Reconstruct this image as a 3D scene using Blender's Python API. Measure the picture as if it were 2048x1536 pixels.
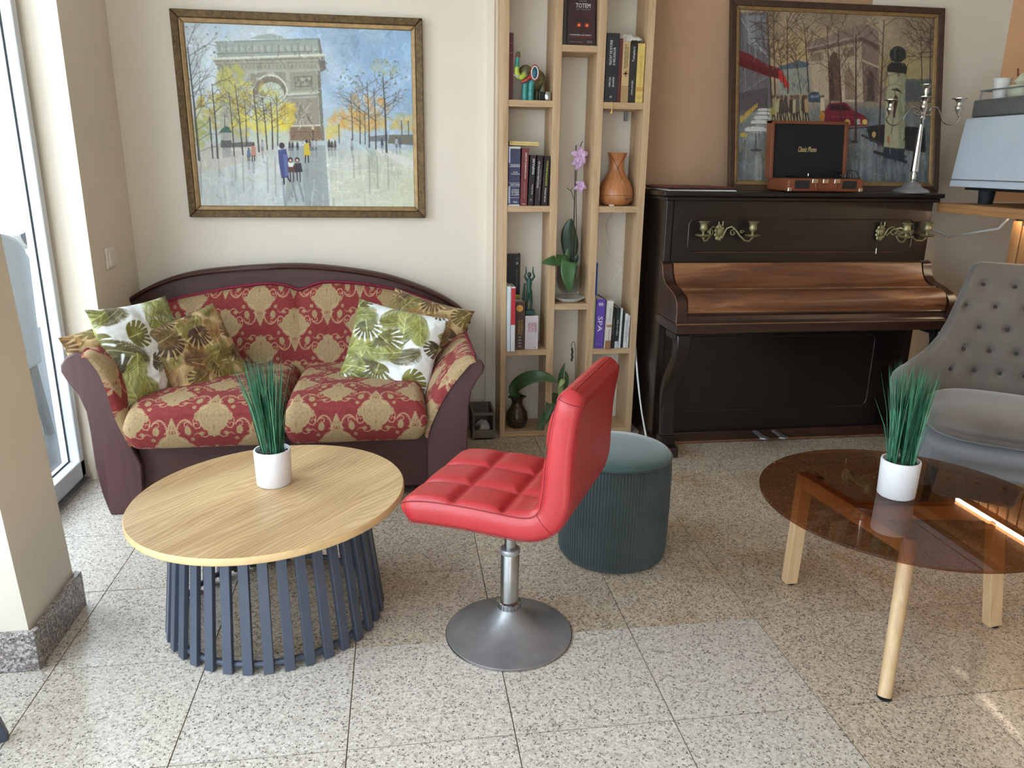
import bpy, bmesh, math, random
import numpy as np
from mathutils import Vector, Matrix

for o in list(bpy.data.objects):
    bpy.data.objects.remove(o)
sc = bpy.context.scene
col = sc.collection

# ------------------------------------------------------------------ camera
cam_d = bpy.data.cameras.new('camera')
cam_d.sensor_width = 36.0
cam_d.lens = 1546.457 / 2048 * 36.0
cam_d.clip_start = 0.05
cam_d.clip_end = 200
cam = bpy.data.objects.new('camera', cam_d)
col.objects.link(cam)
RR = [[0.989822, -0.141653, 0.013651], [-0.026286, -0.276261, -0.960723], [0.139861, 0.950586, -0.277172]]
cm = Matrix.Identity(4)
for i in range(3):
    cm[i][0] = RR[0][i]
    cm[i][1] = -RR[1][i]
    cm[i][2] = -RR[2][i]
cm[2][3] = 1.3341
cam.matrix_world = cm
sc.camera = cam

# ------------------------------------------------------------------ world, sun, exposure
sc.view_settings.view_transform = 'Standard'
sc.view_settings.look = 'None'
sc.view_settings.gamma = 1.0
sc.view_settings.use_curve_mapping = False
sc.view_settings.exposure = 0.74
SKY = 4.5
SUN = 2.4
world = bpy.data.worlds.new('sky')
sc.world = world
world.use_nodes = True
wn = world.node_tree
bg = wn.nodes['Background']
# bright hazy daylight, the same all over the sky
bg.inputs['Color'].default_value = (0.83, 0.93, 1.07, 1)
bg.inputs['Strength'].default_value = SKY
sun_d = bpy.data.lights.new('sun', 'SUN')
sun_d.energy = SUN
sun_d.angle = math.radians(0.25)
sun_d.color = (1.0, 0.96, 0.90)
sun = bpy.data.objects.new('sun', sun_d)
col.objects.link(sun)
sun_dir = Vector((0.12, 1.0, -0.62)).normalized()
sun.rotation_euler = sun_dir.to_track_quat('-Z', 'Y').to_euler()


def portal(name, loc, rot, sx, sy):
    d = bpy.data.lights.new(name, 'AREA')
    d.shape = 'RECTANGLE'
    d.size = sx
    d.size_y = sy
    d.cycles.is_portal = True
    o = bpy.data.objects.new(name, d)
    o.location = loc
    o.rotation_euler = rot
    col.objects.link(o)


# portals only guide the sky sampling through the openings; they give off no light of their own
portal('portal_window', (-1.45, 2.78, 1.35), (0, -math.pi / 2, 0), 2.6, 1.0)
portal('portal_added_window', (-0.45, -2.95, 1.4), (math.pi / 2, 0, 0), 1.7, 2.2)
portal('portal_shop_window', (-1.45, 0.4, 1.35), (0, -math.pi / 2, 0), 2.6, 3.1)

# ------------------------------------------------------------------ helpers
rnd = random.Random(7)


def lin(r, g, b, a=1.0):
    def f(c):
        c = c / 255.0
        return c / 12.92 if c <= 0.04045 else ((c + 0.055) / 1.055) ** 2.4
    return (f(r), f(g), f(b), a)


def wloc(o):
    v = Vector((0, 0, 0))
    while o is not None:
        v += o.location
        o = o.parent
    return v


def tag(o, label=None, cat=None, group=None, kind=None):
    if label:
        o['label'] = label
    if cat:
        o['category'] = cat
    if group:
        o['group'] = group
    if kind:
        o['kind'] = kind
    return o


def thing(name, loc, label, cat, group=None, rz=0.0):
    o = bpy.data.objects.new(name, None)
    o.empty_display_size = 0.05
    o.location = loc
    o.rotation_euler = (0, 0, rz)
    col.objects.link(o)
    return tag(o, label, cat, group)


def V(*a):
    return Vector(a)


class MB:
    def __init__(s):
        s.v = []
        s.f = []

    def add(s, vs, fs):
        n = len(s.v)
        s.v += [tuple(p) for p in vs]
        s.f += [tuple(i + n for i in f) for f in fs]
        return s

    def bx(s, x0, x1, y0, y1, z0, z1, M=None):
        vs = [Vector(p) for p in ((x0, y0, z0), (x1, y0, z0), (x1, y1, z0), (x0, y1, z0), (x0, y0, z1), (x1, y0, z1), (x1, y1, z1), (x0, y1, z1))]
        if M is not None:
            vs = [M @ p for p in vs]
        return s.add(vs, [(3, 2, 1, 0), (4, 5, 6, 7), (0, 1, 5, 4), (1, 2, 6, 5), (2, 3, 7, 6), (3, 0, 4, 7)])

    def prism(s, pts, a0, a1, plane='xz', M=None):
        """pts: outline in a plane, swept along the remaining axis from a0 to a1"""
        n = len(pts)
        vs = []
        for a in (a0, a1):
            for p, q in pts:
                vs.append({'xz': (p, a, q), 'yz': (a, p, q), 'xy': (p, q, a)}[plane])
        vs = [Vector(v) for v in vs]
        if M is not None:
            vs = [M @ v for v in vs]
        fs = [tuple(range(n)), tuple(range(2 * n - 1, n - 1, -1))]
        for i in range(n):
            j = (i + 1) % n
            fs.append((j, i, n + i, n + j))
        return s.add(vs, fs)

    def lathe(s, prof, c=(0, 0, 0), seg=32, M=None, caps=True):
        vs = []
        for r, z in prof:
            for k in range(seg):
                a = 2 * math.pi * k / seg
                vs.append(Vector((r * math.cos(a), r * math.sin(a), z)))
        if M is not None:
            vs = [M @ v for v in vs]
        vs = [v + Vector(c) for v in vs]
        fs = []
        m = len(prof)
        for i in range(m - 1):
            for k in range(seg):
                l = (k + 1) % seg
                fs.append((i * seg + k, i * seg + l, (i + 1) * seg + l, (i + 1) * seg + k))
        if caps:
            fs.append(tuple(range(seg - 1, -1, -1)))
            fs.append(tuple((m - 1) * seg + k for k in range(seg)))
        return s.add(vs, fs)

    def tube(s, path, r, seg=8, closed=False):
        P = [Vector(p) for p in path]
        n = len(P)
        rs = r if isinstance(r, (list, tuple)) else [r] * n
        vs = []
        up = None
        for i in range(n):
            if closed:
                t = P[(i + 1) % n] - P[i - 1]
            else:
                t = P[min(i + 1, n - 1)] - P[max(i - 1, 0)]
            t.normalize()
            if up is None:
                up = Vector((0, 0, 1)) if abs(t.z) < 0.9 else Vector((1, 0, 0))
            a = t.cross(up)
            if a.length < 1e-6:
                a = t.orthogonal()
            a.normalize()
            b = a.cross(t)
            up = b
            for k in range(seg):
                an = 2 * math.pi * k / seg
                vs.append(P[i] + a * (rs[i] * math.cos(an)) + b * (rs[i] * math.sin(an)))
        fs = []
        for i in range(n if closed else n - 1):
            j = (i + 1) % n
            for k in range(seg):
                l = (k + 1) % seg
                fs.append((i * seg + k, i * seg + l, j * seg + l, j * seg + k))
        if not closed:
            fs.append(tuple(range(seg - 1, -1, -1)))
            fs.append(tuple((n - 1) * seg + k for k in range(seg)))
        return s.add(vs, fs)

    def ell(s, c, r, nu=16, nv=10, M=None):
        vs = []
        for i in range(nv + 1):
            th = math.pi * i / nv
            for k in range(nu):
                a = 2 * math.pi * k / nu
                v = Vector((r[0] * math.sin(th) * math.cos(a), r[1] * math.sin(th) * math.sin(a), -r[2] * math.cos(th)))
                if M is not None:
                    v = M @ v
                vs.append(v + Vector(c))
        fs = []
        for i in range(nv):
            for k in range(nu):
                l = (k + 1) % nu
                fs.append((i * nu + k, i * nu + l, (i + 1) * nu + l, (i + 1) * nu + k))
        return s.add(vs, fs)

    def beam(s, a, b, w, h, up=(0, 0, 1)):
        """square-section bar from a to b, w across and h along up"""
        a = Vector(a)
        b = Vector(b)
        t = (b - a).normalized()
        sd = t.cross(Vector(up))
        if sd.length < 1e-5:
            sd = t.orthogonal()
        sd.normalize()
        u = sd.cross(t)
        vs = []
        for p in (a, b):
            for i, j in ((-1, -1), (1, -1), (1, 1), (-1, 1)):
                vs.append(p + sd * (i * w / 2) + u * (j * h / 2))
        return s.add(vs, [(3, 2, 1, 0), (4, 5, 6, 7), (0, 1, 5, 4), (1, 2, 6, 5), (2, 3, 7, 6), (3, 0, 4, 7)])

    def build(s, name, mat, parent=None, smooth=None, bevel=0.0, local=False, label=None, fix=True):
        me = bpy.data.meshes.new(name)
        off = Vector((0, 0, 0)) if (parent is None or local) else wloc(parent)
        me.from_pydata([(v[0] - off[0], v[1] - off[1], v[2] - off[2]) for v in s.v], [], s.f)
        if fix:
            bm = bmesh.new()
            bm.from_mesh(me)
            bmesh.ops.recalc_face_normals(bm, faces=bm.faces)
            bm.to_mesh(me)
            bm.free()
        me.materials.append(mat)
        if smooth is not None:
            me.shade_smooth()
            me.set_sharp_from_angle(angle=math.radians(smooth))
        o = bpy.data.objects.new(name, me)
        col.objects.link(o)
        if parent is not None:
            o.parent = parent
        if bevel:
            m = o.modifiers.new('bevel', 'BEVEL')
            m.width = bevel
            m.segments = 2
            m.limit_method = 'ANGLE'
            m.angle_limit = math.radians(40)
        if label:
            o['label'] = label
        return o


def grid_obj(name, P, mat, parent=None, cols=None, wrap_u=False, wrap_v=False, local=False, smooth=True):
    """P: (nu, nv, 3) array of points; cols: (nu, nv, 3) linear colours"""
    nu, nv = P.shape[:2]
    off = np.zeros(3) if (parent is None or local) else np.array(wloc(parent))
    co = (P.reshape(-1, 3) - off).astype(np.float32)
    ui = np.arange(nu if wrap_u else nu - 1)
    vi = np.arange(nv if wrap_v else nv - 1)
    U, W = np.meshgrid(ui, vi, indexing='ij')
    U1 = (U + 1) % nu
    W1 = (W + 1) % nv
    q = np.stack([U * nv + W, U1 * nv + W, U1 * nv + W1, U * nv + W1], -1).reshape(-1, 4).astype(np.int32)
    me = bpy.data.meshes.new(name)
    me.vertices.add(len(co))
    me.vertices.foreach_set('co', co.ravel())
    me.loops.add(len(q) * 4)
    me.loops.foreach_set('vertex_index', q.ravel())
    me.polygons.add(len(q))
    me.polygons.foreach_set('loop_start', np.arange(0, len(q) * 4, 4, dtype=np.int32))
    me.polygons.foreach_set('loop_total', np.full(len(q), 4, dtype=np.int32))
    me.update(calc_edges=True)
    me.validate()
    if cols is not None:
        at = me.color_attributes.new('print', 'FLOAT_COLOR', 'POINT')
        c4 = np.ones((len(co), 4), np.float32)
        c4[:, :3] = cols.reshape(-1, 3)
        at.data.foreach_set('color', c4.ravel())
    me.materials.append(mat)
    if smooth:
        me.shade_smooth()
    o = bpy.data.objects.new(name, me)
    col.objects.link(o)
    if parent is not None:
        o.parent = parent
    return o


def lettering(body, o, xd, yd, size, mat, parent, fit=None, align='CENTER', name='lettering', shear=0.0):
    """flat print: text centred at o, reading along xd, letter tops towards yd"""
    cu = bpy.data.curves.new('txt', 'FONT')
    cu.body = body
    cu.size = 1.0
    cu.shear = shear
    cu.align_x = align
    cu.align_y = 'CENTER'
    cu.resolution_u = 2
    t = bpy.data.objects.new('txt', cu)
    col.objects.link(t)
    dg = bpy.context.evaluated_depsgraph_get()
    me = bpy.data.meshes.new_from_object(t.evaluated_get(dg))
    bpy.data.objects.remove(t)
    bpy.data.curves.remove(cu)
    if not me.vertices:
        return None
    xs = [v.co.x for v in me.vertices]
    ys = [v.co.y for v in me.vertices]
    sy = size / max(1e-6, max(ys) - min(ys))
    sx = sy if fit is None else fit / max(1e-6, max(xs) - min(xs))
    cx = (max(xs) + min(xs)) / 2
    cy = (max(ys) + min(ys)) / 2
    xd = Vector(xd).normalized()
    yd = Vector(yd).normalized()
    off = wloc(parent)
    for v in me.vertices:
        v.co = Vector(o) - off + xd * ((v.co.x - cx) * sx) + yd * ((v.co.y - cy) * sy)
    me.name = name
    me.materials.clear()
    me.materials.append(mat)
    ob = bpy.data.objects.new(name, me)
    col.objects.link(ob)
    ob.parent = parent
    return ob


# ------------------------------------------------------------------ materials
def newmat(name):
    m = bpy.data.materials.new(name)
    m.use_nodes = True
    nt = m.node_tree
    return m, nt, nt.nodes['Principled BSDF']


def tex(nt, kind, **kw):
    n = nt.nodes.new(kind)
    for k, v in kw.items():
        if k in n.inputs:
            n.inputs[k].default_value = v
        else:
            setattr(n, k, v)
    return n


def coords(nt, scale=(1, 1, 1), rot=(0, 0, 0), which='Object'):
    tc = nt.nodes.new('ShaderNodeTexCoord')
    mp = nt.nodes.new('ShaderNodeMapping')
    mp.inputs['Scale'].default_value = scale
    mp.inputs['Rotation'].default_value = rot
    nt.links.new(tc.outputs[which], mp.inputs['Vector'])
    return mp.outputs['Vector']


def ramp(nt, fac, stops):
    r = nt.nodes.new('ShaderNodeValToRGB')
    e = r.color_ramp.elements
    while len(e) < len(stops):
        e.new(0.5)
    for el, (p, c) in zip(e, stops):
        el.position = p
        el.color = c
    nt.links.new(fac, r.inputs['Fac'])
    return r.outputs['Color']


def mixc(nt, fac, a, b, mode='MIX'):
    n = nt.nodes.new('ShaderNodeMix')
    n.data_type = 'RGBA'
    n.blend_type = mode
    for sock, val in ((n.inputs[0], fac), (n.inputs[6], a), (n.inputs[7], b)):
        if isinstance(val, (int, float, tuple)):
            sock.default_value = val
        else:
            nt.links.new(val, sock)
    return n.outputs[2]


def bump(nt, bs, h, strength=0.2, dist=0.01):
    b = nt.nodes.new('ShaderNodeBump')
    b.inputs['Strength'].default_value = strength
    b.inputs['Distance'].default_value = dist
    nt.links.new(h, b.inputs['Height'])
    nt.links.new(b.outputs['Normal'], bs.inputs['Normal'])


def plain(name, c, rough=0.5, metal=0.0, var=0.12, scale=12.0, bmp=0.0, bscale=150.0, sheen=0.0, spec=0.5, coat=0.0):
    m, nt, bs = newmat(name)
    c = lin(*c)
    vec = coords(nt)
    n = tex(nt, 'ShaderNodeTexNoise', Scale=scale, Detail=4.0)
    nt.links.new(vec, n.inputs['Vector'])
    lo = tuple(x * (1 - var) for x in c[:3]) + (1,)
    hi = tuple(min(1, x * (1 + var)) for x in c[:3]) + (1,)
    nt.links.new(ramp(nt, n.outputs['Fac'], [(0.3, lo), (0.7, hi)]), bs.inputs['Base Color'])
    bs.inputs['Roughness'].default_value = rough
    bs.inputs['Metallic'].default_value = metal
    bs.inputs['Specular IOR Level'].default_value = spec
    if coat:
        bs.inputs['Coat Weight'].default_value = coat
        bs.inputs['Coat Roughness'].default_value = 0.15
    if sheen:
        bs.inputs['Sheen Weight'].default_value = sheen
        bs.inputs['Sheen Roughness'].default_value = 0.4
    if bmp:
        n2 = tex(nt, 'ShaderNodeTexNoise', Scale=bscale, Detail=3.0)
        nt.links.new(vec, n2.inputs['Vector'])
        bump(nt, bs, n2.outputs['Fac'], bmp, 0.004)
    return m


def wood(name, stops, along='x', scale=1.0, rough=0.45, rot=(0, 0, 0), stretch=14.0, dist=2.5, bmp=0.06, coat=0.0, worn=None, var=0.25):
    """fibres along one axis; stops: sRGB colours dark to light"""
    m, nt, bs = newmat(name)
    s = [stretch * scale] * 3
    s['xyz'.index(along)] = scale * 0.9
    vec = coords(nt, tuple(s), rot)
    n = tex(nt, 'ShaderNodeTexNoise', Scale=2.2, Detail=6.0, Roughness=0.62, Distortion=dist * 0.25)
    nt.links.new(vec, n.inputs['Vector'])
    s2 = [90 * scale] * 3
    s2['xyz'.index(along)] = 3 * scale
    vec2 = coords(nt, tuple(s2), rot)
    n2 = tex(nt, 'ShaderNodeTexNoise', Scale=4.0, Detail=3.0)
    nt.links.new(vec2, n2.inputs['Vector'])
    k = len(stops)
    c = ramp(nt, n.outputs['Fac'], [(0.28 + 0.44 * i / max(1, k - 1), lin(*st)) for i, st in enumerate(stops)])
    c = mixc(nt, var, c, ramp(nt, n2.outputs['Fac'], [(0.3, (0.25, 0.22, 0.2, 1)), (0.7, (1, 1, 1, 1))]), 'MULTIPLY')
    if worn:
        vec3 = coords(nt, (1.5, 5, 5) if along == 'x' else (5, 5, 1.5), rot)
        n3 = tex(nt, 'ShaderNodeTexNoise', Scale=worn[1], Detail=8.0, Roughness=0.7)
        nt.links.new(vec3, n3.inputs['Vector'])
        f = ramp(nt, n3.outputs['Fac'], [(worn[2], (0, 0, 0, 1)), (worn[2] + 0.07, (1, 1, 1, 1))])
        c = mixc(nt, f, c, lin(*worn[0]))
    nt.links.new(c, bs.inputs['Base Color'])
    bs.inputs['Roughness'].default_value = rough
    if coat:
        bs.inputs['Coat Weight'].default_value = coat
        bs.inputs['Coat Roughness'].default_value = 0.2
    if bmp:
        bump(nt, bs, n2.outputs['Fac'], bmp, 0.003)
    return m


def printed(name, rough=0.6, sheen=0.0, bmp=0.0, bscale=600.0, spec=0.4):
    """colour comes from the drawn 'print' attribute"""
    m, nt, bs = newmat(name)
    a = nt.nodes.new('ShaderNodeAttribute')
    a.attribute_name = 'print'
    nt.links.new(a.outputs['Color'], bs.inputs['Base Color'])
    bs.inputs['Roughness'].default_value = rough
    bs.inputs['Specular IOR Level'].default_value = spec
    if sheen:
        bs.inputs['Sheen Weight'].default_value = sheen
    if bmp:
        n = tex(nt, 'ShaderNodeTexNoise', Scale=bscale, Detail=2.0)
        nt.links.new(coords(nt), n.inputs['Vector'])
        bump(nt, bs, n.outputs['Fac'], bmp, 0.002)
    return m


def granite(name, base, specks, scale=1.0, rough=0.3, stain=None, tilevar=0.0):
    m, nt, bs = newmat(name)
    vec = coords(nt, which='Object')
    gm = nt.nodes.new('ShaderNodeNewGeometry')
    v1 = tex(nt, 'ShaderNodeTexVoronoi', Scale=170.0 * scale)
    nt.links.new(gm.outputs['Position'], v1.inputs['Vector'])
    sep = nt.nodes.new('ShaderNodeSeparateColor')
    nt.links.new(v1.outputs['Color'], sep.inputs['Color'])
    k = len(specks)
    cr = ramp(nt, sep.outputs[0], [(p, lin(*c)) for p, c in specks])
    cr.node.color_ramp.interpolation = 'CONSTANT'
    n1 = tex(nt, 'ShaderNodeTexNoise', Scale=260.0 * scale, Detail=3.0)
    nt.links.new(gm.outputs['Position'], n1.inputs['Vector'])
    f = ramp(nt, n1.outputs['Fac'], [(0.42, (0, 0, 0, 1)), (0.58, (1, 1, 1, 1))])
    c = mixc(nt, f, lin(*base), cr)
    if stain:
        n2 = tex(nt, 'ShaderNodeTexNoise', Scale=2.1, Detail=4.0, Roughness=0.6)
        nt.links.new(gm.outputs['Position'], n2.inputs['Vector'])
        f2 = ramp(nt, n2.outputs['Fac'], [(0.5, (0, 0, 0, 1)), (0.75, (0.75, 0.75, 0.75, 1))])
        c = mixc(nt, f2, c, lin(*stain), 'MULTIPLY')
    if tilevar:
        oi = nt.nodes.new('ShaderNodeObjectInfo')
        tv = ramp(nt, oi.outputs['Random'], [(0.0, (1 - tilevar, 1 - tilevar * 1.15, 1 - tilevar * 1.4, 1)), (0.5, (0.97, 0.96, 0.94, 1)), (1.0, (1, 1, 1, 1))])
        c = mixc(nt, 1.0, c, tv, 'MULTIPLY')
    nt.links.new(c, bs.inputs['Base Color'])
    bs.inputs['Roughness'].default_value = rough
    return m


def glass(name, c, rough=0.0, ior=1.45, thin=None):
    m, nt, bs = newmat(name)
    bs.inputs['Base Color'].default_value = c
    bs.inputs['Roughness'].default_value = rough
    bs.inputs['IOR'].default_value = ior
    bs.inputs['Transmission Weight'].default_value = 1.0
    return m


def pane_mat(name, tint=(1, 1, 1, 1), refl=1.0, ior=1.45):
    """thin sheet: clear transmission plus a mirror coat by Fresnel"""
    m, nt, bs = newmat(name)
    nt.nodes.remove(bs)
    out = nt.nodes['Material Output']
    tr = nt.nodes.new('ShaderNodeBsdfTransparent')
    tr.inputs['Color'].default_value = tint
    gl = nt.nodes.new('ShaderNodeBsdfGlossy')
    gl.inputs['Roughness'].default_value = 0.0
    lw = nt.nodes.new('ShaderNodeLayerWeight')
    lw.inputs['Blend'].default_value = 0.5
    pw = nt.nodes.new('ShaderNodeMath')
    pw.operation = 'POWER'
    pw.inputs[1].default_value = 5.0
    nt.links.new(lw.outputs['Facing'], pw.inputs[0])
    fr = nt.nodes.new('ShaderNodeMath')
    fr.operation = 'MULTIPLY_ADD'
    f0 = ((ior - 1) / (ior + 1)) ** 2
    fr.inputs[1].default_value = 1 - f0
    fr.inputs[2].default_value = f0
    nt.links.new(pw.outputs[0], fr.inputs[0])
    mx = nt.nodes.new('ShaderNodeMixShader')
    nt.links.new(fr.outputs[0], mx.inputs[0])
    nt.links.new(tr.outputs[0], mx.inputs[1])
    nt.links.new(gl.outputs[0], mx.inputs[2])
    nt.links.new(mx.outputs[0], out.inputs['Surface'])
    return m


def emit(name, c, s):
    m, nt, bs = newmat(name)
    bs.inputs['Base Color'].default_value = c
    bs.inputs['Emission Color'].default_value = c
    bs.inputs['Emission Strength'].default_value = s
    return m


M = {}
M['wall'] = plain('cream_paint', (232, 221, 205), 0.85, var=0.025, scale=3, bmp=0.08, bscale=220)
M['wall_peach'] = plain('peach_paint', (236, 186, 142), 0.85, var=0.03, scale=3, bmp=0.08, bscale=220)
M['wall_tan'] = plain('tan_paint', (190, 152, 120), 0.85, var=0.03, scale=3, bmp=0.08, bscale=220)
M['ceiling'] = plain('ceiling_paint', (235, 230, 222), 0.9, var=0.02)
M['white_paint'] = plain('white_paint', (236, 234, 230), 0.6, var=0.03)
M['pvc'] = plain('white_pvc', (206, 210, 216), 0.35, var=0.03)
M['rubber'] = plain('black_rubber', (22, 24, 27), 0.7)
M['floor_tile'] = granite('floor_granite', (200, 185, 168), [(0.0, (64, 54, 46)), (0.10, (112, 98, 84)), (0.26, (180, 164, 146)), (0.52, (212, 198, 180)), (0.80, (166, 147, 126)), (0.92, (226, 214, 200))], 1.0, 0.26, stain=(222, 190, 146), tilevar=0.12)
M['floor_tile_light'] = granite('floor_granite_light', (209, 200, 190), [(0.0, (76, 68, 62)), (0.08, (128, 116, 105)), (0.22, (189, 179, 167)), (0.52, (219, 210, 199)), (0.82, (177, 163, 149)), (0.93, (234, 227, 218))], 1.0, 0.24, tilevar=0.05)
M['grout'] = plain('tile_grout', (122, 104, 84), 0.9)
M['skirt'] = granite('skirting_granite', (150, 140, 138), [(0.0, (70, 60, 62)), (0.3, (120, 108, 108)), (0.6, (205, 200, 198))], 0.9, 0.35)
M['pave'] = granite('paving_granite', (220, 216, 208), [(0.0, (150, 146, 142)), (0.3, (205, 202, 196)), (0.7, (235, 232, 226))], 0.3, 0.8)
M['facade'] = plain('white_facade', (232, 230, 226), 0.9, var=0.04, scale=1)
M['shelf_oak'] = wood('light_oak_laminate', [(178, 142, 106), (200, 166, 128), (212, 180, 142)], 'z', 1.2, 0.5, bmp=0.03, var=0.15)
M['shelf_oak_x'] = wood('light_oak_laminate_cross', [(178, 142, 106), (200, 166, 128), (212, 180, 142)], 'x', 1.2, 0.5, bmp=0.03, var=0.15)

# ------------------------------------------------------------------ drawing of flat prints (paintings, woven and printed cloth)
def lin_arr(a):
    a = np.clip(a, 0, 255) / 255.0
    return np.where(a <= 0.04045, a / 12.92, ((a + 0.055) / 1.055) ** 2.4)


def vnoise(h, w, cells, seed, octs=3):
    g = np.random.default_rng(seed)
    out = np.zeros((h, w))
    amp = 1.0
    tot = 0
    for o in range(octs):
        c = cells * 2 ** o
        ch = max(2, int(c * h / w) + 2)
        cw = c + 2
        L = g.random((ch + 1, cw + 1))
        y = np.linspace(0, ch - 1.001, h)
        x = np.linspace(0, cw - 1.001, w)
        yi = y.astype(int)
        xi = x.astype(int)
        fy = (y - yi)[:, None]
        fx = (x - xi)[None, :]
        fy = fy * fy * (3 - 2 * fy)
        fx = fx * fx * (3 - 2 * fx)
        A = L[yi][:, xi]
        B = L[yi][:, xi + 1]
        C_ = L[yi + 1][:, xi]
        D = L[yi + 1][:, xi + 1]
        out += amp * ((A * (1 - fx) + B * fx) * (1 - fy) + (C_ * (1 - fx) + D * fx) * fy)
        tot += amp
        amp *= 0.5
    return out / tot


def homog(src, dst):
    A = []
    b = []
    for (x, y), (u, v) in zip(src, dst):
        A += [[x, y, 1, 0, 0, 0, -u * x, -u * y], [0, 0, 0, x, y, 1, -v * x, -v * y]]
        b += [u, v]
    h = np.linalg.solve(np.array(A, float), np.array(b, float))
    return np.append(h, 1).reshape(3, 3)


class Canvas:
    def __init__(s, w, h, bg, quad=None, unit=None, wrap=False):
        s.w, s.h = w, h
        s.a = np.ones((h, w, 3)) * np.array(bg, float)
        s.H = homog(quad, [(0, 0), (w, 0), (w, h), (0, h)]) if quad else None
        s.k = unit if unit else 1.0
        s.wrap = wrap

    def T(s, pts):
        p = np.asarray(pts, float).reshape(-1, 2)
        if s.H is None:
            return p * s.k
        q = np.c_[p, np.ones(len(p))] @ s.H.T
        return q[:, :2] / q[:, 2:]

    def scale(s):
        if s.H is None:
            return s.k
        a = s.T([(800, 700), (900, 700)])
        return np.hypot(*(a[1] - a[0])) / 100

    def _blend(s, x0, x1, y0, y1, fn, c, al):
        c = np.array(c, float)
        shifts = [(0, 0)]
        if s.wrap:
            shifts = [(i * s.w, j * s.h) for i in (-1, 0, 1) for j in (-1, 0, 1)]
        for dx, dy in shifts:
            X0 = int(max(0, math.floor(x0 + dx)))
            X1 = int(min(s.w, math.ceil(x1 + dx) + 1))
            Y0 = int(max(0, math.floor(y0 + dy)))
            Y1 = int(min(s.h, math.ceil(y1 + dy) + 1))
            if X1 <= X0 or Y1 <= Y0:
                continue
            gx, gy = np.meshgrid(np.arange(X0, X1) + 0.5 - dx, np.arange(Y0, Y1) + 0.5 - dy)
            m = (fn(gx, gy) * al)[..., None]
            reg = s.a[Y0:Y1, X0:X1]
            s.a[Y0:Y1, X0:X1] = reg * (1 - m) + c * m

    def line(s, pts, w, c, al=1.0, w1=None):
        P = s.T(pts)
        sc_ = s.scale()
        n = len(P) - 1
        w1 = w if w1 is None else w1
        for i in range(n):
            a, b = P[i], P[i + 1]
            ra = (w + (w1 - w) * i / n) * sc_ / 2
            rb = (w + (w1 - w) * (i + 1) / n) * sc_ / 2
            R_ = max(ra, rb) + 1

            def fn(gx, gy, a=a, b=b, ra=ra, rb=rb):
                d = b - a
                L2 = max(1e-9, d @ d)
                t = np.clip(((gx - a[0]) * d[0] + (gy - a[1]) * d[1]) / L2, 0, 1)
                dist = np.hypot(gx - a[0] - t * d[0], gy - a[1] - t * d[1])
                r = ra + (rb - ra) * t
                return np.clip(r - dist + 0.5, 0, np.minimum(1, 2 * r + 0.15))
            s._blend(min(a[0], b[0]) - R_, max(a[0], b[0]) + R_, min(a[1], b[1]) - R_, max(a[1], b[1]) + R_, fn, c, al)

    def poly(s, pts, c, al=1.0):
        P = s.T(pts)

        def fn(gx, gy):
            acc = np.zeros(gx.shape)
            for ox, oy in ((-.25, -.25), (.25, -.25), (-.25, .25), (.25, .25)):
                X = gx + ox
                Y = gy + oy
                ins = np.zeros(gx.shape, bool)
                j = len(P) - 1
                for i in range(len(P)):
                    xi, yi = P[i]
                    xj, yj = P[j]
                    if yi != yj:
                        ins ^= ((yi > Y) != (yj > Y)) & (X < (xj - xi) * (Y - yi) / (yj - yi) + xi)
                    j = i
                acc += ins
            return acc / 4
        s._blend(P[:, 0].min() - 1, P[:, 0].max() + 1, P[:, 1].min() - 1, P[:, 1].max() + 1, fn, c, al)

    def ell(s, c0, rx, ry, c, al=1.0, rot=0.0, soft=0.0):
        p = s.T([c0])[0]
        k = s.scale()
        rx *= k
        ry *= k
        R_ = max(rx, ry) * (1 + soft) + 1
        ca, sa = math.cos(rot), math.sin(rot)

        def fn(gx, gy):
            X = (gx - p[0]) * ca + (gy - p[1]) * sa
            Y = -(gx - p[0]) * sa + (gy - p[1]) * ca
            d = np.sqrt((X / rx) ** 2 + (Y / ry) ** 2)
            if soft:
                return np.clip((1 + soft - d) / (2 * soft), 0, 1)
            return np.clip((1 - d) * min(rx, ry) + 0.5, 0, 1)
        s._blend(p[0] - R_, p[0] + R_, p[1] - R_, p[1] + R_, fn, c, al)

    def strokes(s, n, L, w, jit, seed, al=0.55, ang=None):
        """brush marks that pick up the colour beneath them and smear it a little"""
        g = random.Random(seed)
        H, k, s.H, s.k = s.H, s.k, None, 1.0
        for i in range(n):
            x, y = g.uniform(0, s.w), g.uniform(0, s.h)
            c = s.a[min(s.h - 1, int(y)), min(s.w - 1, int(x))].copy()
            c = c + g.gauss(0, jit) + np.array((g.gauss(0, jit * .5), g.gauss(0, jit * .4), g.gauss(0, jit * .5)))
            a = g.uniform(0, math.pi) if ang is None else g.gauss(ang, 0.35)
            l = L * g.uniform(0.4, 1.2)
            s.line([(x, y), (x + math.cos(a) * l, y + math.sin(a) * l)], w * g.uniform(0.6, 1.3), c, al)
        s.H, s.k = H, k

    def sample(s, U, W):
        """bilinear; U right 0..1, W down 0..1, wrapping"""
        x = (U % 1.0) * s.w - 0.5
        y = (W % 1.0) * s.h - 0.5
        xi = np.floor(x).astype(int)
        yi = np.floor(y).astype(int)
        fx = (x - xi)[..., None]
        fy = (y - yi)[..., None]
        g = lambda a, b: s.a[b % s.h, a % s.w]
        r = (g(xi, yi) * (1 - fx) + g(xi + 1, yi) * fx) * (1 - fy) + (g(xi, yi + 1) * (1 - fx) + g(xi + 1, yi + 1) * fx) * fy
        return lin_arr(r)


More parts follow.
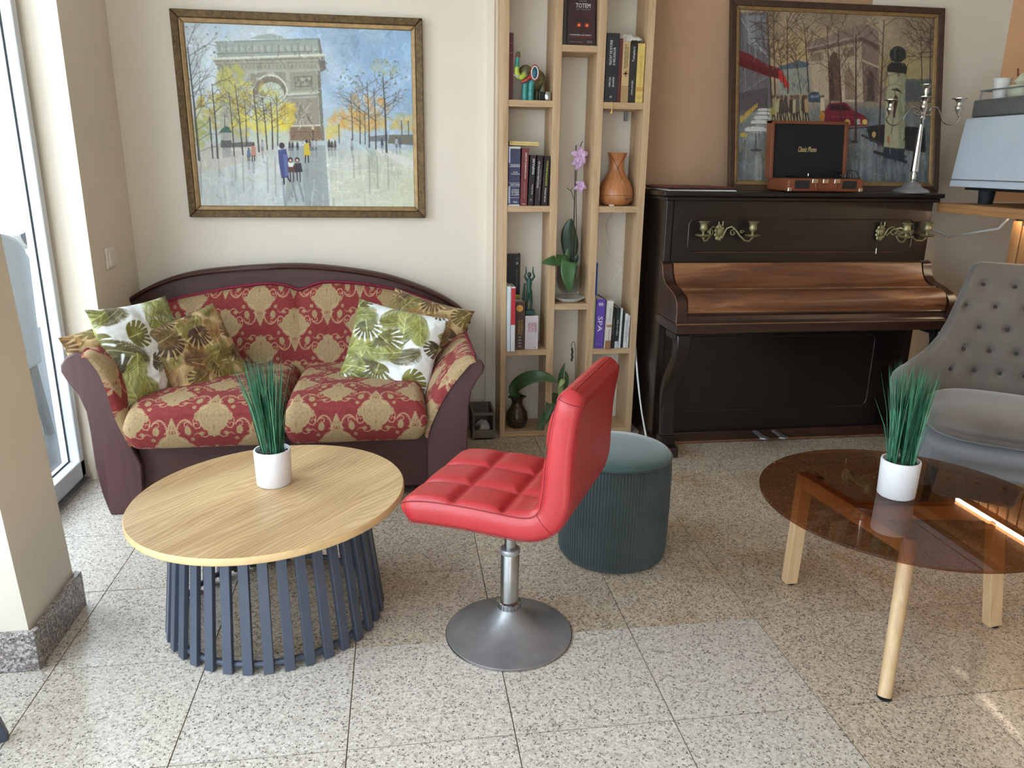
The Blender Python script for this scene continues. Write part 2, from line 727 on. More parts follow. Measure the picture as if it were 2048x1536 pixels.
def arc(cx, cy, rx, ry, a0, a1, n=12):
    return [(cx + rx * math.cos(math.radians(a0 + (a1 - a0) * i / n)), cy + ry * math.sin(math.radians(a0 + (a1 - a0) * i / n))) for i in range(n + 1)]


def branchy(cv, x, y, ang, L, w, c, depth, g, al=0.9, spread=0.5):
    if depth == 0 or L < 6:
        return
    x1 = x + L * math.cos(ang)
    y1 = y - L * math.sin(ang)
    cv.line([(x, y), (x1, y1)], w, c, al, w * 0.7)
    for k in range(2 if depth > 1 else 1):
        branchy(cv, x1, y1, ang + (g.random() - 0.5) * 2 * spread + (0.35 if k else -0.35), L * (0.62 + 0.2 * g.random()), w * 0.65, c, depth - 1, g, al, spread)


def paint_boulevard():
    """wet autumn boulevard with a stone arch; drawn in the measure of a 1809 x 1536 sketch"""
    g = random.Random(3)
    cv = Canvas(440, 356, (190, 198, 196), [(95, 120), (1695, 195), (1720, 1440), (225, 1420)])
    h, w = cv.h, cv.w
    n1 = vnoise(h, w, 5, 1, 4)[..., None]
    n2 = vnoise(h, w, 9, 2, 4)[..., None]
    X, Y = np.meshgrid(np.linspace(0, 1, w), np.linspace(0, 1, h))
    skyc = np.array((182, 192, 194)) + (np.array((132, 160, 186)) - np.array((182, 192, 194))) * np.clip(X * 1.25 - 0.25 + (n1[..., 0] - 0.5) * 1.1, 0, 1)[..., None]
    skyc = skyc + (n2 - 0.5) * 46
    low = np.array((176, 178, 168))
    t = np.clip((Y - 0.32) / 0.3, 0, 1)[..., None]
    cv.a = skyc * (1 - t * 0.55) + low * (t * 0.55)
    gd = np.clip((Y - 0.655) / 0.02, 0, 1)[..., None]
    grd = np.array((176, 180, 174)) + (n2 - 0.5) * 40 + np.clip(X - 0.45, 0, 1)[..., None] * np.array((10, 6, -24))
    streak = vnoise(4, w, 46, 5, 2)[1][None, :, None]
    grd = grd + (streak - 0.5) * 60 * np.clip(1.25 - Y, 0, 1)[..., None]
    cv.a = cv.a * (1 - gd) + grd * gd
    cv.strokes(1500, 16, 4, 9, 91, 0.5)
    # dark wet strip up the middle, pale kerb left and right
    cv.poly([(810, 1440), (1125, 1440), (1095, 1000), (850, 1000)], (128, 136, 134), 0.75)
    cv.poly([(820, 1440), (960, 1440), (930, 1180)], (176, 184, 184), 0.5)
    cv.poly([(215, 1440), (800, 1440), (805, 1290), (210, 1180)], (182, 192, 192), 0.35)
    cv.poly([(200, 1110), (205, 1190), (560, 1110), (760, 1010), (700, 985), (200, 990)], (176, 172, 158), 0.8)
    cv.poly([(1430, 1010), (1720, 1110), (1720, 1190), (1440, 1035)], (196, 194, 186), 0.8)
    cv.poly([(1130, 1160), (1720, 1230), (1720, 1440), (1130, 1440)], (190, 192, 164), 0.45)
    for i in range(90):
        x = g.uniform(210, 1700)
        y = g.uniform(1030, 1380)
        cv.line([(x, y), (x + g.uniform(-8, 8), y + g.uniform(30, 140))], g.uniform(4, 12), g.choice([(150, 156, 150), (206, 210, 206), (160, 148, 126), (130, 132, 124)]), 0.35)
    for i in range(40):
        x = g.uniform(1120, 1690)
        y = g.uniform(1120, 1420)
        cv.line([(x, y), (x + g.uniform(30, 110), y + g.uniform(-8, 8))], g.uniform(4, 9), g.choice([(214, 214, 204), (176, 178, 158), (220, 214, 190)]), 0.4)
    # the arch
    st, sd, sl = (158, 158, 142), (112, 110, 98), (186, 184, 166)
    cv.poly([(330, 262), (1045, 245), (1060, 360), (340, 378)], (146, 154, 144))
    cv.poly([(555, 246), (620, 222), (720, 210), (790, 228), (810, 248)], (150, 160, 152))
    cv.poly([(1040, 245), (1055, 250), (1072, 360), (1055, 362)], sd)
    for i in range(15):
        x = 352 + i * 46
        cv.line([(x, 292), (x + 2, 338)], 9, sd if i % 2 else (128, 130, 116), 0.6)
        cv.ell((x + 22, 314), 13, 16, (170, 170, 152), 0.7)
    cv.line([(325, 268), (1050, 250)], 12, (128, 138, 130), 0.9)
    cv.line([(335, 350), (1060, 338)], 7, sd, 0.8)
    cv.poly([(300, 380), (1085, 358), (1100, 465), (1050, 480), (350, 470)], (150, 148, 130))
    cv.line([(300, 384), (1090, 362)], 14, (196, 196, 178))
    cv.line([(312, 402), (1080, 385)], 8, sd, 0.9)
    cv.line([(330, 425), (1060, 412)], 7, (120, 116, 100), 0.7)
    for i in range(26):
        x = 350 + i * 27
        cv.line([(x, 432), (x, 455)], 7, (116, 112, 96), 0.6)
    cv.poly([(1045, 395), (1085, 375), (1100, 465), (1060, 485)], (104, 100, 92))
    cv.poly([(350, 468), (1050, 462), (1060, 640), (1075, 970), (840, 975), (820, 640), (580, 640), (560, 980), (365, 960)], st)
    cv.poly([(1035, 470), (1058, 480), (1090, 965), (1070, 970)], sd)
    # opening with round head
    op = [(585, 990), (588, 640)] + arc(705, 640, 117, 125, 180, 360, 16) + [(822, 640), (842, 990)]
    cv.poly(op, (176, 182, 164))
    cv.poly(arc(705, 625, 115, 112, 180, 360, 16) + arc(715, 650, 92, 98, 360, 180, 16), (118, 110, 92))
    cv.line(arc(705, 632, 124, 130, 180, 360, 18), 8, (206, 204, 186))
    cv.poly([(568, 490), (700, 480), (640, 520), (590, 590), (570, 560)], (132, 128, 112), 0.9)
    cv.poly([(815, 480), (820, 560), (780, 520), (730, 482)], (132, 128, 112), 0.9)
    cv.poly([(845, 485), (1030, 475), (1040, 610), (850, 620)], (140, 138, 120))
    cv.poly([(875, 515), (1000, 508), (1006, 585), (880, 592)], (112, 112, 98))
    cv.poly([(885, 525), (990, 518), (994, 575), (890, 580)], (160, 158, 138))
    for i in range(12):
        cv.ell((g.uniform(892, 985), g.uniform(528, 572)), 9, 12, (108, 106, 92), 0.7)
    cv.line([(822, 640), (1055, 628)], 10, (190, 188, 168))
    cv.line([(822, 655), (1058, 645)], 6, sd)
    cv.poly([(850, 670), (1045, 665), (1055, 860), (850, 860)], (140, 132, 116))
    for i in range(26):
        cv.line([(g.uniform(880, 1000), g.uniform(690, 800)), (g.uniform(880, 1010), g.uniform(780, 855))], 6, g.choice([(186, 178, 160), (106, 96, 84)]), 0.6)
    cv.line([(848, 862), (1058, 858)], 8, (196, 190, 172))
    cv.poly([(848, 870), (1060, 866), (1075, 960), (850, 965)], (122, 98, 78))
    cv.line([(848, 905), (1066, 903)], 5, (92, 76, 62))
    # foliage masses
    for (cx, cy, rx, ry, n, cs) in ((520, 740, 330, 190, 170, [(196, 180, 74), (180, 164, 70), (208, 192, 92), (168, 146, 64), (150, 150, 84)]),
                                    (430, 520, 90, 110, 60, [(168, 166, 92), (150, 150, 84), (186, 176, 84)]),
                                    (830, 790, 60, 90, 40, [(206, 180, 50), (216, 192, 66), (176, 140, 50)]),
                                    (640, 830, 240, 70, 60, [(190, 176, 84), (206, 190, 70)]),
                                    (1330, 830, 210, 70, 110, [(186, 138, 70), (196, 158, 84), (170, 124, 66), (190, 170, 90)]),
                                    (1360, 760, 220, 110, 60, [(176, 160, 124), (190, 150, 92)]),
                                    (1140, 900, 60, 50, 26, [(196, 178, 90), (180, 170, 110)]),
                                    (1640, 850, 90, 60, 40, [(190, 170, 90), (176, 150, 92), (150, 150, 110)]),
                                    (1500, 460, 90, 60, 24, [(150, 160, 140), (160, 170, 158)]),
                                    (230, 900, 70, 110, 40, [(160, 160, 90), (140, 146, 90)])):
        for i in range(n):
            a = g.uniform(0, 6.28)
            r = math.sqrt(g.random())
            cv.ell((cx + rx * r * math.cos(a), cy + ry * r * math.sin(a)), g.uniform(10, 30), g.uniform(9, 24), g.choice(cs), g.uniform(0.3, 0.65), g.uniform(0, 3), 0.35)
    cv.strokes(2600, 8, 2.4, 11, 92, 0.5)
    # far cars, kiosk, lamp posts
    cv.poly([(1540, 930), (1720, 930), (1720, 1005), (1530, 990)], (98, 92, 78), 0.9)
    cv.poly([(1400, 940), (1530, 930), (1530, 975), (1400, 975)], (92, 92, 90), 0.8)
    cv.poly([(440, 975), (600, 972), (600, 1005), (440, 1010)], (70, 66, 64), 0.8)
    cv.poly([(372, 905), (432, 905), (438, 1075), (378, 1085)], (150, 148, 144))
    cv.poly([(352, 905), (380, 870), (400, 858), (425, 870), (445, 905)], (58, 88, 72))
    cv.poly([(365, 960), (440, 960), (440, 1010), (365, 1010)], (66, 62, 64), 0.8)
    cv.line([(392, 860), (392, 780)], 5, (70, 64, 58))
    for x, y0, y1 in ((285, 790, 1085), (1188, 845, 985), (1625, 825, 930), (1672, 825, 930), (1008, 885, 960)):
        cv.line([(x, y0), (x + (25 if x < 400 else 4), y1)], 9 if x < 400 else 6, (62, 58, 56))
        cv.ell((x, y0 - 8), 10, 14, (180, 170, 130))
    # trees
    trunk = (64, 56, 50)
    for x0, y0, x1, y1, w_ in ((215, 1095, 130, 300, 17), (345, 1080, 300, 560, 14), (460, 1070, 420, 620, 10), (520, 1062, 462, 560, 11), (545, 1000, 530, 660, 8), (632, 1040, 590, 600, 12), (690, 1025, 650, 640, 10), (728, 1022, 712, 690, 12), (762, 1000, 752, 640, 8),
                              (1285, 960, 1270, 640, 8), (1338, 990, 1330, 720, 8), (1372, 995, 1366, 760, 7), (1402, 1015, 1385, 560, 10), (1448, 1030, 1432, 600, 10), (1522, 1050, 1496, 520, 15)):
        cv.line([(x0, y0), ((x0 + x1) / 2 + 4, (y0 + y1) / 2), (x1, y1)], w_, trunk, 0.92, w_ * 0.4)
        for k in range(9):
            t = g.uniform(0.42, 1.0)
            branchy(cv, x0 + (x1 - x0) * t, y0 + (y1 - y0) * t, math.pi / 2 + g.choice((-1, 1)) * g.uniform(0.5, 1.15), g.uniform(45, 85), w_ * 0.32 + 1.2, (86, 76, 64), 3, g, 0.65)
    for k in range(11):
        branchy(cv, 130 + k * 8, 290 + k * 75, math.pi / 2 - g.uniform(0.3, 1.2), 95, 6, (86, 80, 72), 4, g, 0.75)
    for i in range(110):
        cx, cy, r = g.choice(((250, 260, 150), (1520, 470, 100), (1320, 540, 120), (1560, 600, 110), (1250, 560, 80)))
        cv.ell((cx + g.uniform(-r, r), cy + g.uniform(-r, r) * 0.7), g.uniform(4, 11), g.uniform(4, 9), g.choice([(96, 96, 90), (120, 122, 104), (140, 148, 130)]), 0.6)
    cv.strokes(2200, 5, 1.6, 10, 93, 0.45, math.pi / 2)
    # reflections of the trunks
    for x in (225, 350, 465, 520, 690, 745, 1290, 1400, 1455, 1530):
        cv.line([(x, 1080), (x + 6, 1080 + g.uniform(130, 280))], 12, (120, 120, 112), 0.4)
    # walkers
    def walker(x, y, hgt, c, c2=None):
        cv.ell((x, y - hgt * 0.93), hgt * 0.07, hgt * 0.08, (70, 52, 46))
        cv.poly([(x - hgt * .11, y - hgt * .83), (x + hgt * .1, y - hgt * .85), (x + hgt * .17, y - hgt * .3), (x - hgt * .13, y - hgt * .27)], c)
        cv.line([(x - hgt * .05, y - hgt * .3), (x - hgt * .05, y)], hgt * .06, c2 or (52, 46, 48))
        cv.line([(x + hgt * .06, y - hgt * .3), (x + hgt * .08, y - hgt * .02)], hgt * .06, c2 or (52, 46, 48))
        cv.line([(x, y), (x + 4, y + hgt * 0.6)], hgt * .16, (110, 112, 116), 0.4)
    for x in (845, 865, 985, 1005, 1030, 1120, 1140, 1162, 655, 1590, 1615, 1490, 900, 1280):
        walker(x, 1035 if x < 1400 else 1020, g.uniform(62, 80), g.choice([(70, 66, 76), (96, 70, 66), (84, 88, 104), (60, 54, 54), (150, 150, 156)]))
    walker(560, 1105, 92, (78, 96, 122))
    walker(592, 1108, 128, (168, 120, 104))
    walker(965, 1120, 160, (186, 164, 52))
    cv.ell((792, 1000), 20, 22, (58, 48, 52))
    cv.poly([(765, 1030), (820, 1022), (836, 1090), (840, 1222), (790, 1228), (770, 1110)], (62, 70, 112))
    cv.poly([(800, 1060), (828, 1060), (838, 1210), (815, 1215)], (84, 94, 138))
    cv.line([(805, 1225), (808, 1270)], 12, (40, 36, 40))
    cv.line([(832, 1222), (850, 1252)], 10, (40, 36, 40))
    for x, c in ((858, (86, 52, 46)), (905, (48, 44, 46))):
        cv.ell((x - 6, 1100), 17, 19, (52, 40, 38))
        cv.ell((x - 6, 1104), 9, 10, (196, 160, 136))
        cv.poly([(x - 24, 1125), (x + 20, 1122), (x + 32, 1185), (x - 22, 1190)], c)
        if x < 880:
            cv.poly([(x - 24, 1122), (x + 22, 1122), (x + 10, 1150), (x - 18, 1150)], (206, 202, 196))
        cv.line([(x - 8, 1188), (x - 4, 1245)], 9, (64, 56, 54))
        cv.line([(x + 14, 1188), (x + 16, 1252)], 9, (64, 56, 54))
        cv.line([(x + 5, 1255), (x + 40, 1390)], 16, (96, 100, 102), 0.5)
    cv.line([(800, 1260), (815, 1420)], 16, (110, 118, 132), 0.5)
    cv.strokes(1800, 4, 1.3, 9, 94, 0.4)
    return cv


def paint_cafe():
    """winter street with arch, red awning, red car and advertising column; measure of a 2048 x 1370 sketch"""
    g = random.Random(11)
    cv = Canvas(440, 356, (150, 128, 96), [(160, 15), (1500, 72), (1385, 1220), (80, 1200)])
    h, w = cv.h, cv.w
    X, Y = np.meshgrid(np.linspace(0, 1, w), np.linspace(0, 1, h))
    n = vnoise(h, w, 6, 21, 4)
    n2 = vnoise(h, w, 14, 22, 3)
    sky = np.array((146, 130, 110)) + (n[..., None] - 0.5) * np.array((80, 74, 60))
    warm = np.exp(-((X - 0.28) / 0.2) ** 2 - ((Y - 0.25) / 0.16) ** 2)[..., None]
    sky = sky * (1 - warm * 0.7) + np.array((186, 156, 108)) * warm * 0.7
    yl = np.exp(-((X - 0.86) / 0.16) ** 2 - ((Y - 0.3) / 0.12) ** 2)[..., None]
    sky = sky * (1 - yl * 0.6) + np.array((172, 156, 100)) * yl * 0.6
    cv.a = sky
    t = np.clip((Y - 0.52) / 0.05, 0, 1)[..., None]
    grd = np.array((112, 116, 118)) + (n2[..., None] - 0.5) * 56 + np.exp(-((X - 0.24) / 0.12) ** 2)[..., None] * np.array((60, 40, -4)) * np.clip(1.3 - Y, 0, 1)[..., None]
    streak = vnoise(4, w, 60, 25, 2)[1][None, :, None]
    grd = grd + (streak - 0.5) * 90 * np.clip(Y - 0.55, 0, 1)[..., None] * 2
    cv.a = cv.a * (1 - t) + grd * t
    cv.strokes(1500, 14, 4, 10, 81, 0.5)
    # far blocks
    cv.poly([(400, 410), (545, 378), (620, 400), (620, 600), (400, 620)], (140, 140, 132))
    cv.poly([(395, 420), (470, 395), (550, 372), (620, 392), (620, 415), (400, 440)], (84, 96, 108))
    for i in range(44):
        x, y = g.uniform(410, 600), g.uniform(450, 580)
        cv.line([(x, y), (x, y + 20)], 7, (92, 92, 92), 0.6)
    cv.poly([(1240, 500), (1480, 500), (1440, 660), (1230, 660)], (84, 92, 96), 0.85)
    for i in range(20):
        x = 1250 + i * 11
        cv.line([(x, 520), (x, 640)], 4, (52, 60, 64), 0.7)
    # arch in three-quarter view
    cv.poly([(620, 250), (1015, 110), (1110, 170), (1100, 290), (1000, 235), (615, 290)], (134, 116, 104))
    cv.poly([(612, 285), (985, 195), (985, 245), (615, 325)], (112, 92, 82))
    cv.poly([(985, 195), (1110, 270), (1105, 320), (985, 245)], (96, 80, 74))
    cv.poly([(620, 320), (985, 240), (985, 375), (620, 410)], (168, 150, 126))
    cv.poly([(985, 240), (1105, 300), (1090, 420), (985, 375)], (128, 108, 96))
    cv.poly([(625, 405), (980, 370), (975, 660), (840, 665), (820, 660), (735, 640), (640, 650)], (172, 154, 130))
    cv.poly([(980, 370), (1092, 415), (1075, 660), (975, 660)], (112, 94, 86))
    cv.line([(615, 290), (985, 200)], 12, (160, 140, 124))
    cv.line([(985, 198), (1110, 268)], 10, (140, 120, 110))
    cv.line([(620, 410), (985, 372), (1092, 420)], 11, (184, 168, 144))
    cv.poly([(750, 650), (750, 400), (770, 330), (790, 310), (812, 330), (828, 400), (830, 655)], (96, 72, 62))
    cv.poly([(750, 640), (750, 480), (775, 400), (780, 640)], (70, 54, 50))
    cv.poly([(630, 325), (715, 310), (715, 370), (630, 380)], (128, 108, 94))
    cv.poly([(860, 290), (930, 275), (932, 340), (860, 350)], (120, 100, 86))
    cv.poly([(850, 660), (855, 460), (885, 410), (915, 450), (918, 650)], (132, 112, 94))
    cv.poly([(1000, 650), (1010, 470), (1040, 440), (1060, 480), (1050, 655)], (76, 62, 60))
    for i in range(60):
        cv.line([(g.uniform(640, 960), g.uniform(300, 640)), (g.uniform(640, 960), g.uniform(300, 640))][:1] * 2, 9, g.choice([(186, 170, 146), (110, 92, 80), (90, 74, 68)]), 0.5)
    for i in range(90):
        x = g.uniform(640, 1060)
        y = g.uniform(180, 650)
        cv.line([(x, y), (x + g.uniform(-6, 6), y + g.uniform(8, 26))], 6, g.choice([(190, 176, 152), (112, 94, 84)]), 0.35)
    cv.line([(835, 590), (835, 650), (920, 650)], 10, (190, 180, 158))
    cv.strokes(1800, 6, 2, 13, 82, 0.5)
    # cafe side on the left with awning
    cv.poly([(160, 40), (345, 40), (345, 700), (100, 720)], (98, 94, 96))
    cv.poly([(200, 60), (340, 60), (335, 340), (200, 250)], (128, 130, 136))
    for i in range(26):
        x = g.uniform(165, 340)
        cv.line([(x, g.uniform(40, 200)), (x + g.uniform(-10, 10), g.uniform(250, 690))], 6, g.choice([(74, 70, 74), (150, 150, 156), (110, 106, 108)]), 0.45)
    cv.line([(170, 80), (260, 250), (340, 350)], 5, (176, 176, 180), 0.8)
    cv.line([(110, 620), (330, 480)], 5, (140, 140, 140), 0.6)
    cv.poly([(110, 600), (325, 560), (320, 700), (105, 760)], (74, 62, 66), 0.7)
    cv.poly([(145, 300), (215, 330), (330, 400), (420, 430), (405, 500), (330, 480), (140, 410)], (104, 36, 38))
    cv.poly([(145, 345), (400, 455), (404, 500), (330, 480), (140, 410)], (92, 28, 32))
    cv.poly([(405, 450), (425, 440), (475, 540), (468, 575), (405, 500)], (178, 48, 44))
    # chairs and tables
    for i in range(9):
        x = 130 + i * 14
        cv.line([(x, 800 - i * 13), (x + 4, 760 - i * 11)], 9, (186, 150, 50))
    for x, y, r in ((290, 715, 42), (285, 740, 48), (275, 770, 56), (260, 800, 62), (230, 850, 76)):
        cv.ell((x, y), r, r * 0.28, (196, 192, 186))
        cv.line([(x - r * 0.8, y + r * 0.2), (x + r * 0.8, y + r * 0.2)], 5, (60, 56, 60), 0.8)
    cv.line([(228, 872), (222, 985)], 7, (60, 60, 66))
    cv.ell((225, 990), 40, 9, (60, 60, 66))
    cv.ell((145, 885), 26, 14, (180, 150, 54))
    cv.line([(150, 900), (150, 980)], 6, (60, 52, 50))
    # reflections
    for i in range(120):
        x = g.uniform(90, 1380)
        y = g.uniform(850, 1190)
        cv.line([(x, y), (x + g.uniform(-5, 5), y + g.uniform(30, 130))], g.uniform(5, 14), g.choice([(150, 156, 158), (92, 90, 92), (176, 158, 120), (128, 140, 150), (70, 66, 70)]), 0.4)
    cv.poly([(330, 720), (560, 700), (620, 820), (340, 980)], (176, 152, 108), 0.5)
    # people, van, red car
    cv.poly([(598, 610), (620, 590), (672, 590), (688, 640), (682, 665), (600, 660)], (58, 70, 84))
    cv.poly([(612, 612), (675, 612), (670, 630), (615, 632)], (110, 124, 136))
    for x, c in ((350, (140, 130, 70)), (385, (168, 158, 120)), (410, (60, 54, 50)), (440, (66, 58, 58)), (478, (52, 44, 42)), (500, (176, 160, 130)), (560, (60, 52, 46)), (578, (168, 140, 96)), (690, (196, 180, 150)), (520, (92, 84, 74))):
        cv.ell((x + 6, 625), 11, 13, (96, 70, 56))
        hh = g.uniform(-18, 14)
        cv.poly([(x - 9, 648 + hh), (x + 14, 644 + hh), (x + g.uniform(14, 24), 735 + hh), (x + 8, 750 + hh), (x - g.uniform(8, 20), 738 + hh)], c, 0.92)
        cv.line([(x - 2, 740 + hh), (x - 6, 790)], 8, (48, 42, 42))
        cv.line([(x + 8, 740 + hh), (x + 16, 788)], 8, (48, 42, 42))
    cv.ell((686, 760), 18, 34, (186, 120, 48), 0.9)
    cv.poly([(705, 720), (735, 670), (850, 662), (905, 720), (975, 755), (1000, 790), (990, 825), (850, 830), (708, 800)], (112, 32, 48))
    cv.poly([(730, 715), (750, 680), (840, 675), (885, 720)], (54, 30, 40))
    cv.line([(720, 760), (970, 770)], 8, (150, 54, 64), 0.7)
    cv.ell((855, 800), 20, 20, (196, 164, 70))
    cv.ell((975, 798), 18, 18, (206, 182, 92))
    cv.poly([(905, 780), (945, 778), (945, 815), (905, 818)], (190, 184, 176))
    cv.line([(840, 845), (985, 835)], 9, (64, 58, 64))
    # dark car and kerbs at the right
    cv.poly([(985, 830), (1080, 815), (1385, 840), (1380, 1010), (1280, 1000), (1000, 930)], (34, 34, 36), 0.92)
    cv.ell((1032, 885), 14, 20, (186, 150, 96))
    cv.line([(950, 890), (1090, 960), (1240, 1040)], 14, (64, 60, 62))
    cv.line([(1030, 1005), (1240, 1075)], 20, (48, 48, 52))
    # advertising column
    cv.poly([(1150, 455), (1275, 465), (1235, 985), (1095, 970)], (164, 160, 128))
    cv.poly([(1225, 462), (1275, 465), (1235, 985), (1195, 980)], (132, 136, 112), 0.7)
    for i in range(36):
        x, y = g.uniform(1120, 1250), g.uniform(480, 950)
        cv.line([(x, y), (x - g.uniform(0, 8), y + g.uniform(20, 80))], 8, g.choice([(190, 186, 160), (140, 132, 92), (176, 160, 110), (150, 150, 126)]), 0.45)
    cv.poly([(1165, 575), (1215, 562), (1250, 610), (1225, 590)], (40, 34, 34))
    cv.poly([(1185, 630), (1200, 600), (1215, 640), (1180, 770), (1170, 760)], (74, 52, 46))
    cv.line([(1175, 760), (1150, 880)], 6, (70, 60, 56), 0.7)
    cv.ell((1130, 920), 10, 24, (160, 90, 60), 0.8)
    cv.poly([(1098, 975), (1238, 985), (1228, 1070), (1085, 1045)], (44, 50, 56))
    cv.poly([(1150, 410), (1180, 385), (1270, 390), (1290, 420), (1280, 465), (1150, 450)], (44, 44, 44))
    cv.ell((1230, 330), 57, 52, (46, 50, 50))
    cv.ell((1222, 322), 22, 38, (84, 94, 94), 0.7)
    cv.ell((1228, 330), 12, 40, (30, 32, 34), 0.8)
    cv.strokes(2600, 7, 2.0, 12, 83, 0.5, math.pi / 2)
    # bare trees
    tr = (64, 48, 42)
    for x0, y0, x1, y1, w_ in ((345, 690, 352, 40, 12), (372, 620, 392, 40, 10), (460, 600, 485, 60, 9), (605, 590, 600, 130, 10), (745, 690, 755, 140, 9), (815, 800, 830, 160, 12), (905, 930, 950, 200, 17), (1060, 960, 1150, 90, 14), (1385, 520, 1400, 180, 8), (1440, 520, 1470, 120, 9), (550, 600, 520, 220, 6), (440, 560, 410, 230, 7)):
        cv.line([(x0, y0), ((x0 + x1) / 2, (y0 + y1) / 2), (x1, y1)], w_, tr, 0.9, w_ * 0.4)
        for k in range(10):
            t = g.uniform(0.4, 1.0)
            branchy(cv, x0 + (x1 - x0) * t, y0 + (y1 - y0) * t, math.pi / 2 + g.choice((-1, 1)) * g.uniform(0.3, 1.0), g.uniform(50, 95), 4.5, tr, 3, g, 0.75)
    for k in range(6):
        branchy(cv, 1490, 150 + 40 * k, math.pi - g.uniform(-0.6, 0.9), 90, 6, tr, 4, g, 0.8)
        branchy(cv, 230, 60 + 40 * k, g.uniform(-0.4, 0.6), 70, 5, tr, 4, g, 0.8)
    cv.ell((895, 935), 26, 10, (70, 58, 56))
    cv.strokes(1500, 4, 1.3, 10, 84, 0.4)
    return cv


def weave_damask():
    """red and straw damask, one repeat 0.41 m wide and 0.30 m tall (drawn in mm)"""
    g = random.Random(5)
    red, st, pale, dk = (132, 46, 44), (166, 140, 102), (188, 154, 118), (134, 110, 76)
    cv = Canvas(410, 300, red, unit=1.0, wrap=True)
    nz = vnoise(300, 410, 60, 8, 2)[..., None]
    cv.a += (nz - 0.5) * 24

    def frill(pts, amp, step):
        """outline with small rounded teeth on its outer side"""
        out = []
        for i in range(len(pts) - 1):
            (x0, y0), (x1, y1) = pts[i], pts[i + 1]
            L = math.hypot(x1 - x0, y1 - y0)
            k = max(1, int(L / step))
            nx, ny = (y0 - y1) / L, (x1 - x0) / L
            for j in range(k):
                t0, t1 = j / k, (j + 0.5) / k
                out.append((x0 + (x1 - x0) * t0, y0 + (y1 - y0) * t0))
                out.append((x0 + (x1 - x0) * t1 - nx * amp, y0 + (y1 - y0) * t1 - ny * amp))
        out.append(pts[-1])
        return out

    def motif(ox, oy):
        P = lambda pts: [(ox + x, oy + y) for x, y in pts]
        mir = lambda pts: [(-x, y) for x, y in pts]
        # pomegranate medallion: crown, shoulders, bulb, tapering foot
        half = [(0, -112), (7, -100), (20, -104), (26, -92), (22, -80), (34, -76), (46, -66), (58, -48), (66, -26), (66, -4), (58, 16), (46, 30), (34, 36), (36, 48), (26, 58), (18, 76), (10, 98), (0, 124)]
        half = [(x * 1.14, y * 1.05) for x, y in half]
        fr = frill(half, 5, 9)
        cv.poly(P(fr + mir(fr[::-1])), st)
        inner = [(x * 0.80, -16 + (y + 16) * 0.80) for x, y in half[4:12]]
        for sg in (-1, 1):
            S = lambda pts: P([(sg * x, y) for x, y in pts])
            cv.line(S(inner), 2.4, dk, 0.75)
            # lobes inside the bulb
            for cx, cy, r in ((15, -44, 12), (34, -28, 11), (17, -12, 13), (36, -2, 10), (14, 16, 10)):
                cv.line(S(arc(cx, cy, r, r, 200, -40, 9)), 2.2, dk, 0.7)
                cv.line(S(arc(cx, cy, r * 0.55, r * 0.55, 200, -40, 7)), 1.8, pale, 0.8)
            cv.poly(S([(28, 34), (40, 40), (52, 34), (46, 46), (50, 58), (36, 52), (26, 54)]), red, 0.92)
            cv.line(S([(8, 52), (16, 62), (8, 70)]), 3.2, red, 0.85)
            cv.line(S([(4, 78), (10, 84), (4, 92)]), 2.6, red, 0.8)
        cv.ell((ox, oy - 64), 6, 10, dk, 0.6)
        cv.ell((ox, oy + 60), 4, 8, red, 0.9)
        for q in range(3):
            cv.ell((ox, oy - 84 + q * 9), 2.2, 2.2, red, 0.8)
        # scroll work each side
        for sg in (-1, 1):
            S = lambda pts: P([(sg * x, y) for x, y in pts])
            # big C scroll cradling the bulb, toothed inside
            big = arc(64, 66, 40, 56, 268, 30, 18)
            cv.line(S(big), 6, pale, 0.95, 3.5)
            for q in range(2, 17):
                x0, y0 = big[q]
                cv.line(S([(x0, y0), (x0 + (64 - x0) * 0.22, y0 + (66 - y0) * 0.22)]), 4.2, pale, 0.9, 1.2)
            cv.line(S([(98, 94), (88, 108), (74, 112), (62, 104), (62, 92), (72, 88), (78, 96)]), 4.2, pale, 0.95, 2.6)
            # reverse scroll above
            cv.line(S([(60, -56), (72, -70), (88, -72), (98, -60), (94, -46), (82, -44), (78, -54)]), 5, pale, 0.95, 2.8)
            cv.line(S([(98, -60), (101, -36), (92, -14), (76, 2)]), 4.6, pale, 0.95, 2.4)
            cv.line(S([(30, -110), (46, -118), (62, -112), (70, -98), (84, -94), (100, -104)]), 4.6, pale, 0.95, 2.4)
            cv.line(S([(46, -96), (56, -88), (66, -90)]), 3.4, pale, 0.9, 2)
            # acanthus leaf and shell fillings in straw
            lf = frill([(64, 60), (76, 46), (90, 52), (92, 68), (86, 84), (74, 88), (64, 78), (64, 60)], 3.5, 7)
            cv.poly(S(lf), st)
            cv.line(S([(72, 54), (80, 68), (76, 84)]), 2.2, dk, 0.85)
            cv.line(S([(84, 56), (84, 70)]), 1.8, dk, 0.7)
            sh = frill([(74, -30), (86, -36), (92, -24), (86, -10), (76, -12), (72, -22), (74, -30)], 3, 6)
            cv.poly(S(sh), st)
            cv.line(S([(80, -30), (82, -14)]), 1.8, dk, 0.8)
            cv.poly(S(frill([(52, -104), (66, -106), (76, -98), (66, -90), (54, -94), (52, -104)], 2.5, 6)), st, 0.95)
            for a_ in range(5):
                cv.ell((ox + sg * (96 + 6 * math.cos(a_ * 1.26)), oy + 22 + 6 * math.sin(a_ * 1.26)), 4.6, 4.6, st)
            cv.ell((ox + sg * 96, oy + 22), 3, 3, red)
    motif(102, 75)
    motif(307, 225)
    wv = (np.indices((300, 410)).sum(0) % 3 == 0)[..., None]
    cv.a -= wv * 5
    return cv


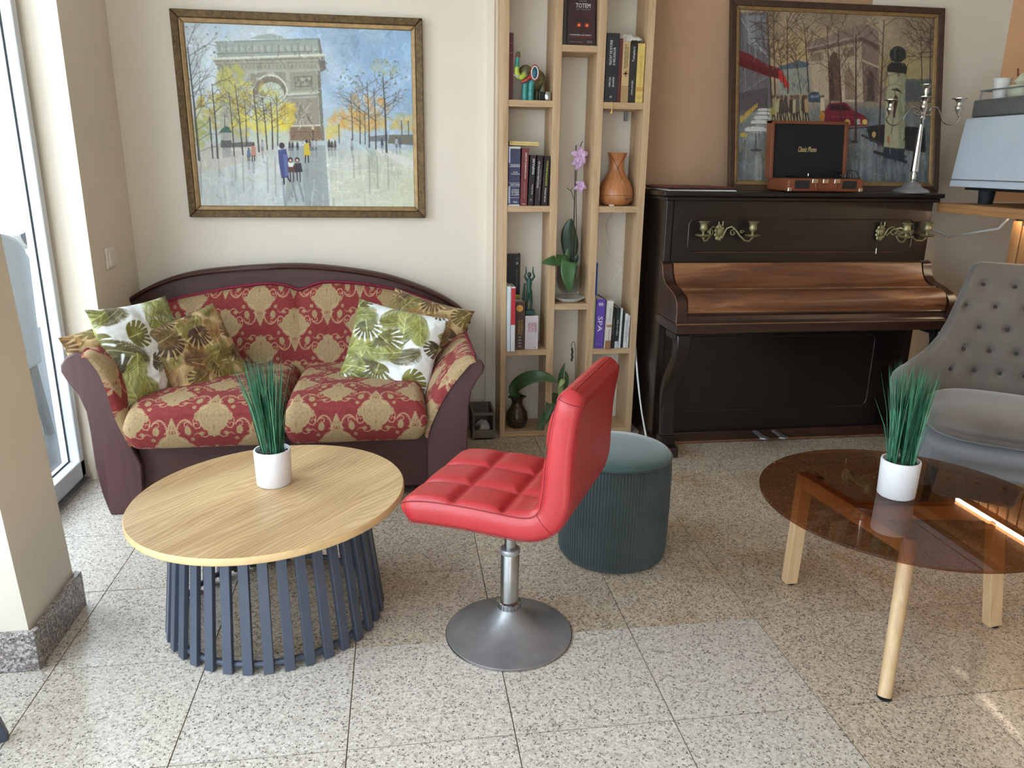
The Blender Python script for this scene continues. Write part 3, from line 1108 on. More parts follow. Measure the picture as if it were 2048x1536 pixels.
def print_leaves(seed, style):
    """tropical leaf print, 0.45 m square in mm; style 0 fresh green on white, 1 brown and olive"""
    g = random.Random(seed)
    base = (232, 234, 232) if style == 0 else (198, 170, 124)
    cv = Canvas(340, 340, base, unit=340 / 450.0, wrap=True)
    greens = [(120, 118, 58), (138, 138, 70), (100, 100, 50), (160, 158, 98), (88, 80, 48)] if style == 0 else [(124, 88, 46), (144, 106, 58), (106, 82, 44), (124, 112, 58), (92, 62, 38)]
    darks = [(84, 74, 48), (104, 98, 46), (120, 116, 52)] if style == 0 else [(84, 56, 34), (104, 74, 40), (116, 96, 46)]
    pal = (222, 226, 170) if style == 0 else (220, 204, 152)

    def frond(x, y, a, L, c):
        """palm frond: fine leaflets with the ground showing between them"""
        n = 30
        bend = g.uniform(-0.5, 0.5)
        pts = []
        for i in range(n + 1):
            t = i / n
            aa = a + bend * t
            pts.append((x if i == 0 else pts[-1][0] + math.cos(aa) * L / n, y if i == 0 else pts[-1][1] + math.sin(aa) * L / n))
        for i in range(n):
            t = (i + 1) / n
            aa = a + bend * t
            px, py = pts[i]
            ll = L * 0.46 * math.sin(math.pi * min(1, 0.16 + t * 0.86)) + 5
            for s_ in (-1, 1):
                b = aa + s_ * (0.95 - 0.5 * t)
                k_ = g.uniform(0.78, 1.22)
                cc = tuple(int(v * k_) for v in c)
                cv.line([(px, py), (px + math.cos(b) * ll * 0.5, py + math.sin(b) * ll * 0.5), (px + math.cos(b - s_ * 0.22) * ll, py + math.sin(b - s_ * 0.22) * ll)], L / n * 0.86, cc, 0.97, 0.8)
        cv.line(pts, 2.6, pal, 0.9, 0.8)

    def monstera(x, y, a, R_, c):
        pts = []
        for i in range(48):
            t = 2 * math.pi * i / 48
            r = R_ * (0.84 + 0.18 * math.cos(t) - 0.10 * math.cos(2 * t))
            pts.append((x + r * math.cos(t + a), y + r * math.sin(t + a) * 0.9))
        cv.poly(pts, c)
        cv.poly([(x - math.cos(a) * R_ * .6, y - math.sin(a) * R_ * .5)] + pts[1:23], tuple(int(v * 0.78) for v in c), 0.75)
        for i in range(4):
            for s_ in (-1, 1):
                b = a + s_ * (0.42 + 0.42 * i)
                r0 = 0.42 + 0.06 * i
                cv.line([(x + math.cos(b) * R_ * r0, y + math.sin(b) * R_ * r0 * 0.9), (x + math.cos(b - s_ * .12) * R_ * 0.8, y + math.sin(b - s_ * .12) * R_ * 0.74), (x + math.cos(b - s_ * .2) * R_ * 1.12, y + math.sin(b - s_ * .2) * R_ * 1.0)], 3.0, base, 1.0, 9)
                cv.line([(x, y), (x + math.cos(b + s_ * 0.15) * R_ * 0.8, y + math.sin(b + s_ * 0.15) * R_ * 0.72)], 1.4, pal, 0.5, 0.8)
        cv.line([(x - math.cos(a) * R_ * .7, y - math.sin(a) * R_ * .6), (x + math.cos(a) * R_, y + math.sin(a) * R_ * .9)], 2.6, pal, 0.9, 1.2)

    for i in range(22):
        frond(g.uniform(0, 450), g.uniform(0, 450), g.uniform(0, 6.28), g.uniform(120, 200), g.choice(greens))
    for i in range(9):
        monstera(50 + 150 * (i % 3) + g.uniform(-40, 40), 60 + 150 * (i // 3) + g.uniform(-40, 40), g.uniform(0, 6.28), g.uniform(46, 66), g.choice(darks))
    for i in range(7):
        frond(g.uniform(0, 450), g.uniform(0, 450), g.uniform(0, 6.28), g.uniform(110, 170), g.choice(greens[1:4]))
    return cv

# ------------------------------------------------------------------ more materials
M['maroon'] = wood('maroon_painted_wood', [(58, 32, 28), (70, 39, 35), (80, 46, 42)], 'x', 1.0, 0.5, bmp=0.05, worn=((176, 150, 132), 7.0, 0.72), var=0.12)
M['maroon_v'] = wood('maroon_painted_board', [(74, 46, 46), (88, 56, 56), (98, 64, 64)], 'z', 1.0, 0.38, bmp=0.05, worn=((180, 158, 146), 7.0, 0.70), var=0.12)
M['damask'] = printed('damask_cloth', 0.8, sheen=0.04, bmp=0.25, bscale=420)
M['leafprint'] = printed('satin_leaf_print', 0.5, sheen=0.1, bmp=0.1, bscale=60)
M['canvas'] = printed('oil_on_canvas', 0.45, bmp=0.35, bscale=180)
M['piping'] = plain('crimson_braid', (128, 30, 52), 0.8, bmp=0.4, bscale=300)
M['black_cloth'] = plain('black_cloth', (24, 26, 26), 0.9, sheen=0.2)
M['oak_top'] = None
M['navy_steel'] = plain('navy_powder_coat', (74, 80, 95), 0.42, var=0.05)
M['pot'] = plain('white_ceramic', (232, 230, 232), 0.55, var=0.03, scale=60)
M['grass'] = plain('artificial_grass', (46, 104, 76), 0.45, var=0.35, scale=30)
M['grass2'] = plain('artificial_grass_light', (84, 134, 100), 0.45, var=0.3, scale=30)
M['pebble'] = plain('dark_pebbles', (84, 78, 70), 0.6, var=0.6, scale=120)
M['red'] = plain('red_leatherette', (178, 44, 48), 0.38, var=0.08, scale=5, bmp=0.12, bscale=380, coat=0.1)
M['red_seam'] = plain('dark_red_thread', (128, 26, 32), 0.7)
M['steel'] = plain('worn_chrome', (176, 176, 176), 0.24, 1.0, var=0.12, scale=25, bmp=0.05, bscale=90)
M['steel_dull'] = plain('tarnished_steel', (158, 158, 160), 0.42, 0.65, var=0.22, scale=9, bmp=0.08, bscale=120)
M['velvet_green'] = plain('bottle_green_corduroy', (54, 64, 63), 0.85, var=0.22, scale=7, sheen=0.35)
M['velvet_green_top'] = plain('bottle_green_velvet', (58, 82, 78), 0.85, var=0.16, scale=6, sheen=0.7)
M['velvet_grey'] = plain('grey_velvet', (100, 92, 85), 0.85, var=0.22, scale=5, sheen=0.5)
M['velvet_grey_side'] = plain('grey_velvet_side', (118, 118, 122), 0.85, var=0.1, scale=5, sheen=0.4)
M['button'] = plain('dark_button', (58, 54, 52), 0.8)
M['beech'] = wood('pale_beech', [(196, 160, 118), (212, 178, 136), (222, 190, 148)], 'z', 1.2, 0.45, bmp=0.02, var=0.12)
M['beech_y'] = wood('pale_beech_rail', [(196, 160, 118), (212, 178, 136), (222, 190, 148)], 'y', 1.2, 0.45, bmp=0.02, var=0.12)
M['smoked'] = pane_mat('smoked_bronze_glass', (0.62, 0.44, 0.32, 1), ior=1.5)
M['ebony'] = wood('ebonised_wood', [(13, 10, 9), (20, 14, 13), (30, 20, 18)], 'x', 1.0, 0.34, bmp=0.05, coat=0.15, var=0.2)
M['ebony_v'] = wood('ebonised_wood_upright', [(16, 12, 11), (26, 18, 16), (40, 26, 23)], 'z', 1.0, 0.28, bmp=0.05, coat=0.2, var=0.2)
M['rosewood'] = wood('rubbed_rosewood', [(54, 30, 21), (116, 72, 46), (168, 118, 80)], 'x', 0.8, 0.34, bmp=0.06, stretch=9, coat=0.2, var=0.3)
M['rosewood_dark'] = wood('dark_rosewood', [(28, 17, 14), (50, 28, 22), (76, 46, 34)], 'x', 0.8, 0.34, bmp=0.06, stretch=9, coat=0.2, var=0.3)
M['worn_edge'] = plain('worn_wood_edge', (120, 82, 56), 0.5, var=0.4, scale=20)
M['brass'] = plain('old_brass', (150, 142, 104), 0.42, 0.55, var=0.25, scale=40)
M['bronze_frame'] = plain('bronze_gilt_frame', (96, 74, 46), 0.42, 0.55, var=0.4, scale=60, bmp=0.6, bscale=160)
M['gold_slip'] = plain('gold_slip', (150, 122, 84), 0.38, 0.5, var=0.2, scale=40)
M['walnut_frame'] = plain('dark_walnut_frame', (70, 50, 40), 0.4, var=0.25, scale=30)
M['switch'] = plain('switch_plastic', (232, 226, 216), 0.4, var=0.02)


def oak_top():
    m, nt, bs = newmat('oak_veneer_top')
    rot = (0, 0, math.radians(-49))
    vec = coords(nt, (1, 1, 1), rot)
    nz = tex(nt, 'ShaderNodeTexNoise', Scale=3.0, Detail=3.0)
    mp = nt.nodes.new('ShaderNodeMapping')
    mp.inputs['Scale'].default_value = (0.7, 2.2, 1)
    nt.links.new(vec, mp.inputs['Vector'])
    nt.links.new(mp.outputs[0], nz.inputs['Vector'])
    ad = nt.nodes.new('ShaderNodeVectorMath')
    ad.operation = 'MULTIPLY_ADD'
    nt.links.new(nz.outputs['Color'], ad.inputs[0])
    ad.inputs[1].default_value = (0.0, 0.16, 0)
    nt.links.new(vec, ad.inputs[2])
    mp2 = nt.nodes.new('ShaderNodeMapping')
    mp2.inputs['Scale'].default_value = (1.2, 16, 1)
    nt.links.new(ad.outputs[0], mp2.inputs['Vector'])
    wv = tex(nt, 'ShaderNodeTexWave', Scale=1.2, Distortion=1.6, Detail=2.0)
    wv.bands_direction = 'Y'
    wv.inputs['Detail Scale'].default_value = 1.2
    nt.links.new(mp2.outputs[0], wv.inputs['Vector'])
    c1 = ramp(nt, wv.outputs['Fac'], [(0.0, lin(196, 162, 118)), (0.35, lin(204, 170, 124)), (1.0, lin(216, 184, 138))])
    mp3 = nt.nodes.new('ShaderNodeMapping')
    mp3.inputs['Scale'].default_value = (2.2, 120, 1)
    nt.links.new(vec, mp3.inputs['Vector'])
    n2 = tex(nt, 'ShaderNodeTexNoise', Scale=2.0, Detail=4.0)
    nt.links.new(mp3.outputs[0], n2.inputs['Vector'])
    c2 = mixc(nt, 0.35, c1, ramp(nt, n2.outputs['Fac'], [(0.35, (0.55, 0.5, 0.45, 1)), (0.6, (1, 1, 1, 1))]), 'MULTIPLY')
    n4 = tex(nt, 'ShaderNodeTexNoise', Scale=1.6, Detail=2.0)
    mp4 = nt.nodes.new('ShaderNodeMapping')
    mp4.inputs['Scale'].default_value = (1, 5, 1)
    nt.links.new(vec, mp4.inputs['Vector'])
    nt.links.new(mp4.outputs[0], n4.inputs['Vector'])
    c3 = mixc(nt, 0.5, c2, ramp(nt, n4.outputs['Fac'], [(0.35, lin(176, 150, 122)), (0.65, (1, 1, 1, 1))]), 'MULTIPLY')
    nt.links.new(c3, bs.inputs['Base Color'])
    bs.inputs['Roughness'].default_value = 0.38
    bump(nt, bs, n2.outputs['Fac'], 0.05, 0.002)
    return m


M['oak_top'] = oak_top()
M['oak_edge'] = plain('oak_edge_band', (214, 178, 128), 0.45, var=0.08, scale=30)

# ------------------------------------------------------------------ the room
YW = 3.82      # back wall
XL = -1.21     # short left wall by the sofa
XG = -1.36     # window line


def struct(mb, name, mat, bevel=0.0):
    o = mb.build(name, mat, bevel=bevel)
    o['kind'] = 'structure'
    return o


# floor: slab of grout with every tile a piece on it
fl = struct(MB().bx(-1.42, 5.2, -2.8, YW + 0.02, -0.10, -0.0025), 'floor', M['grout'])
T0x, T0y, TS = 0.2478, 1.5433, 0.4
tm = MB()
e = 0.0016
tm.bx(e, TS - e, e, TS - e, -0.012, 0.0)
tile0 = {}
for i in range(-5, 13):
    for j in range(-11, 6):
        x = T0x + i * TS
        y = T0y + j * TS
        x0, x1, y0, y1 = max(x, -1.42), min(x + TS, 5.2), max(y, -2.8), min(y + TS, YW)
        if x1 - x0 < 0.01 or y1 - y0 < 0.01:
            continue
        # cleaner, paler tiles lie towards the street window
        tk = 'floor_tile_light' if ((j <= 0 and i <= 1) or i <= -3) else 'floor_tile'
        whole = (x1 - x0) > TS - 1e-4 and (y1 - y0) > TS - 1e-4
        if whole and tk in tile0:
            t = tile0[tk].copy()
            col.objects.link(t)
            t.location = (x, y, 0)
        else:
            b = MB().bx(e, x1 - x0 - e, e, y1 - y0 - e, -0.012, 0.0)
            t = b.build('tile', M[tk], fl, local=True)
            t.location = (x0, y0, 0)
            if whole:
                tile0[tk] = t
        t.parent = fl

struct(MB().bx(-1.42, 1.150, YW, YW + 0.2, 0, 2.9), 'wall_back', M['wall'])
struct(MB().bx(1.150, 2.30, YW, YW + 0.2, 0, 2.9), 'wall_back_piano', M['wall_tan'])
struct(MB().bx(2.30, 3.05, YW, YW + 0.2, 0, 2.9), 'wall_back_right', M['wall'])
struct(MB().bx(3.05, 5.3, YW, YW + 0.2, 1.16, 2.9), 'wall_back_bar', M['wall_peach'])
struct(MB().bx(3.05, 5.3, YW, YW + 0.2, 0, 1.16), 'wall_back_bar_lower', M['wall'])  # cream colour stands in for the lamp strip's glow on the peach wall
struct(MB().bx(-1.42, XL, 3.29, YW, 0, 2.9), 'wall_left_corner', M['wall'])
struct(MB().prism([(-1.42, 0), (-1.0, 0), (-1.125, 2.9), (-1.42, 2.9)], 1.962, 2.258, 'xz'), 'wall_left_pier', M['wall'])
struct(MB().bx(-1.42, -1.30, -1.15, 1.962, 2.62, 2.9), 'wall_left_lintel', M['wall'])
struct(MB().bx(-1.42, -1.30, 2.258, 3.29, 2.62, 2.9), 'wall_left_lintel_rear', M['wall'])
struct(MB().bx(-1.42, -1.30, -2.9, -1.15, 0, 2.9), 'wall_left_front', M['wall'])
struct(MB().bx(5.2, 5.4, -2.9, YW + 0.2, 0, 2.9), 'wall_right', M['wall_peach'])
struct(MB().bx(-1.42, 5.4, -2.9, YW + 0.2, 2.9, 3.1), 'ceiling', M['ceiling'])
# street wall behind, with two narrow gaps that let slivers of sun in
fw = MB()
sx0, sx1 = 0.945, 0.965
fw.bx(-1.42, -1.3, -2.9, -2.88, 0, 2.9)
fw.bx(0.4, sx0, -2.9, -2.88, 0, 2.9)
fw.bx(-1.3, 0.4, -2.9, -2.88, 0, 0.3)
fw.bx(-1.3, 0.4, -2.9, -2.88, 2.5, 2.9)
fw.bx(sx1, 5.4, -2.9, -2.88, 0, 2.9)
fw.bx(sx0, sx1, -2.9, -2.88, 0, 2.643)
fw.bx(sx0, sx1, -2.9, -2.88, 2.752, 2.779)
fw.bx(sx0, sx1, -2.9, -2.88, 2.817, 2.9)
struct(fw, 'wall_front', M['wall'])
# granite skirting on the pier
sk = MB()
sk.bx(-1.42, -0.985, 1.944, 1.9622, 0, 0.115)
sk.bx(-1.0002, -0.985, 1.9622, 2.272, 0, 0.115)
sk.bx(-1.42, -1.0002, 2.2578, 2.272, 0, 0.115)
struct(sk, 'baseboard_pier', M['skirt'], 0.002)
# vertical pipe casing beside the bookshelf
struct(MB().bx(0.420, 0.456, YW - 0.022, YW, 0, 2.9).bx(0.456, 0.474, YW - 0.012, YW, 0, 2.9), 'trim_1', M['wall'], 0.002)


def window_unit(name, y0, y1, x, leaf_mid=None):
    """full-height glazed door: fixed frame, leaf frame, pane, gasket, threshold"""
    f = MB()
    f.bx(x - 0.04, x + 0.03, y0, y0 + 0.018, 0.0, 2.62)
    f.bx(x - 0.04, x + 0.03, y1 - 0.018, y1, 0.0, 2.62)
    f.bx(x - 0.04, x + 0.03, y0, y1, 2.57, 2.62)
    f.bx(x - 0.04, x + 0.03, y0, y1, 0.0, 0.035)
    root = struct(f, name, M['pvc'], 0.004)
    l0, l1 = y0 + 0.014, y1 - 0.014
    cuts = [l0] + ([leaf_mid] if leaf_mid else []) + [l1]
    sw_ = 0.042
    for a, b in zip(cuts[:-1], cuts[1:]):
        m = MB()
        m.bx(x - 0.02, x + 0.05, a, a + sw_, 0.03, 2.575)
        m.bx(x - 0.02, x + 0.05, b - sw_, b, 0.03, 2.575)
        m.bx(x - 0.02, x + 0.05, a, b, 0.03, 0.105)
        m.bx(x - 0.02, x + 0.05, a, b, 2.50, 2.575)
        lf = m.build('leaf_frame', M['pvc'], root, bevel=0.005)
        k = MB()
        for u, v in ((a + sw_ - 0.002, a + sw_ + 0.003), (b - sw_ - 0.003, b - sw_ + 0.002)):
            k.bx(x + 0.004, x + 0.010, u, v, 0.105, 2.50)
        k.bx(x + 0.004, x + 0.010, a + sw_, b - sw_, 0.103, 0.109)
        k.build('gasket', M['rubber'], lf)
        MB().bx(x - 0.004, x + 0.004, a + sw_ - 0.004, b - sw_ + 0.004, 0.10, 2.505).build('pane', M['pane'], lf)
    MB().bx(x - 0.09, x + 0.06, y0, y1, -0.005, 0.012).build('threshold', M['steel_dull'], root)
    return root


M['pane'] = pane_mat('window_glass', (0.93, 0.96, 0.95, 1))
window_unit('window_1', 2.262, 3.288, XG - 0.03)
window_unit('window_2', -1.15, 1.958, XG - 0.03, 0.42)

f3 = MB()  # unseen shop window, added for more frontal light on the back wall
for q in ((-1.3, -1.22), (-0.49, -0.41), (0.32, 0.4)):
    f3.bx(q[0], q[1], -2.92, -2.86, 0.3, 2.5)
f3.bx(-1.3, 0.4, -2.92, -2.86, 0.3, 0.38).bx(-1.3, 0.4, -2.92, -2.86, 2.42, 2.5)
w3 = struct(f3, 'added_window', M['pvc'], 0.005)
for q in ((-1.22, -0.49), (-0.41, 0.32)):
    MB().bx(q[0], q[1], -2.894, -2.886, 0.38, 2.42).build('pane', M['pane'], w3)

# low cable box and cable beside the window
cb = thing('cable_box', (-1.285, 3.255, 0.33), 'small pale socket box low on the window reveal behind the maroon sofa arm', 'socket')
MB().bx(-1.30, -1.235, 3.25, 3.289, 0.33, 0.46).build('casing', M['switch'], cb, bevel=0.004)
MB().tube([(-1.26, 3.245, 0.36), (-1.25, 3.235, 0.33), (-1.235, 3.235, 0.30), (-1.228, 3.245, 0.2), (-1.235, 3.26, 0.05)], 0.0045, 6).build('cable', M['rubber'], cb, 60)

sw = thing('light_switch', (XL, 3.48, 0.88), 'white double light switch on the left wall above the sofa arm', 'switch')
MB().bx(XL, XL + 0.010, 3.435, 3.525, 0.875, 0.965).build('plate', M['switch'], sw, bevel=0.004)
MB().bx(XL + 0.010, XL + 0.017, 3.448, 3.478, 0.889, 0.951).build('rocker', M['switch'], sw, bevel=0.002)
MB().bx(XL + 0.010, XL + 0.017, 3.482, 3.512, 0.889, 0.951).build('rocker', M['switch'], sw, bevel=0.002)

# ------------------------------------------------------------------ outside the window
gr = MB().bx(-60, -1.42, -20, 90, -0.16, -0.06).bx(-1.42, 30, -20, -2.9, -0.16, -0.06).build('pavement', M['pave'])
gr['kind'] = 'structure'
hs = thing('building_across', (-32, 24, -0.06), 'pale rendered building across the street seen through the window', 'building')
MB().bx(-36, -31, -14, 52, -0.06, 6.0).build('wall', M['facade'], hs)
M['shut'] = plain('grey_window', (120, 130, 140), 0.3)
for k in range(9):
    for zz in (1.0, 3.8):
        wd = MB().bx(-31.03, -30.97, -9 + k * 6.5, -7.4 + k * 6.5, zz, zz + 1.7).build('window', M['shut'], hs)
        MB().bx(-30.97, -30.94, -9.1 + k * 6.5, -7.3 + k * 6.5, zz - 0.08, zz).build('sill', M['facade'], wd)


def car(loc):
    t = thing('parked_car', loc, 'white parked car out in the street seen through the left window', 'car')
    x, y, z = loc
    body = [(-2.1, 0.25), (-2.1, 0.75), (-1.95, 0.92), (-1.05, 1.02), (-0.45, 1.46), (0.9, 1.48), (1.75, 1.06), (2.1, 0.95), (2.15, 0.3), (1.75, 0.25)]
    body += [(1.3 + 0.38 * math.cos(a), 0.3 + 0.38 * math.sin(a)) for a in [math.pi * i / 10 for i in range(11)]]
    body += [(-1.3 + 0.38 * math.cos(a), 0.3 + 0.38 * math.sin(a)) for a in [math.pi * i / 10 for i in range(11)]]
    MB().prism([(y + p, z + q) for p, q in body], x - 0.85, x + 0.85, 'yz').build('body', M['carwhite'], t, bevel=0.04)
    for s_ in (-1, 1):
        MB().prism([(y + p, z + q) for p, q in ((-0.85, 1.06), (-0.4, 1.4), (0.2, 1.41), (0.2, 1.06))], x + s_ * 0.845, x + s_ * 0.86, 'yz').build('window', M['shut'], t)
        MB().prism([(y + p, z + q) for p, q in ((0.28, 1.06), (0.28, 1.41), (0.85, 1.41), (1.45, 1.06))], x + s_ * 0.845, x + s_ * 0.86, 'yz').build('window', M['shut'], t)
        for wy in (-1.3, 1.3):
            R_ = Matrix.Rotation(math.pi / 2, 3, 'Y')
            w = MB().lathe([(0.2, -0.11), (0.32, -0.11), (0.33, 0), (0.32, 0.11), (0.2, 0.11)], (x + s_ * 0.74, y + wy, z + 0.33), 24, R_).build('wheel', M['rubber'], t, 40)
            MB().lathe([(0.02, -0.115), (0.2, -0.113), (0.2, 0.113), (0.02, 0.115)], (x + s_ * 0.74, y + wy, z + 0.33), 20, R_).build('hub_cap', M['steel_dull'], w, 40)


M['carwhite'] = plain('white_car_paint', (236, 238, 240), 0.2, var=0.02, coat=0.5)
car((-6.3, 14.4, -0.06))


def terrace_chair(loc, rz):
    t = thing('terrace_chair', loc, 'grey outdoor armchair with rounded back standing outside the window', 'chair', rz=rz)
    p = MB()
    N = 40
    outl = [(-0.28, 0.38), (-0.30, 0.9)] + [(-0.30 + 0.60 * 0.5 * (1 - math.cos(math.pi * i / 12)), 0.9 + 0.14 * math.sin(math.pi * i / 12)) for i in range(13)] + [(0.30, 0.9), (0.28, 0.38)]
    p.prism(outl, 0.24, 0.31, 'xz')
    p.build('backrest', M['outgrey'], t, local=True, bevel=0.02)
    MB().bx(-0.28, 0.28, -0.26, 0.28, 0.36, 0.46).build('seat', M['outgrey'], t, local=True, bevel=0.03)
    for s_ in (-1, 1):
        MB().tube([(s_ * 0.31, 0.27, 0.72), (s_ * 0.31, 0.0, 0.70), (s_ * 0.31, -0.24, 0.66), (s_ * 0.30, -0.27, 0.5)], 0.025, 8).build('armrest', M['outgrey'], t, 60, local=True)
        for q in (-0.24, 0.26):
            MB().beam((s_ * 0.26, q, 0.37), (s_ * 0.29, q * 1.08, 0.0), 0.035, 0.035).build('leg', M['outgrey'], t, local=True)


M['outgrey'] = plain('grey_woven_plastic', (40, 42, 44), 0.7, bmp=0.3, bscale=120)
terrace_chair((-2.08, 3.75, -0.0445), math.radians(-90))
M['mat'] = plain('terrace_shade_dark', (30, 33, 37), 0.9, var=0.2, bmp=0.4, bscale=90)  # near-black sheet stands in for shade on the terrace ground
tm_ = MB().bx(-3.3, -1.44, 2.3, 6.8, -0.0595, -0.045).build('terrace_shade', M['mat'])
tag(tm_, 'dark sheet standing in for shade on the terrace floor outside the window', 'mat')

# ------------------------------------------------------------------ sofa
WEAVE = weave_damask()
so = thing('sofa', (-0.45, 3.35, 0), 'antique two seat sofa in red and straw damask with maroon wooden frame', 'sofa')


def smooth_curve(pts, n):
    """Catmull-Rom through pts, n samples"""
    P = np.array(pts, float)
    P = np.vstack([2 * P[0] - P[1], P, 2 * P[-1] - P[-2]])
    m = len(P) - 3
    t = np.linspace(0, m - 1e-9, n)
    i = t.astype(int)
    f = (t - i)[:, None]
    p0, p1, p2, p3 = P[i], P[i + 1], P[i + 2], P[i + 3]
    return 0.5 * (2 * p1 + (p2 - p0) * f + (2 * p0 - 5 * p1 + 4 * p2 - p3) * f ** 2 + (3 * p1 - p0 - 3 * p2 + p3) * f ** 3)


# wooden parts
top = smooth_curve([(-1.30, 0.56), (-1.285, 0.64), (-1.20, 0.725), (-1.06, 0.795), (-0.90, 0.836), (-0.64, 0.859), (-0.40, 0.861), (-0.10, 0.82), (0.12, 0.748), (0.26, 0.672), (0.318, 0.61), (0.322, 0.56)], 60)
bk = MB().prism([tuple(p) for p in top] + [(0.26, 0.08), (-1.24, 0.08)], 3.68, 3.735, 'xz')
bk.build('back_frame', M['maroon'], so, bevel=0.008)
# moulding proud of the arch
MB().tube([(p[0], 3.675, p[1] - 0.012) for p in top[3:-3]], 0.011, 6).build('arch_moulding', M['maroon'], so, 60)

armR_in = smooth_curve([(0.092, 0.20), (0.096, 0.29), (0.123, 0.363), (0.164, 0.445), (0.213, 0.515), (0.262, 0.572)], 20)
armR = [tuple(p) for p in armR_in] + [(0.288, 0.588), (0.308, 0.58), (0.321, 0.556), (0.312, 0.53), (0.292, 0.505), (0.268, 0.46), (0.256, 0.38), (0.252, 0.25), (0.252, 0.0), (0.165, 0.0), (0.150, 0.02), (0.092, 0.03)]
armL_in = smooth_curve([(-0.995, 0.20), (-1.03, 0.30), (-1.062, 0.40), (-1.078, 0.50), (-1.098, 0.575), (-1.128, 0.625)], 20)
armL = [tuple(p) for p in armL_in] + [(-1.150, 0.640), (-1.176, 0.645), (-1.205, 0.63), (-1.228, 0.598), (-1.230, 0.575), (-1.212, 0.535), (-1.182, 0.485), (-1.164, 0.42), (-1.160, 0.34), (-1.160, 0.20), (-1.148, 0.085), (-1.129, 0.0), (-1.06, 0.0), (-1.004, 0.05)]
for out in (armR, armL):
    MB().prism(out, 2.915, 2.945, 'xz').build('arm_board', M['maroon_v'], so, bevel=0.006)
    c0 = (sum(p[0] for p in out) / len(out), 0.33)
    MB().prism([(c0[0] + (p - c0[0]) * 0.92, c0[1] + (q - c0[1]) * 0.965) for p, q in out], 2.945, 3.69, 'xz').build('arm_body', M['maroon'], so, bevel=0.01)
MB().bx(-1.01, 0.10, 2.955, 2.985, 0.05, 0.285).build('front_rail', M['maroon'], so, bevel=0.004)
MB().bx(-0.46, -0.452, 2.951, 2.957, 0.05, 0.27).build('rail_seam', M['rubber'], so)
MB().bx(-1.05, 0.15, 2.99, 3.68, 0.16, 0.27).build('seat_box', M['maroon'], so)

# upholstered arm pads: inner curve pushed out from the board edge
dm = M['damask']
for inner, sgn, z0 in ((armR_in, -1, 0.285), (armL_in, 1, 0.285)):
    prof = np.array([p for p in inner if p[1] > z0 - 0.02])
    top_pt = prof[-1] + np.array((-sgn * 0.022, 0.006))
    prof = np.vstack([prof, top_pt])
    prof = smooth_curve(prof[::2] if len(prof) % 2 else np.vstack([prof[::2], prof[-1:]]), 110)
    ds = np.r_[0, np.cumsum(np.hypot(*np.diff(prof, axis=0).T))]
    tt = ds / ds[-1]
    d = np.gradient(prof, axis=0)
    nrm = np.stack([d[:, 1], -d[:, 0]], 1)
    nrm /= np.linalg.norm(nrm, axis=1)[:, None]
    nrm *= -1 if (nrm[len(nrm) // 2, 0] * sgn < 0) else 1
    ny = 230
    yy = np.linspace(2.90, 3.66, ny)
    edge = np.clip(1 - np.abs((yy - 2.90) / 0.76 * 2 - 1) ** 14, 0, 1) ** 0.5
    thick = 0.045 * np.clip(np.sin(np.pi * np.clip(tt * 0.94 + 0.03, 0, 1)), 0, 1) ** 0.45
    P = np.zeros((ny, len(prof), 3))
    P[..., 0] = prof[None, :, 0] + nrm[None, :, 0] * thick[None] * edge[:, None]
    P[..., 2] = prof[None, :, 1] + nrm[None, :, 1] * thick[None] * edge[:, None]
    P[..., 1] = yy[:, None]
    C_ = WEAVE.sample(np.repeat((yy / 0.30)[:, None], len(prof), 1), np.repeat((-ds / 0.235)[None], ny, 0))
    grid_obj('arm_pad', P, dm, so, C_)
    MB().tube([(prof[-1][0] + nrm[-1][0] * 0.012, y_, prof[-1][1] + 0.012) for y_ in np.linspace(2.95, 3.62, 12)], 0.009, 6).build('piping', M['piping'], so, 60)

# back upholstery with two humps
nx, nz_ = 430, 170
xs = np.linspace(-1.12, 0.21, nx)
ctl = smooth_curve([(-1.16, 0.655), (-1.06, 0.695), (-0.90, 0.73), (-0.75, 0.757), (-0.60, 0.772), (-0.52, 0.762), (-0.462, 0.742), (-0.40, 0.765), (-0.33, 0.778), (-0.18, 0.768), (-0.02, 0.738), (0.12, 0.692), (0.22, 0.63)], 300)
ztop = np.interp(xs, ctl[:, 0], ctl[:, 1])
t = np.linspace(0, 1, nz_)
X_ = np.repeat(xs[:, None], nz_, 1)
Z_ = 0.30 + (ztop[:, None] - 0.30) * t[None]
ed = np.clip(1 - np.abs(2 * t - 1) ** 10, 0, 1) ** 0.5
exx = np.clip(1 - np.abs((xs + 0.455) / 0.665) ** 20, 0, 1) ** 0.5
crease = 1 - 0.35 * np.exp(-((xs + 0.462) / 0.03) ** 2)[:, None] * t[None] ** 2
Y_ = 3.60 + 0.085 * (Z_ - 0.30) / 0.45 - 0.055 * ed[None] * exx[:, None] * crease - 0.012 * np.sin(np.pi * t)[None]
C_ = WEAVE.sample(X_ / 0.30 + 0.37, -Z_ / 0.235 + 0.22)
grid_obj('back_upholstery', np.stack([X_, Y_, Z_], -1), dm, so, C_)
MB().tube([(x, 3.672, z + 0.004) for x, z in ctl[::6]], 0.0075, 6).build('piping', M['piping'], so, 60)

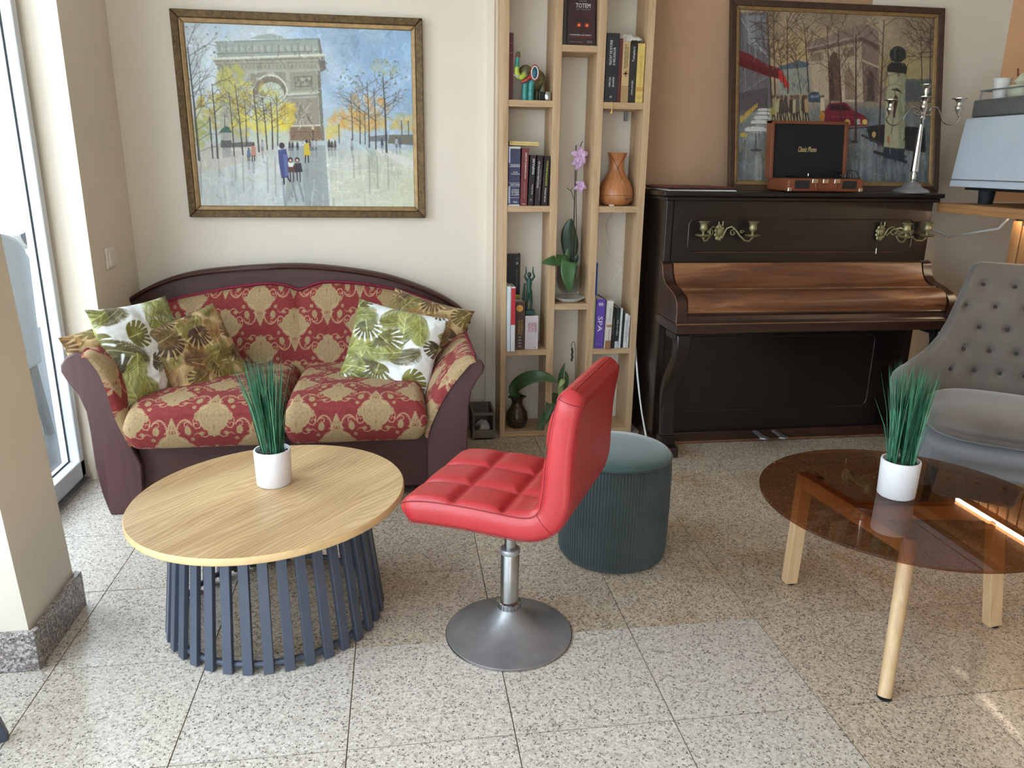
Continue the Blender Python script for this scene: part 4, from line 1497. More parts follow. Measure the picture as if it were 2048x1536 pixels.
# two seat cushions: rounded profile swept along x
prof = smooth_curve([(3.30, 0.275), (3.05, 0.272), (2.935, 0.268), (2.895, 0.275), (2.872, 0.315), (2.868, 0.355), (2.885, 0.405), (2.925, 0.432), (3.02, 0.446), (3.20, 0.446), (3.42, 0.430), (3.57, 0.415), (3.60, 0.36), (3.58, 0.29), (3.45, 0.276), (3.31, 0.275)], 330)
ds = np.r_[0, np.cumsum(np.hypot(*np.diff(prof, axis=0).T))]
pc = np.array((3.22, 0.355))
for x0, x1, rl, rr in ((-1.035, -0.462, 0.03, 0.012), (-0.458, 0.092, 0.012, 0.03)):
    nx = 190
    u = np.linspace(0, 1, nx)
    xs = x0 + (x1 - x0) * u
    dl = np.clip((xs - x0) / 0.05, 0, 1)
    dr = np.clip((x1 - xs) / 0.05, 0, 1)
    k = np.sqrt(np.clip(1 - (1 - dl) ** 2, 0, 1)) * np.sqrt(np.clip(1 - (1 - dr) ** 2, 0, 1))
    k = 0.03 + 0.97 * k
    puff = 0.010 * np.sin(np.pi * u)
    P = np.zeros((nx, len(prof), 3))
    P[..., 0] = xs[:, None]
    P[..., 1] = pc[0] + (prof[None, :, 0] - pc[0]) * (1 - (1 - k[:, None]) * 0.06)
    P[..., 2] = pc[1] + (prof[None, :, 1] - pc[1]) * k[:, None] + np.where(prof[None, :, 1] > 0.4, puff[:, None], 0)
    C_ = WEAVE.sample(np.repeat((xs / 0.30 + 0.1)[:, None], len(prof), 1), np.repeat((ds / 0.235)[None], nx, 0) + 0.4)
    grid_obj('seat_cushion', P, dm, so, C_, wrap_v=False)


def pillow(name, label, c, normal, up, w, h, T, canvas, mat, group=None, off=(0.0, 0.0), seed=1, n=150, scale=0.45):
    """square scatter cushion: centre c, facing normal, its height along up"""
    g = np.random.default_rng(seed)
    nrm = Vector(normal).normalized()
    up = Vector(up)
    up = (up - nrm * up.dot(nrm)).normalized()
    rt = up.cross(nrm)
    u = np.linspace(-1, 1, n)
    U, W = np.meshgrid(u, u, indexing='ij')
    pin = 1 - 0.07 * (1 - W ** 2)
    pin2 = 1 - 0.07 * (1 - U ** 2)
    X0 = U * pin * w / 2
    Y0 = W * pin2 * h / 2
    th = T / 2 * (np.clip(1 - np.abs(U) ** 3.0, 0, 1) * np.clip(1 - np.abs(W) ** 3.0, 0, 1)) ** 0.55
    nz = vnoise(n, n, 5, seed + 40, 3)
    wr = (nz - 0.5) * 0.035
    t_ = tag(bpy.data.objects.new(name, None), label, 'cushion', group)
    t_.location = c
    col.objects.link(t_)
    R_, Up, N_, C0 = (np.array(v) for v in (rt, up, nrm, Vector(c)))
    for sgn, nm in ((1, 'front_cover'), (-1, 'back_cover')):
        thk = sgn * (th + wr * (th > 0.004) * np.clip(th / 0.03, 0, 1))
        sag = -0.02 * (1 - W) * np.abs(U) ** 2
        P = C0 + X0[..., None] * R_ + (Y0 + sag * 0)[..., None] * Up + thk[..., None] * N_
        cc = canvas.sample(X0 / scale + off[0] + (0.5 if sgn < 0 else 0), -Y0 / scale + off[1]) if canvas is not None else None
        if sgn < 0:
            P = P[::-1]
            cc = cc[::-1] if cc is not None else None
        grid_obj(nm, P, mat, t_, cc)
    return t_


LG = print_leaves(21, 0)
LB = print_leaves(33, 1)
GRP = 'scatter cushions on the sofa'
pillow('scatter_cushion', 'bright green and white leaf print cushion leaning in the right corner of the sofa', (-0.040, 3.235, 0.550), (-0.16, -0.88, 0.42), (0.26, 0.3, 0.9), 0.40, 0.385, 0.14, LG, M['leafprint'], GRP, (0.1, 0.2), 1)
pillow('scatter_cushion', 'brown leaf print cushion tucked behind the bright green cushion at right of sofa', (0.085, 3.43, 0.565), (-0.30, -0.82, 0.42), (0.36, 0.3, 0.9), 0.40, 0.37, 0.12, LB, M['leafprint'], GRP, (0.4, 0.1), 2)
pillow('scatter_cushion', 'olive palm print cushion leaning second from the left sofa arm', (-1.005, 3.17, 0.590), (0.86, -0.40, 0.36), (-0.40, 0.22, 0.88), 0.42, 0.40, 0.14, LG, M['leafprint'], GRP, (0.55, 0.6), 3)
pillow('scatter_cushion', 'brown and white leaf print cushion resting against the left sofa arm', (-1.095, 3.09, 0.555), (0.84, -0.42, 0.36), (-0.46, 0.12, 0.86), 0.36, 0.34, 0.10, LB, M['leafprint'], GRP, (0.2, 0.8), 4)
pillow('scatter_cushion', 'olive and brown leaf cushion furthest from the left arm, beside the black cushion', (-0.835, 3.275, 0.535), (0.74, -0.55, 0.44), (-0.62, 0.28, 0.80), 0.40, 0.37, 0.12, print_leaves(57, 1), M['leafprint'], GRP, (0.7, 0.3), 5)
pillow('scatter_cushion', 'plain black cushion squeezed between two leaf print cushions at left', (-0.935, 3.33, 0.52), (0.70, -0.60, 0.35), (-0.35, 0.2, 0.9), 0.28, 0.26, 0.08, None, M['black_cloth'], GRP, seed=6, n=60)

# ------------------------------------------------------------------ paintings


def painting(name, label, x0, x1, z0, z1, y, cv, fw_, outer, slip, lean=0.0, depth=0.03, gain=1.0):
    """framed canvas; lean moves the bottom edge forward"""
    t = thing(name, ((x0 + x1) / 2, y - lean, z0), label, 'painting')
    hgt = z1 - z0
    L = math.hypot(hgt, lean)

    def pt(a, b, d):
        """a along x, b up the picture plane 0..1, d out of the plane"""
        return (a, y - lean * (1 - b) - d * hgt / L, z0 + hgt * b - d * lean / L)
    fb = fw_ / hgt

    def rail(q, nm, m, d0, d1, ins):
        # q: four corners (a, b) outer pair then inner pair
        mb = MB()
        vs = [pt(a, b, d0) for a, b in q] + [pt(a, b, d1 if i < 2 else d1 - ins) for i, (a, b) in enumerate(q)]
        mb.add(vs, [(3, 2, 1, 0), (4, 5, 6, 7), (0, 1, 5, 4), (1, 2, 6, 5), (2, 3, 7, 6), (3, 0, 4, 7)])
        return mb.build(nm, m, t, bevel=0.004)
    for nm, m, i0, i1, d1, ins in (('frame_rail', outer, 0.0, 0.62, depth, 0.008), ('gilt_slip', slip, 0.62, 1.0, depth - 0.006, 0.006)):
        a0, a1 = x0 + fw_ * i0, x1 - fw_ * i0
        b0, b1 = fb * i0, 1 - fb * i0
        c0, c1 = x0 + fw_ * i1, x1 - fw_ * i1
        e0, e1 = fb * i1, 1 - fb * i1
        rail([(a0, b1), (a1, b1), (c1, e1), (c0, e1)], nm, m, 0.001, d1, ins)
        rail([(a1, b0), (a0, b0), (c0, e0), (c1, e0)], nm, m, 0.001, d1, ins)
        rail([(a0, b0), (a0, b1), (c0, e1), (c0, e0)], nm, m, 0.001, d1, ins)
        rail([(a1, b1), (a1, b0), (c1, e0), (c1, e1)], nm, m, 0.001, d1, ins)
    u = np.linspace(0, 1, cv.w)
    v = np.linspace(0, 1, cv.h)
    U, W = np.meshgrid(u, v, indexing='ij')
    c0, c1 = x0 + fw_ * 0.96, x1 - fw_ * 0.96
    B = (1 - fb * 0.96) - W * (1 - 2 * fb * 0.96)
    P = np.zeros(U.shape + (3,))
    d = 0.012
    P[..., 0] = c0 + (c1 - c0) * U
    P[..., 1] = y - lean * (1 - B) - d * hgt / L
    P[..., 2] = z0 + hgt * B - d * lean / L
    C_ = lin_arr(np.transpose(cv.a, (1, 0, 2)) * gain)
    grid_obj('canvas', P, M['canvas'], t, C_, smooth=False)
    return t


painting('boulevard_painting', 'gilt framed oil painting of a pale stone arch and wet autumn boulevard above the sofa', -0.9475, 0.129, 1.066, 1.941, YW - 0.002, paint_boulevard(), 0.052, M['bronze_frame'], M['gold_slip'], gain=np.array((1.12, 1.12, 1.14)))

# ------------------------------------------------------------------ round oak coffee table with slatted drum
TC = (-0.395, 2.168)
ct = thing('coffee_table', (TC[0], TC[1], 0), 'round oak topped coffee table on a drum of navy slats', 'table')
Mt = Matrix.Rotation(math.radians(-2.3), 3, 'Y')
TZ = 0.39
MB().lathe([(0.388, -0.0215), (0.3915, -0.018), (0.3915, -0.003), (0.389, 0.0)], (TC[0], TC[1], TZ), 96, Mt).build('edge_band', M['oak_edge'], ct, 40)
MB().lathe([(0.3885, -0.0005), (0.3885, 0.0008)], (TC[0], TC[1], TZ), 96, Mt).build('table_top', M['oak_top'], ct, 40)
n = 36
for k in range(n):
    a = 2 * math.pi * (k + 0.35) / n
    ca, sa = math.cos(a), math.sin(a)
    b = (TC[0] + 0.312 * ca, TC[1] + 0.312 * sa, 0.001)
    zt = TZ - 0.021 - math.tan(math.radians(-2.3)) * 0.268 * ca * 1.0
    t_ = (TC[0] + 0.268 * ca, TC[1] + 0.268 * sa, zt)
    MB().beam(b, t_, 0.027, 0.015, up=(ca, sa, 0.1)).build('slat', M['navy_steel'], ct, bevel=0.0015)
for r, z in ((0.298, 0.022), (0.262, 0.345)):
    MB().tube([(TC[0] + r * math.cos(2 * math.pi * i / 64), TC[1] + r * math.sin(2 * math.pi * i / 64), z) for i in range(64)], 0.009, 8, True).build('ring', M['navy_steel'], ct, 60)


def grass_pot(loc, label, seed, lean=(0, 0)):
    """white cylinder pot, dark pebbles, sheaf of stiff artificial blades"""
    g = random.Random(seed)
    t = thing('potted_grass', loc, label, 'plant', 'potted artificial grass')
    x, y, z = loc
    MB().lathe([(0.046, 0.0), (0.051, 0.004), (0.0535, 0.106), (0.0525, 0.110), (0.0485, 0.110), (0.0475, 0.095), (0.001, 0.094)], loc, 48, caps=False).build('pot', M['pot'], t, 50)
    pb = MB()
    for i in range(150):
        a, r = g.uniform(0, 6.28), 0.046 * math.sqrt(g.random())
        s = g.uniform(0.003, 0.006)
        pb.ell((x + r * math.cos(a), y + r * math.sin(a), z + 0.096 + g.uniform(0, 0.004)), (s, s * g.uniform(0.7, 1), s * 0.7), 6, 4)
    o = pb.build('pebbles', M['pebble'], t, 60)
    o['kind'] = 'stuff'
    for nm, m, cnt in (('grass_blades', M['grass'], 210), ('grass_blades', M['grass2'], 90)):
        gb = MB()
        for i in range(cnt):
            tuft = g.randrange(11)
            ta = tuft * 2.399
            tr = 0.034 * math.sqrt((tuft + 0.5) / 11)
            bx_, by_ = tr * math.cos(ta) + g.uniform(-.003, .003), tr * math.sin(ta) + g.uniform(-.003, .003)
            H_ = g.uniform(0.20, 0.30) if g.random() < 0.4 else g.uniform(0.27, 0.305)
            sp = g.uniform(0.2, 1.25)
            ox, oy = bx_ * sp + g.gauss(0, 0.015) + lean[0] * H_, by_ * sp + g.gauss(0, 0.015) + lean[1] * H_
            if g.random() < 0.12:
                ox += g.choice((-1, 1)) * g.uniform(0.015, 0.045)
            z0 = 0.095
            A = Vector((x + bx_, y + by_, z + z0))
            Bm = Vector((x + bx_ + ox * 0.4, y + by_ + oy * 0.4, z + z0 + H_ * 0.55))
            T_ = Vector((x + bx_ + ox, y + by_ + oy, z + z0 + H_))
            an = g.uniform(0, 3.14)
            w = Vector((math.cos(an), math.sin(an), 0))
            d = Vector((-math.sin(an), math.cos(an), 0)) * 0.0005
            w0, w1 = 0.0016, 0.0012
            gb.add([A - w * w0, A + w * w0, Bm - w * w1, Bm + w * w1, T_], [(0, 1, 3, 2), (2, 3, 4)])
            gb.add([A - w * w0 + d, A + w * w0 + d, Bm - w * w1 + d, Bm + w * w1 + d, T_], [(1, 0, 2, 3), (3, 2, 4)])
        o = gb.build(nm, m, t, fix=False)
        o['kind'] = 'stuff'
    return t


grass_pot((-0.3905, 2.236, 0.391), 'white pot of stiff green artificial grass on the oak table', 5, (-0.06, 0.05))

# ------------------------------------------------------------------ smoked glass table
GC = (1.425, 1.86)
gt = thing('glass_table', (GC[0], GC[1], 0), 'round smoked glass coffee table on three pale beech legs', 'table')
GZ = 0.415
MB().lathe([(0.001, GZ), (0.404, GZ), (0.406, GZ - 0.002), (0.406, GZ - 0.006), (0.404, GZ - 0.008), (0.001, GZ - 0.008)], (GC[0], GC[1], 0), 128, caps=False).build('glass_top', M['smoked'], gt, 40)
L1, L2, L3 = V(1.254, 2.131, 0.004), V(1.224, 1.557, 0.004), V(1.751, 1.824, 0.004)
T1, T2, T3 = V(1.250, 2.105, 0.40), V(1.306, 1.668, 0.40), V(1.690, 1.832, 0.40)
MB().beam(L1, T1 + V(0, 0, -0.0), 0.042, 0.034, up=(0, 1, 0)).build('leg', M['beech'], gt, bevel=0.003)
MB().tube([L2, T2 - V(0, 0, 0.004)], [0.0175, 0.0205], 20).build('leg', M['beech'], gt, 50)
MB().beam(L3, T3, 0.042, 0.034, up=(0, 1, 0)).build('leg', M['beech'], gt, bevel=0.003)
rz_ = V(0, 0, -0.023)
MB().beam(T1 + rz_, T2 + rz_, 0.034, 0.046).build('rail', M['beech_y'], gt, bevel=0.003)
mid = (T1 + T2) / 2 + rz_
MB().beam(mid, T3 + rz_, 0.034, 0.044).build('rail', M['beech'], gt, bevel=0.003)
for p in (L1, L2, L3):
    MB().lathe([(0.018, 0), (0.019, 0.005)], (p.x, p.y, 0.0), 16).build('foot_pad', M['rubber'], gt, 40)
for p in (V(1.270, 2.06, 0), V(1.303, 1.70, 0), V(1.655, 1.838, 0)):
    MB().lathe([(0.012, GZ - 0.016), (0.0125, GZ - 0.0085)], (p.x, p.y, 0), 20).build('glass_mount', M['brass'], gt, 40)
grass_pot((1.4120, 1.893, GZ + 0.0005), 'white pot of stiff green artificial grass on the smoked glass table', 9, (0.02, 0.02))

# ------------------------------------------------------------------ red swivel chair
SC = V(0.290, 1.963, 0)
st = thing('swivel_chair', SC, 'red quilted leatherette swivel chair on a round trumpet base of worn steel', 'chair')
prof = [(0.181, 0.0), (0.184, 0.003), (0.183, 0.008), (0.165, 0.013), (0.13, 0.023), (0.09, 0.038), (0.06, 0.055), (0.042, 0.072), (0.034, 0.085), (0.031, 0.095)]
MB().lathe(prof, SC, 72).build('base', M['steel_dull'], st, 50)
MB().lathe([(0.182, 0.001), (0.1855, 0.0015), (0.1858, 0.004), (0.183, 0.006)], SC, 72).build('base_rim', M['steel'], st, 50)
cl = MB().lathe([(0.031, 0.086), (0.034, 0.09), (0.034, 0.108), (0.030, 0.111)], SC, 40)
for k in range(22):
    a = 2 * math.pi * k / 22
    cl.beam(SC + V(0.0345 * math.cos(a), 0.0345 * math.sin(a), 0.091), SC + V(0.0345 * math.cos(a), 0.0345 * math.sin(a), 0.107), 0.005, 0.003, up=(math.cos(a), math.sin(a), 0))
cl.build('collar', M['steel'], st, 40)
MB().lathe([(0.0265, 0.105), (0.0265, 0.266), (0.0255, 0.268)], SC, 32).build('outer_tube', M['steel'], st, 40)
MB().lathe([(0.028, 0.262), (0.0285, 0.264), (0.0285, 0.275), (0.027, 0.277)], SC, 32).build('tube_ring', M['steel_dull'], st, 40)
MB().lathe([(0.0165, 0.27), (0.0165, 0.385)], SC, 24).build('gas_lift', M['steel'], st, 40)
s_ax = V(0.48, 0.877, 0).normalized()
f_ax = V(-0.877, 0.48, 0).normalized()
seat_c = V(0.270, 2.020, 0.0)


def softbox(fn, nu, nv, hw, hd, ht, tuft=(), rim=5.0, pz=3.5, groove=0.012, gw=0.012):
    """closed cushion: (u,v) plane with rounded rim; tuft lines groove the top"""
    u = np.linspace(-1, 1, nu)
    v = np.linspace(-1, 1, nv)
    U, W = np.meshgrid(u, v, indexing='ij')
    U = np.sin(U * np.pi / 2)
    W = np.sin(W * np.pi / 2)
    m = np.maximum(np.abs(U), np.abs(W)) + 1e-9
    ln = (np.abs(U) ** rim + np.abs(W) ** rim) ** (1 / rim) + 1e-9
    k = m / ln
    A, B = U * k * hw, W * k * hd
    th = ht * np.clip(1 - m ** pz, 0, 1) ** (1 / pz)
    return A, B, th, -th


def to_world(c, X, Y, Z, a, b, n_):
    return np.array(c) + X[..., None] * np.array(a) + Y[..., None] * np.array(b) + Z[..., None] * np.array(n_)


# seat and back are one padded sheet bent in a J: centre line in the (forward, up) plane
JP = smooth_curve([(0.218, 0.404), (0.200, 0.414), (0.15, 0.425), (0.04, 0.430), (-0.07, 0.428), (-0.135, 0.428), (-0.180, 0.440), (-0.212, 0.472), (-0.226, 0.53), (-0.229, 0.60), (-0.234, 0.68), (-0.244, 0.75), (-0.254, 0.795), (-0.257, 0.806)], 190)
js = np.r_[0, np.cumsum(np.hypot(*np.diff(JP, axis=0).T))]
JL = js[-1]
jt = np.gradient(JP, axis=0)
jt /= np.linalg.norm(jt, axis=1)[:, None]
jn = np.stack([jt[:, 1], -jt[:, 0]], 1)          # towards the sitter
if jn[40, 1] < 0:
    jn = -jn
end = np.minimum(js, JL - js)
cap = np.sqrt(np.clip(1 - (1 - np.clip(end / 0.036, 0, 1)) ** 2, 0, 1))
jh = np.interp(js, [0, 0.1, 0.40, 0.50, 0.62, JL], [0.034, 0.038, 0.037, 0.040, 0.037, 0.033]) * np.maximum(cap, 0.02)
jw = 0.212 - 0.030 * (1 - np.clip(end / 0.055, 0, 1)) ** 2.2 * 1.0
# rounded-rectangle section: k = 0..1 inner face, then side, outer face, side
ni, nc, no = 71, 9, 31
sec = []
for q in np.linspace(-1, 1, ni):
    sec.append((q, 1.0, 1))
for q in range(1, nc):
    a_ = math.pi * q / nc
    sec.append((1.0, math.cos(a_), 2))
for q in np.linspace(1, -1, no):
    sec.append((q, -1.0, 3))
for q in range(1, nc):
    a_ = math.pi * q / nc
    sec.append((-1.0, -math.cos(a_), 4))
J = np.zeros((len(js), len(sec), 3))
tl = [0.16, 0.30, 0.62, 0.74]
for k, (qs, qn, kind) in enumerate(sec):
    rnd_c = 0.020 * np.clip(jh / 0.036, 0, 1)
    if kind in (1, 3):
        s_ = qs * (jw - rnd_c)
        n_ = qn * jh
        if kind == 1:
            g_ = np.zeros(len(js))
            for t0 in tl:
                g_ = np.maximum(g_, np.exp(-np.abs(js - t0) / 0.011))
            for s0 in (-0.07, 0.07):
                g_ = np.maximum(g_, np.exp(-np.abs(s_ - s0) / 0.011))
            edge_f = np.clip((jw - np.abs(s_)) / 0.03, 0, 1) * np.clip(end / 0.05, 0, 1)
            n_ = n_ + (0.008 - 0.020 * g_) * edge_f
    else:
        s_ = np.sign(qs) * (jw - rnd_c + rnd_c * math.sqrt(max(0, 1 - qn ** 2)) ** 1.0)
        n_ = qn * jh
    pt2 = JP + jn * n_[:, None]
    J[:, k] = np.array(seat_c) + pt2[:, :1] * np.array(f_ax) + pt2[:, 1:] * np.array((0, 0, 1.0)) + s_[:, None] * np.array(s_ax)
ib = int(np.argmin(np.abs(js - 0.425)))
grid_obj('seat', J[:ib + 1][:, ::-1], M['red'], st, wrap_v=True)
grid_obj('backrest', J[ib:][:, ::-1], M['red'], st, wrap_v=True)
MB().lathe([(0.03, 0.374), (0.08, 0.378), (0.08, 0.394), (0.03, 0.394)], V(SC.x, SC.y, 0), 24).build('swivel_plate', M['steel_dull'], st, 40)


def seam_line(side, face, out=0.0008, a0=0.012, a1=0.012):
    i0 = int(np.argmin(np.abs(js - a0)))
    i1 = int(np.argmin(np.abs(js - (JL - a1))))
    r_ = 0.020 * np.clip(jh / 0.036, 0, 1)
    s_ = side * (jw - r_ * 0.45)
    P_ = JP + jn * (face * jh * 0.86)[:, None]
    W_ = np.array(seat_c) + P_[:, :1] * np.array(f_ax) + P_[:, 1:] * np.array((0, 0, 1.0)) + (s_ + side * 0.004)[:, None] * np.array(s_ax)
    W_ = W_ + face * out * (jn[:, :1] * np.array(f_ax) + jn[:, 1:] * np.array((0, 0, 1.0)))
    return [tuple(p) for p in W_[i0:i1:3]]


for sd_ in (-1, 1):
    for fc in (-1, 1):
        MB().tube(seam_line(sd_, fc), 0.0013, 4).build('seam', M['red_seam'], st)
for i_ in (ib, int(np.argmin(np.abs(js - (JL - 0.028)))), int(np.argmin(np.abs(js - 0.026)))):
    for kk in ([k for k, q in enumerate(sec) if q[2] == 4], [k for k, q in enumerate(sec) if q[2] == 2]):
        MB().tube([tuple(J[i_, k]) for k in kk], 0.0011, 4).build('seam', M['red_seam'], st)

# ------------------------------------------------------------------ green corduroy pouf
PC = V(0.724, 2.425, 0)
pf = thing('pouf', PC, 'dark green drum pouf with ribbed corduroy side and velvet top', 'pouf')
nr, nh = 110, 10
ang = np.linspace(0, 2 * np.pi, nr * 6, endpoint=False)
hz = np.array([0.002, 0.012, 0.03, 0.1, 0.18, 0.26, 0.33, 0.355, 0.366, 0.372])
rr_ = np.array([0.174, 0.183, 0.187, 0.189, 0.190, 0.190, 0.189, 0.187, 0.184, 0.180])
rib = 0.0042 * np.abs(np.cos(ang * nr / 2)) ** 0.6
P = np.zeros((len(ang), len(hz), 3))
P[..., 0] = PC.x + np.cos(ang)[:, None] * (rr_[None] + rib[:, None])
P[..., 1] = PC.y + np.sin(ang)[:, None] * (rr_[None] + rib[:, None])
P[..., 2] = hz[None]
grid_obj('ribbed_side', P, M['velvet_green'], pf, wrap_u=True)
MB().lathe([(0.183, 0.366), (0.187, 0.372), (0.187, 0.378), (0.182, 0.384), (0.168, 0.390), (0.12, 0.394), (0.05, 0.396), (0.001, 0.396)], PC, 72, caps=False).build('top_cushion', M['velvet_green_top'], pf, 60)
MB().tube([(PC.x + 0.189 * math.cos(2 * math.pi * i / 96), PC.y + 0.189 * math.sin(2 * math.pi * i / 96), 0.372) for i in range(96)], 0.004, 6, True).build('piping', M['velvet_green'], pf, 60)
MB().lathe([(0.165, 0.0), (0.175, 0.004)], PC, 48).build('base_disc', M['rubber'], pf, 40)

# ------------------------------------------------------------------ grey tufted armchair
AC = V(2.33, 2.60, 0)
af = V(-0.59, -0.81, 0).normalized()
al_ = V(-0.81, 0.59, 0).normalized()          # towards the piano
ac = thing('armchair', AC, 'grey velvet bucket armchair with button tufted back by the bar', 'armchair')
nphi, nt_ = 220, 80
phi = np.linspace(-math.radians(118), math.radians(118), nphi)   # 0 = straight behind the sitter
top_h = np.interp(np.degrees(np.abs(phi)), [0, 20, 24, 27, 30, 36, 42, 48, 54, 60, 72, 90, 110, 118], [0.928, 0.930, 0.918, 0.85, 0.788, 0.69, 0.625, 0.585, 0.557, 0.54, 0.515, 0.506, 0.495, 0.47])
tt = np.linspace(0, 1, nt_)
rad0 = np.interp(np.degrees(np.abs(phi)), [0, 40, 80, 118], [0.275, 0.30, 0.335, 0.365])


def shell(off):
    P = np.zeros((nphi, nt_, 3))
    for i, p in enumerate(phi):
        z0 = 0.30
        zz = z0 + (top_h[i] - z0) * tt
        flare = 0.11 * ((zz - 0.30) / 0.68) ** 1.15
        r = rad0[i] + flare + off
        d = -af * math.cos(p) + al_ * math.sin(p)
        P[i, :, 0] = AC.x + d.x * r
        P[i, :, 1] = AC.y + d.y * r
        P[i, :, 2] = zz
    return P


inner, outer = shell(-0.028), shell(0.028)
# buttons in a diamond pattern press the inner face in
S = phi[:, None] * 0.33 * np.ones((1, nt_))
Zi = inner[..., 2]
btn = []
for r_i, zb in enumerate((0.50, 0.59, 0.68, 0.77, 0.86)):
    for k in range(-4, 5):
        s0 = (k + (0.5 if r_i % 2 else 0)) * 0.105
        lim = np.interp(zb, [0.5, 0.62, 0.8, 0.95], [0.28, 0.23, 0.16, 0.13])
        if abs(s0) <= lim:
            btn.append((s0, zb))
dent = np.zeros(Zi.shape)
for s0, zb in btn:
    d2 = (S - s0) ** 2 + (Zi - zb) ** 2
    dent = np.maximum(dent, np.exp(-d2 / 0.022 ** 2) * 0.026)
    dent = np.maximum(dent, np.exp(-np.sqrt(d2) / 0.05) * 0.012)
rdir = np.stack([(outer - inner)[..., 0], (outer - inner)[..., 1], np.zeros(Zi.shape)], -1)
rdir /= np.linalg.norm(rdir, axis=-1, keepdims=True) + 1e-9
puff_ = 0.012 * np.clip(np.sin(np.pi * tt), 0, 1)[None, :, None]
inner2 = inner + rdir * dent[..., None] - rdir * puff_
# one closed section: inner face, rolled top, outer face
roll = []
for k in range(1, 8):
    a = math.pi * k / 8
    c = (inner2[:, -1] + outer[:, -1]) / 2
    hv = (outer[:, -1] - inner2[:, -1]) / 2
    p = c - hv * math.cos(a)
    p[:, 2] += 0.022 * math.sin(a)
    roll.append(p[:, None])
full = np.concatenate([inner2] + roll + [outer[:, ::-1]], 1)
grid_obj('back_shell', full, M['velvet_grey'], ac, wrap_v=True)
for sgn in (0, -1):
    row = full[sgn]
    mb = MB()
    mb.add([tuple(p) for p in row], [tuple(range(len(row)))])
    # rounded wing end
    mb.build('wing_end', M['velvet_grey'], ac, fix=False)
for s0, zb in btn:
    i = int(np.argmin(np.abs(phi * 0.33 - s0)))
    j = int(np.argmin(np.abs(Zi[i] - zb)))
    p = inner2[i, j] - rdir[i, j] * 0.002
    MB().ell(tuple(p), (0.0085, 0.0085, 0.0085), 10, 6).build('button', M['button'], ac, 60)
def disc(hw, hd, z0, z1, push, rim, mat, name, pz=3.0):
    A, B, tz, bz = softbox(None, 60, 60, hd, hw, (z1 - z0) / 2, rim=rim, pz=pz)
    c = AC + af * push + V(0, 0, (z0 + z1) / 2)
    P1 = to_world(c, A, B, tz, af, al_, V(0, 0, 1))
    P2 = to_world(c, A, B, bz, af, al_, V(0, 0, 1))
    grid_obj(name, np.concatenate([P1, P2[::-1]], 0), mat, ac)


disc(0.262, 0.285, 0.335, 0.455, 0.045, 3.2, M['velvet_grey'], 'seat_cushion')
disc(0.272, 0.292, 0.225, 0.352, 0.045, 3.4, M['velvet_grey_side'], 'seat_base', 7)
for a, b in ((0.22, 0.2), (0.22, -0.2), (-0.2, 0.18), (-0.2, -0.18)):
    p = AC + af * (a + 0.03) + al_ * b
    q = AC + af * (a * 1.12 + 0.03) + al_ * (b * 1.12)
    MB().tube([V(q.x, q.y, 0.0), V(p.x, p.y, 0.24)], [0.011, 0.018], 12).build('leg', M['rubber'], ac, 50)

# ------------------------------------------------------------------ upright piano
PX0, PX1 = 1.185, 2.530
pn = thing('upright_piano', ((PX0 + PX1) / 2, 3.5, 0), 'old dark upright piano with rubbed rosewood key cover and brass candle sconces', 'piano')
MB().bx(PX0 + 0.015, PX0 + 0.05, 3.44, 3.79, 0.0, 1.19).build('side_panel', M['ebony_v'], pn, bevel=0.004)
MB().bx(PX1 - 0.05, PX1 - 0.015, 3.44, 3.79, 0.0, 1.19).build('side_panel', M['ebony_v'], pn, bevel=0.004)
MB().bx(PX0 + 0.05, PX1 - 0.05, 3.74, 3.78, 0.02, 1.185).build('back_board', M['ebony'], pn)
MB().bx(PX0 - 0.012, PX1 + 0.012, 3.40, 3.80, 1.192, 1.214).build('lid', M['ebony'], pn, bevel=0.006)
MB().bx(PX0 + 0.0, PX1 - 0.0, 3.412, 3.79, 1.172, 1.192).build('lid_moulding', M['ebony'], pn, bevel=0.006)
MB().bx(PX0 + 0.05, PX1 - 0.05, 3.435, 3.46, 0.885, 1.172).build('upper_panel', M['ebony'], pn)


def round_rect(x0, x1, z0, z1, r, n=6):
    pts = []
    for cx, cz, a0 in ((x1 - r, z1 - r, 0), (x0 + r, z1 - r, 90), (x0 + r, z0 + r, 180), (x1 - r, z0 + r, 270)):
        for i in range(n + 1):
            a = math.radians(a0 + 90 * i / n)
            pts.append((cx + r * math.cos(a), cz + r * math.sin(a)))
    return pts


MB().tube([(p, 3.434, q) for p, q in round_rect(1.31, 2.425, 0.945, 1.092, 0.03)], 0.0035, 6, True).build('panel_bead', M['rosewood_dark'], pn, 60)
MB().bx(1.345, 2.39, 3.4325, 3.436, 0.9405, 0.9435).build('worn_edge', M['worn_edge'], pn)
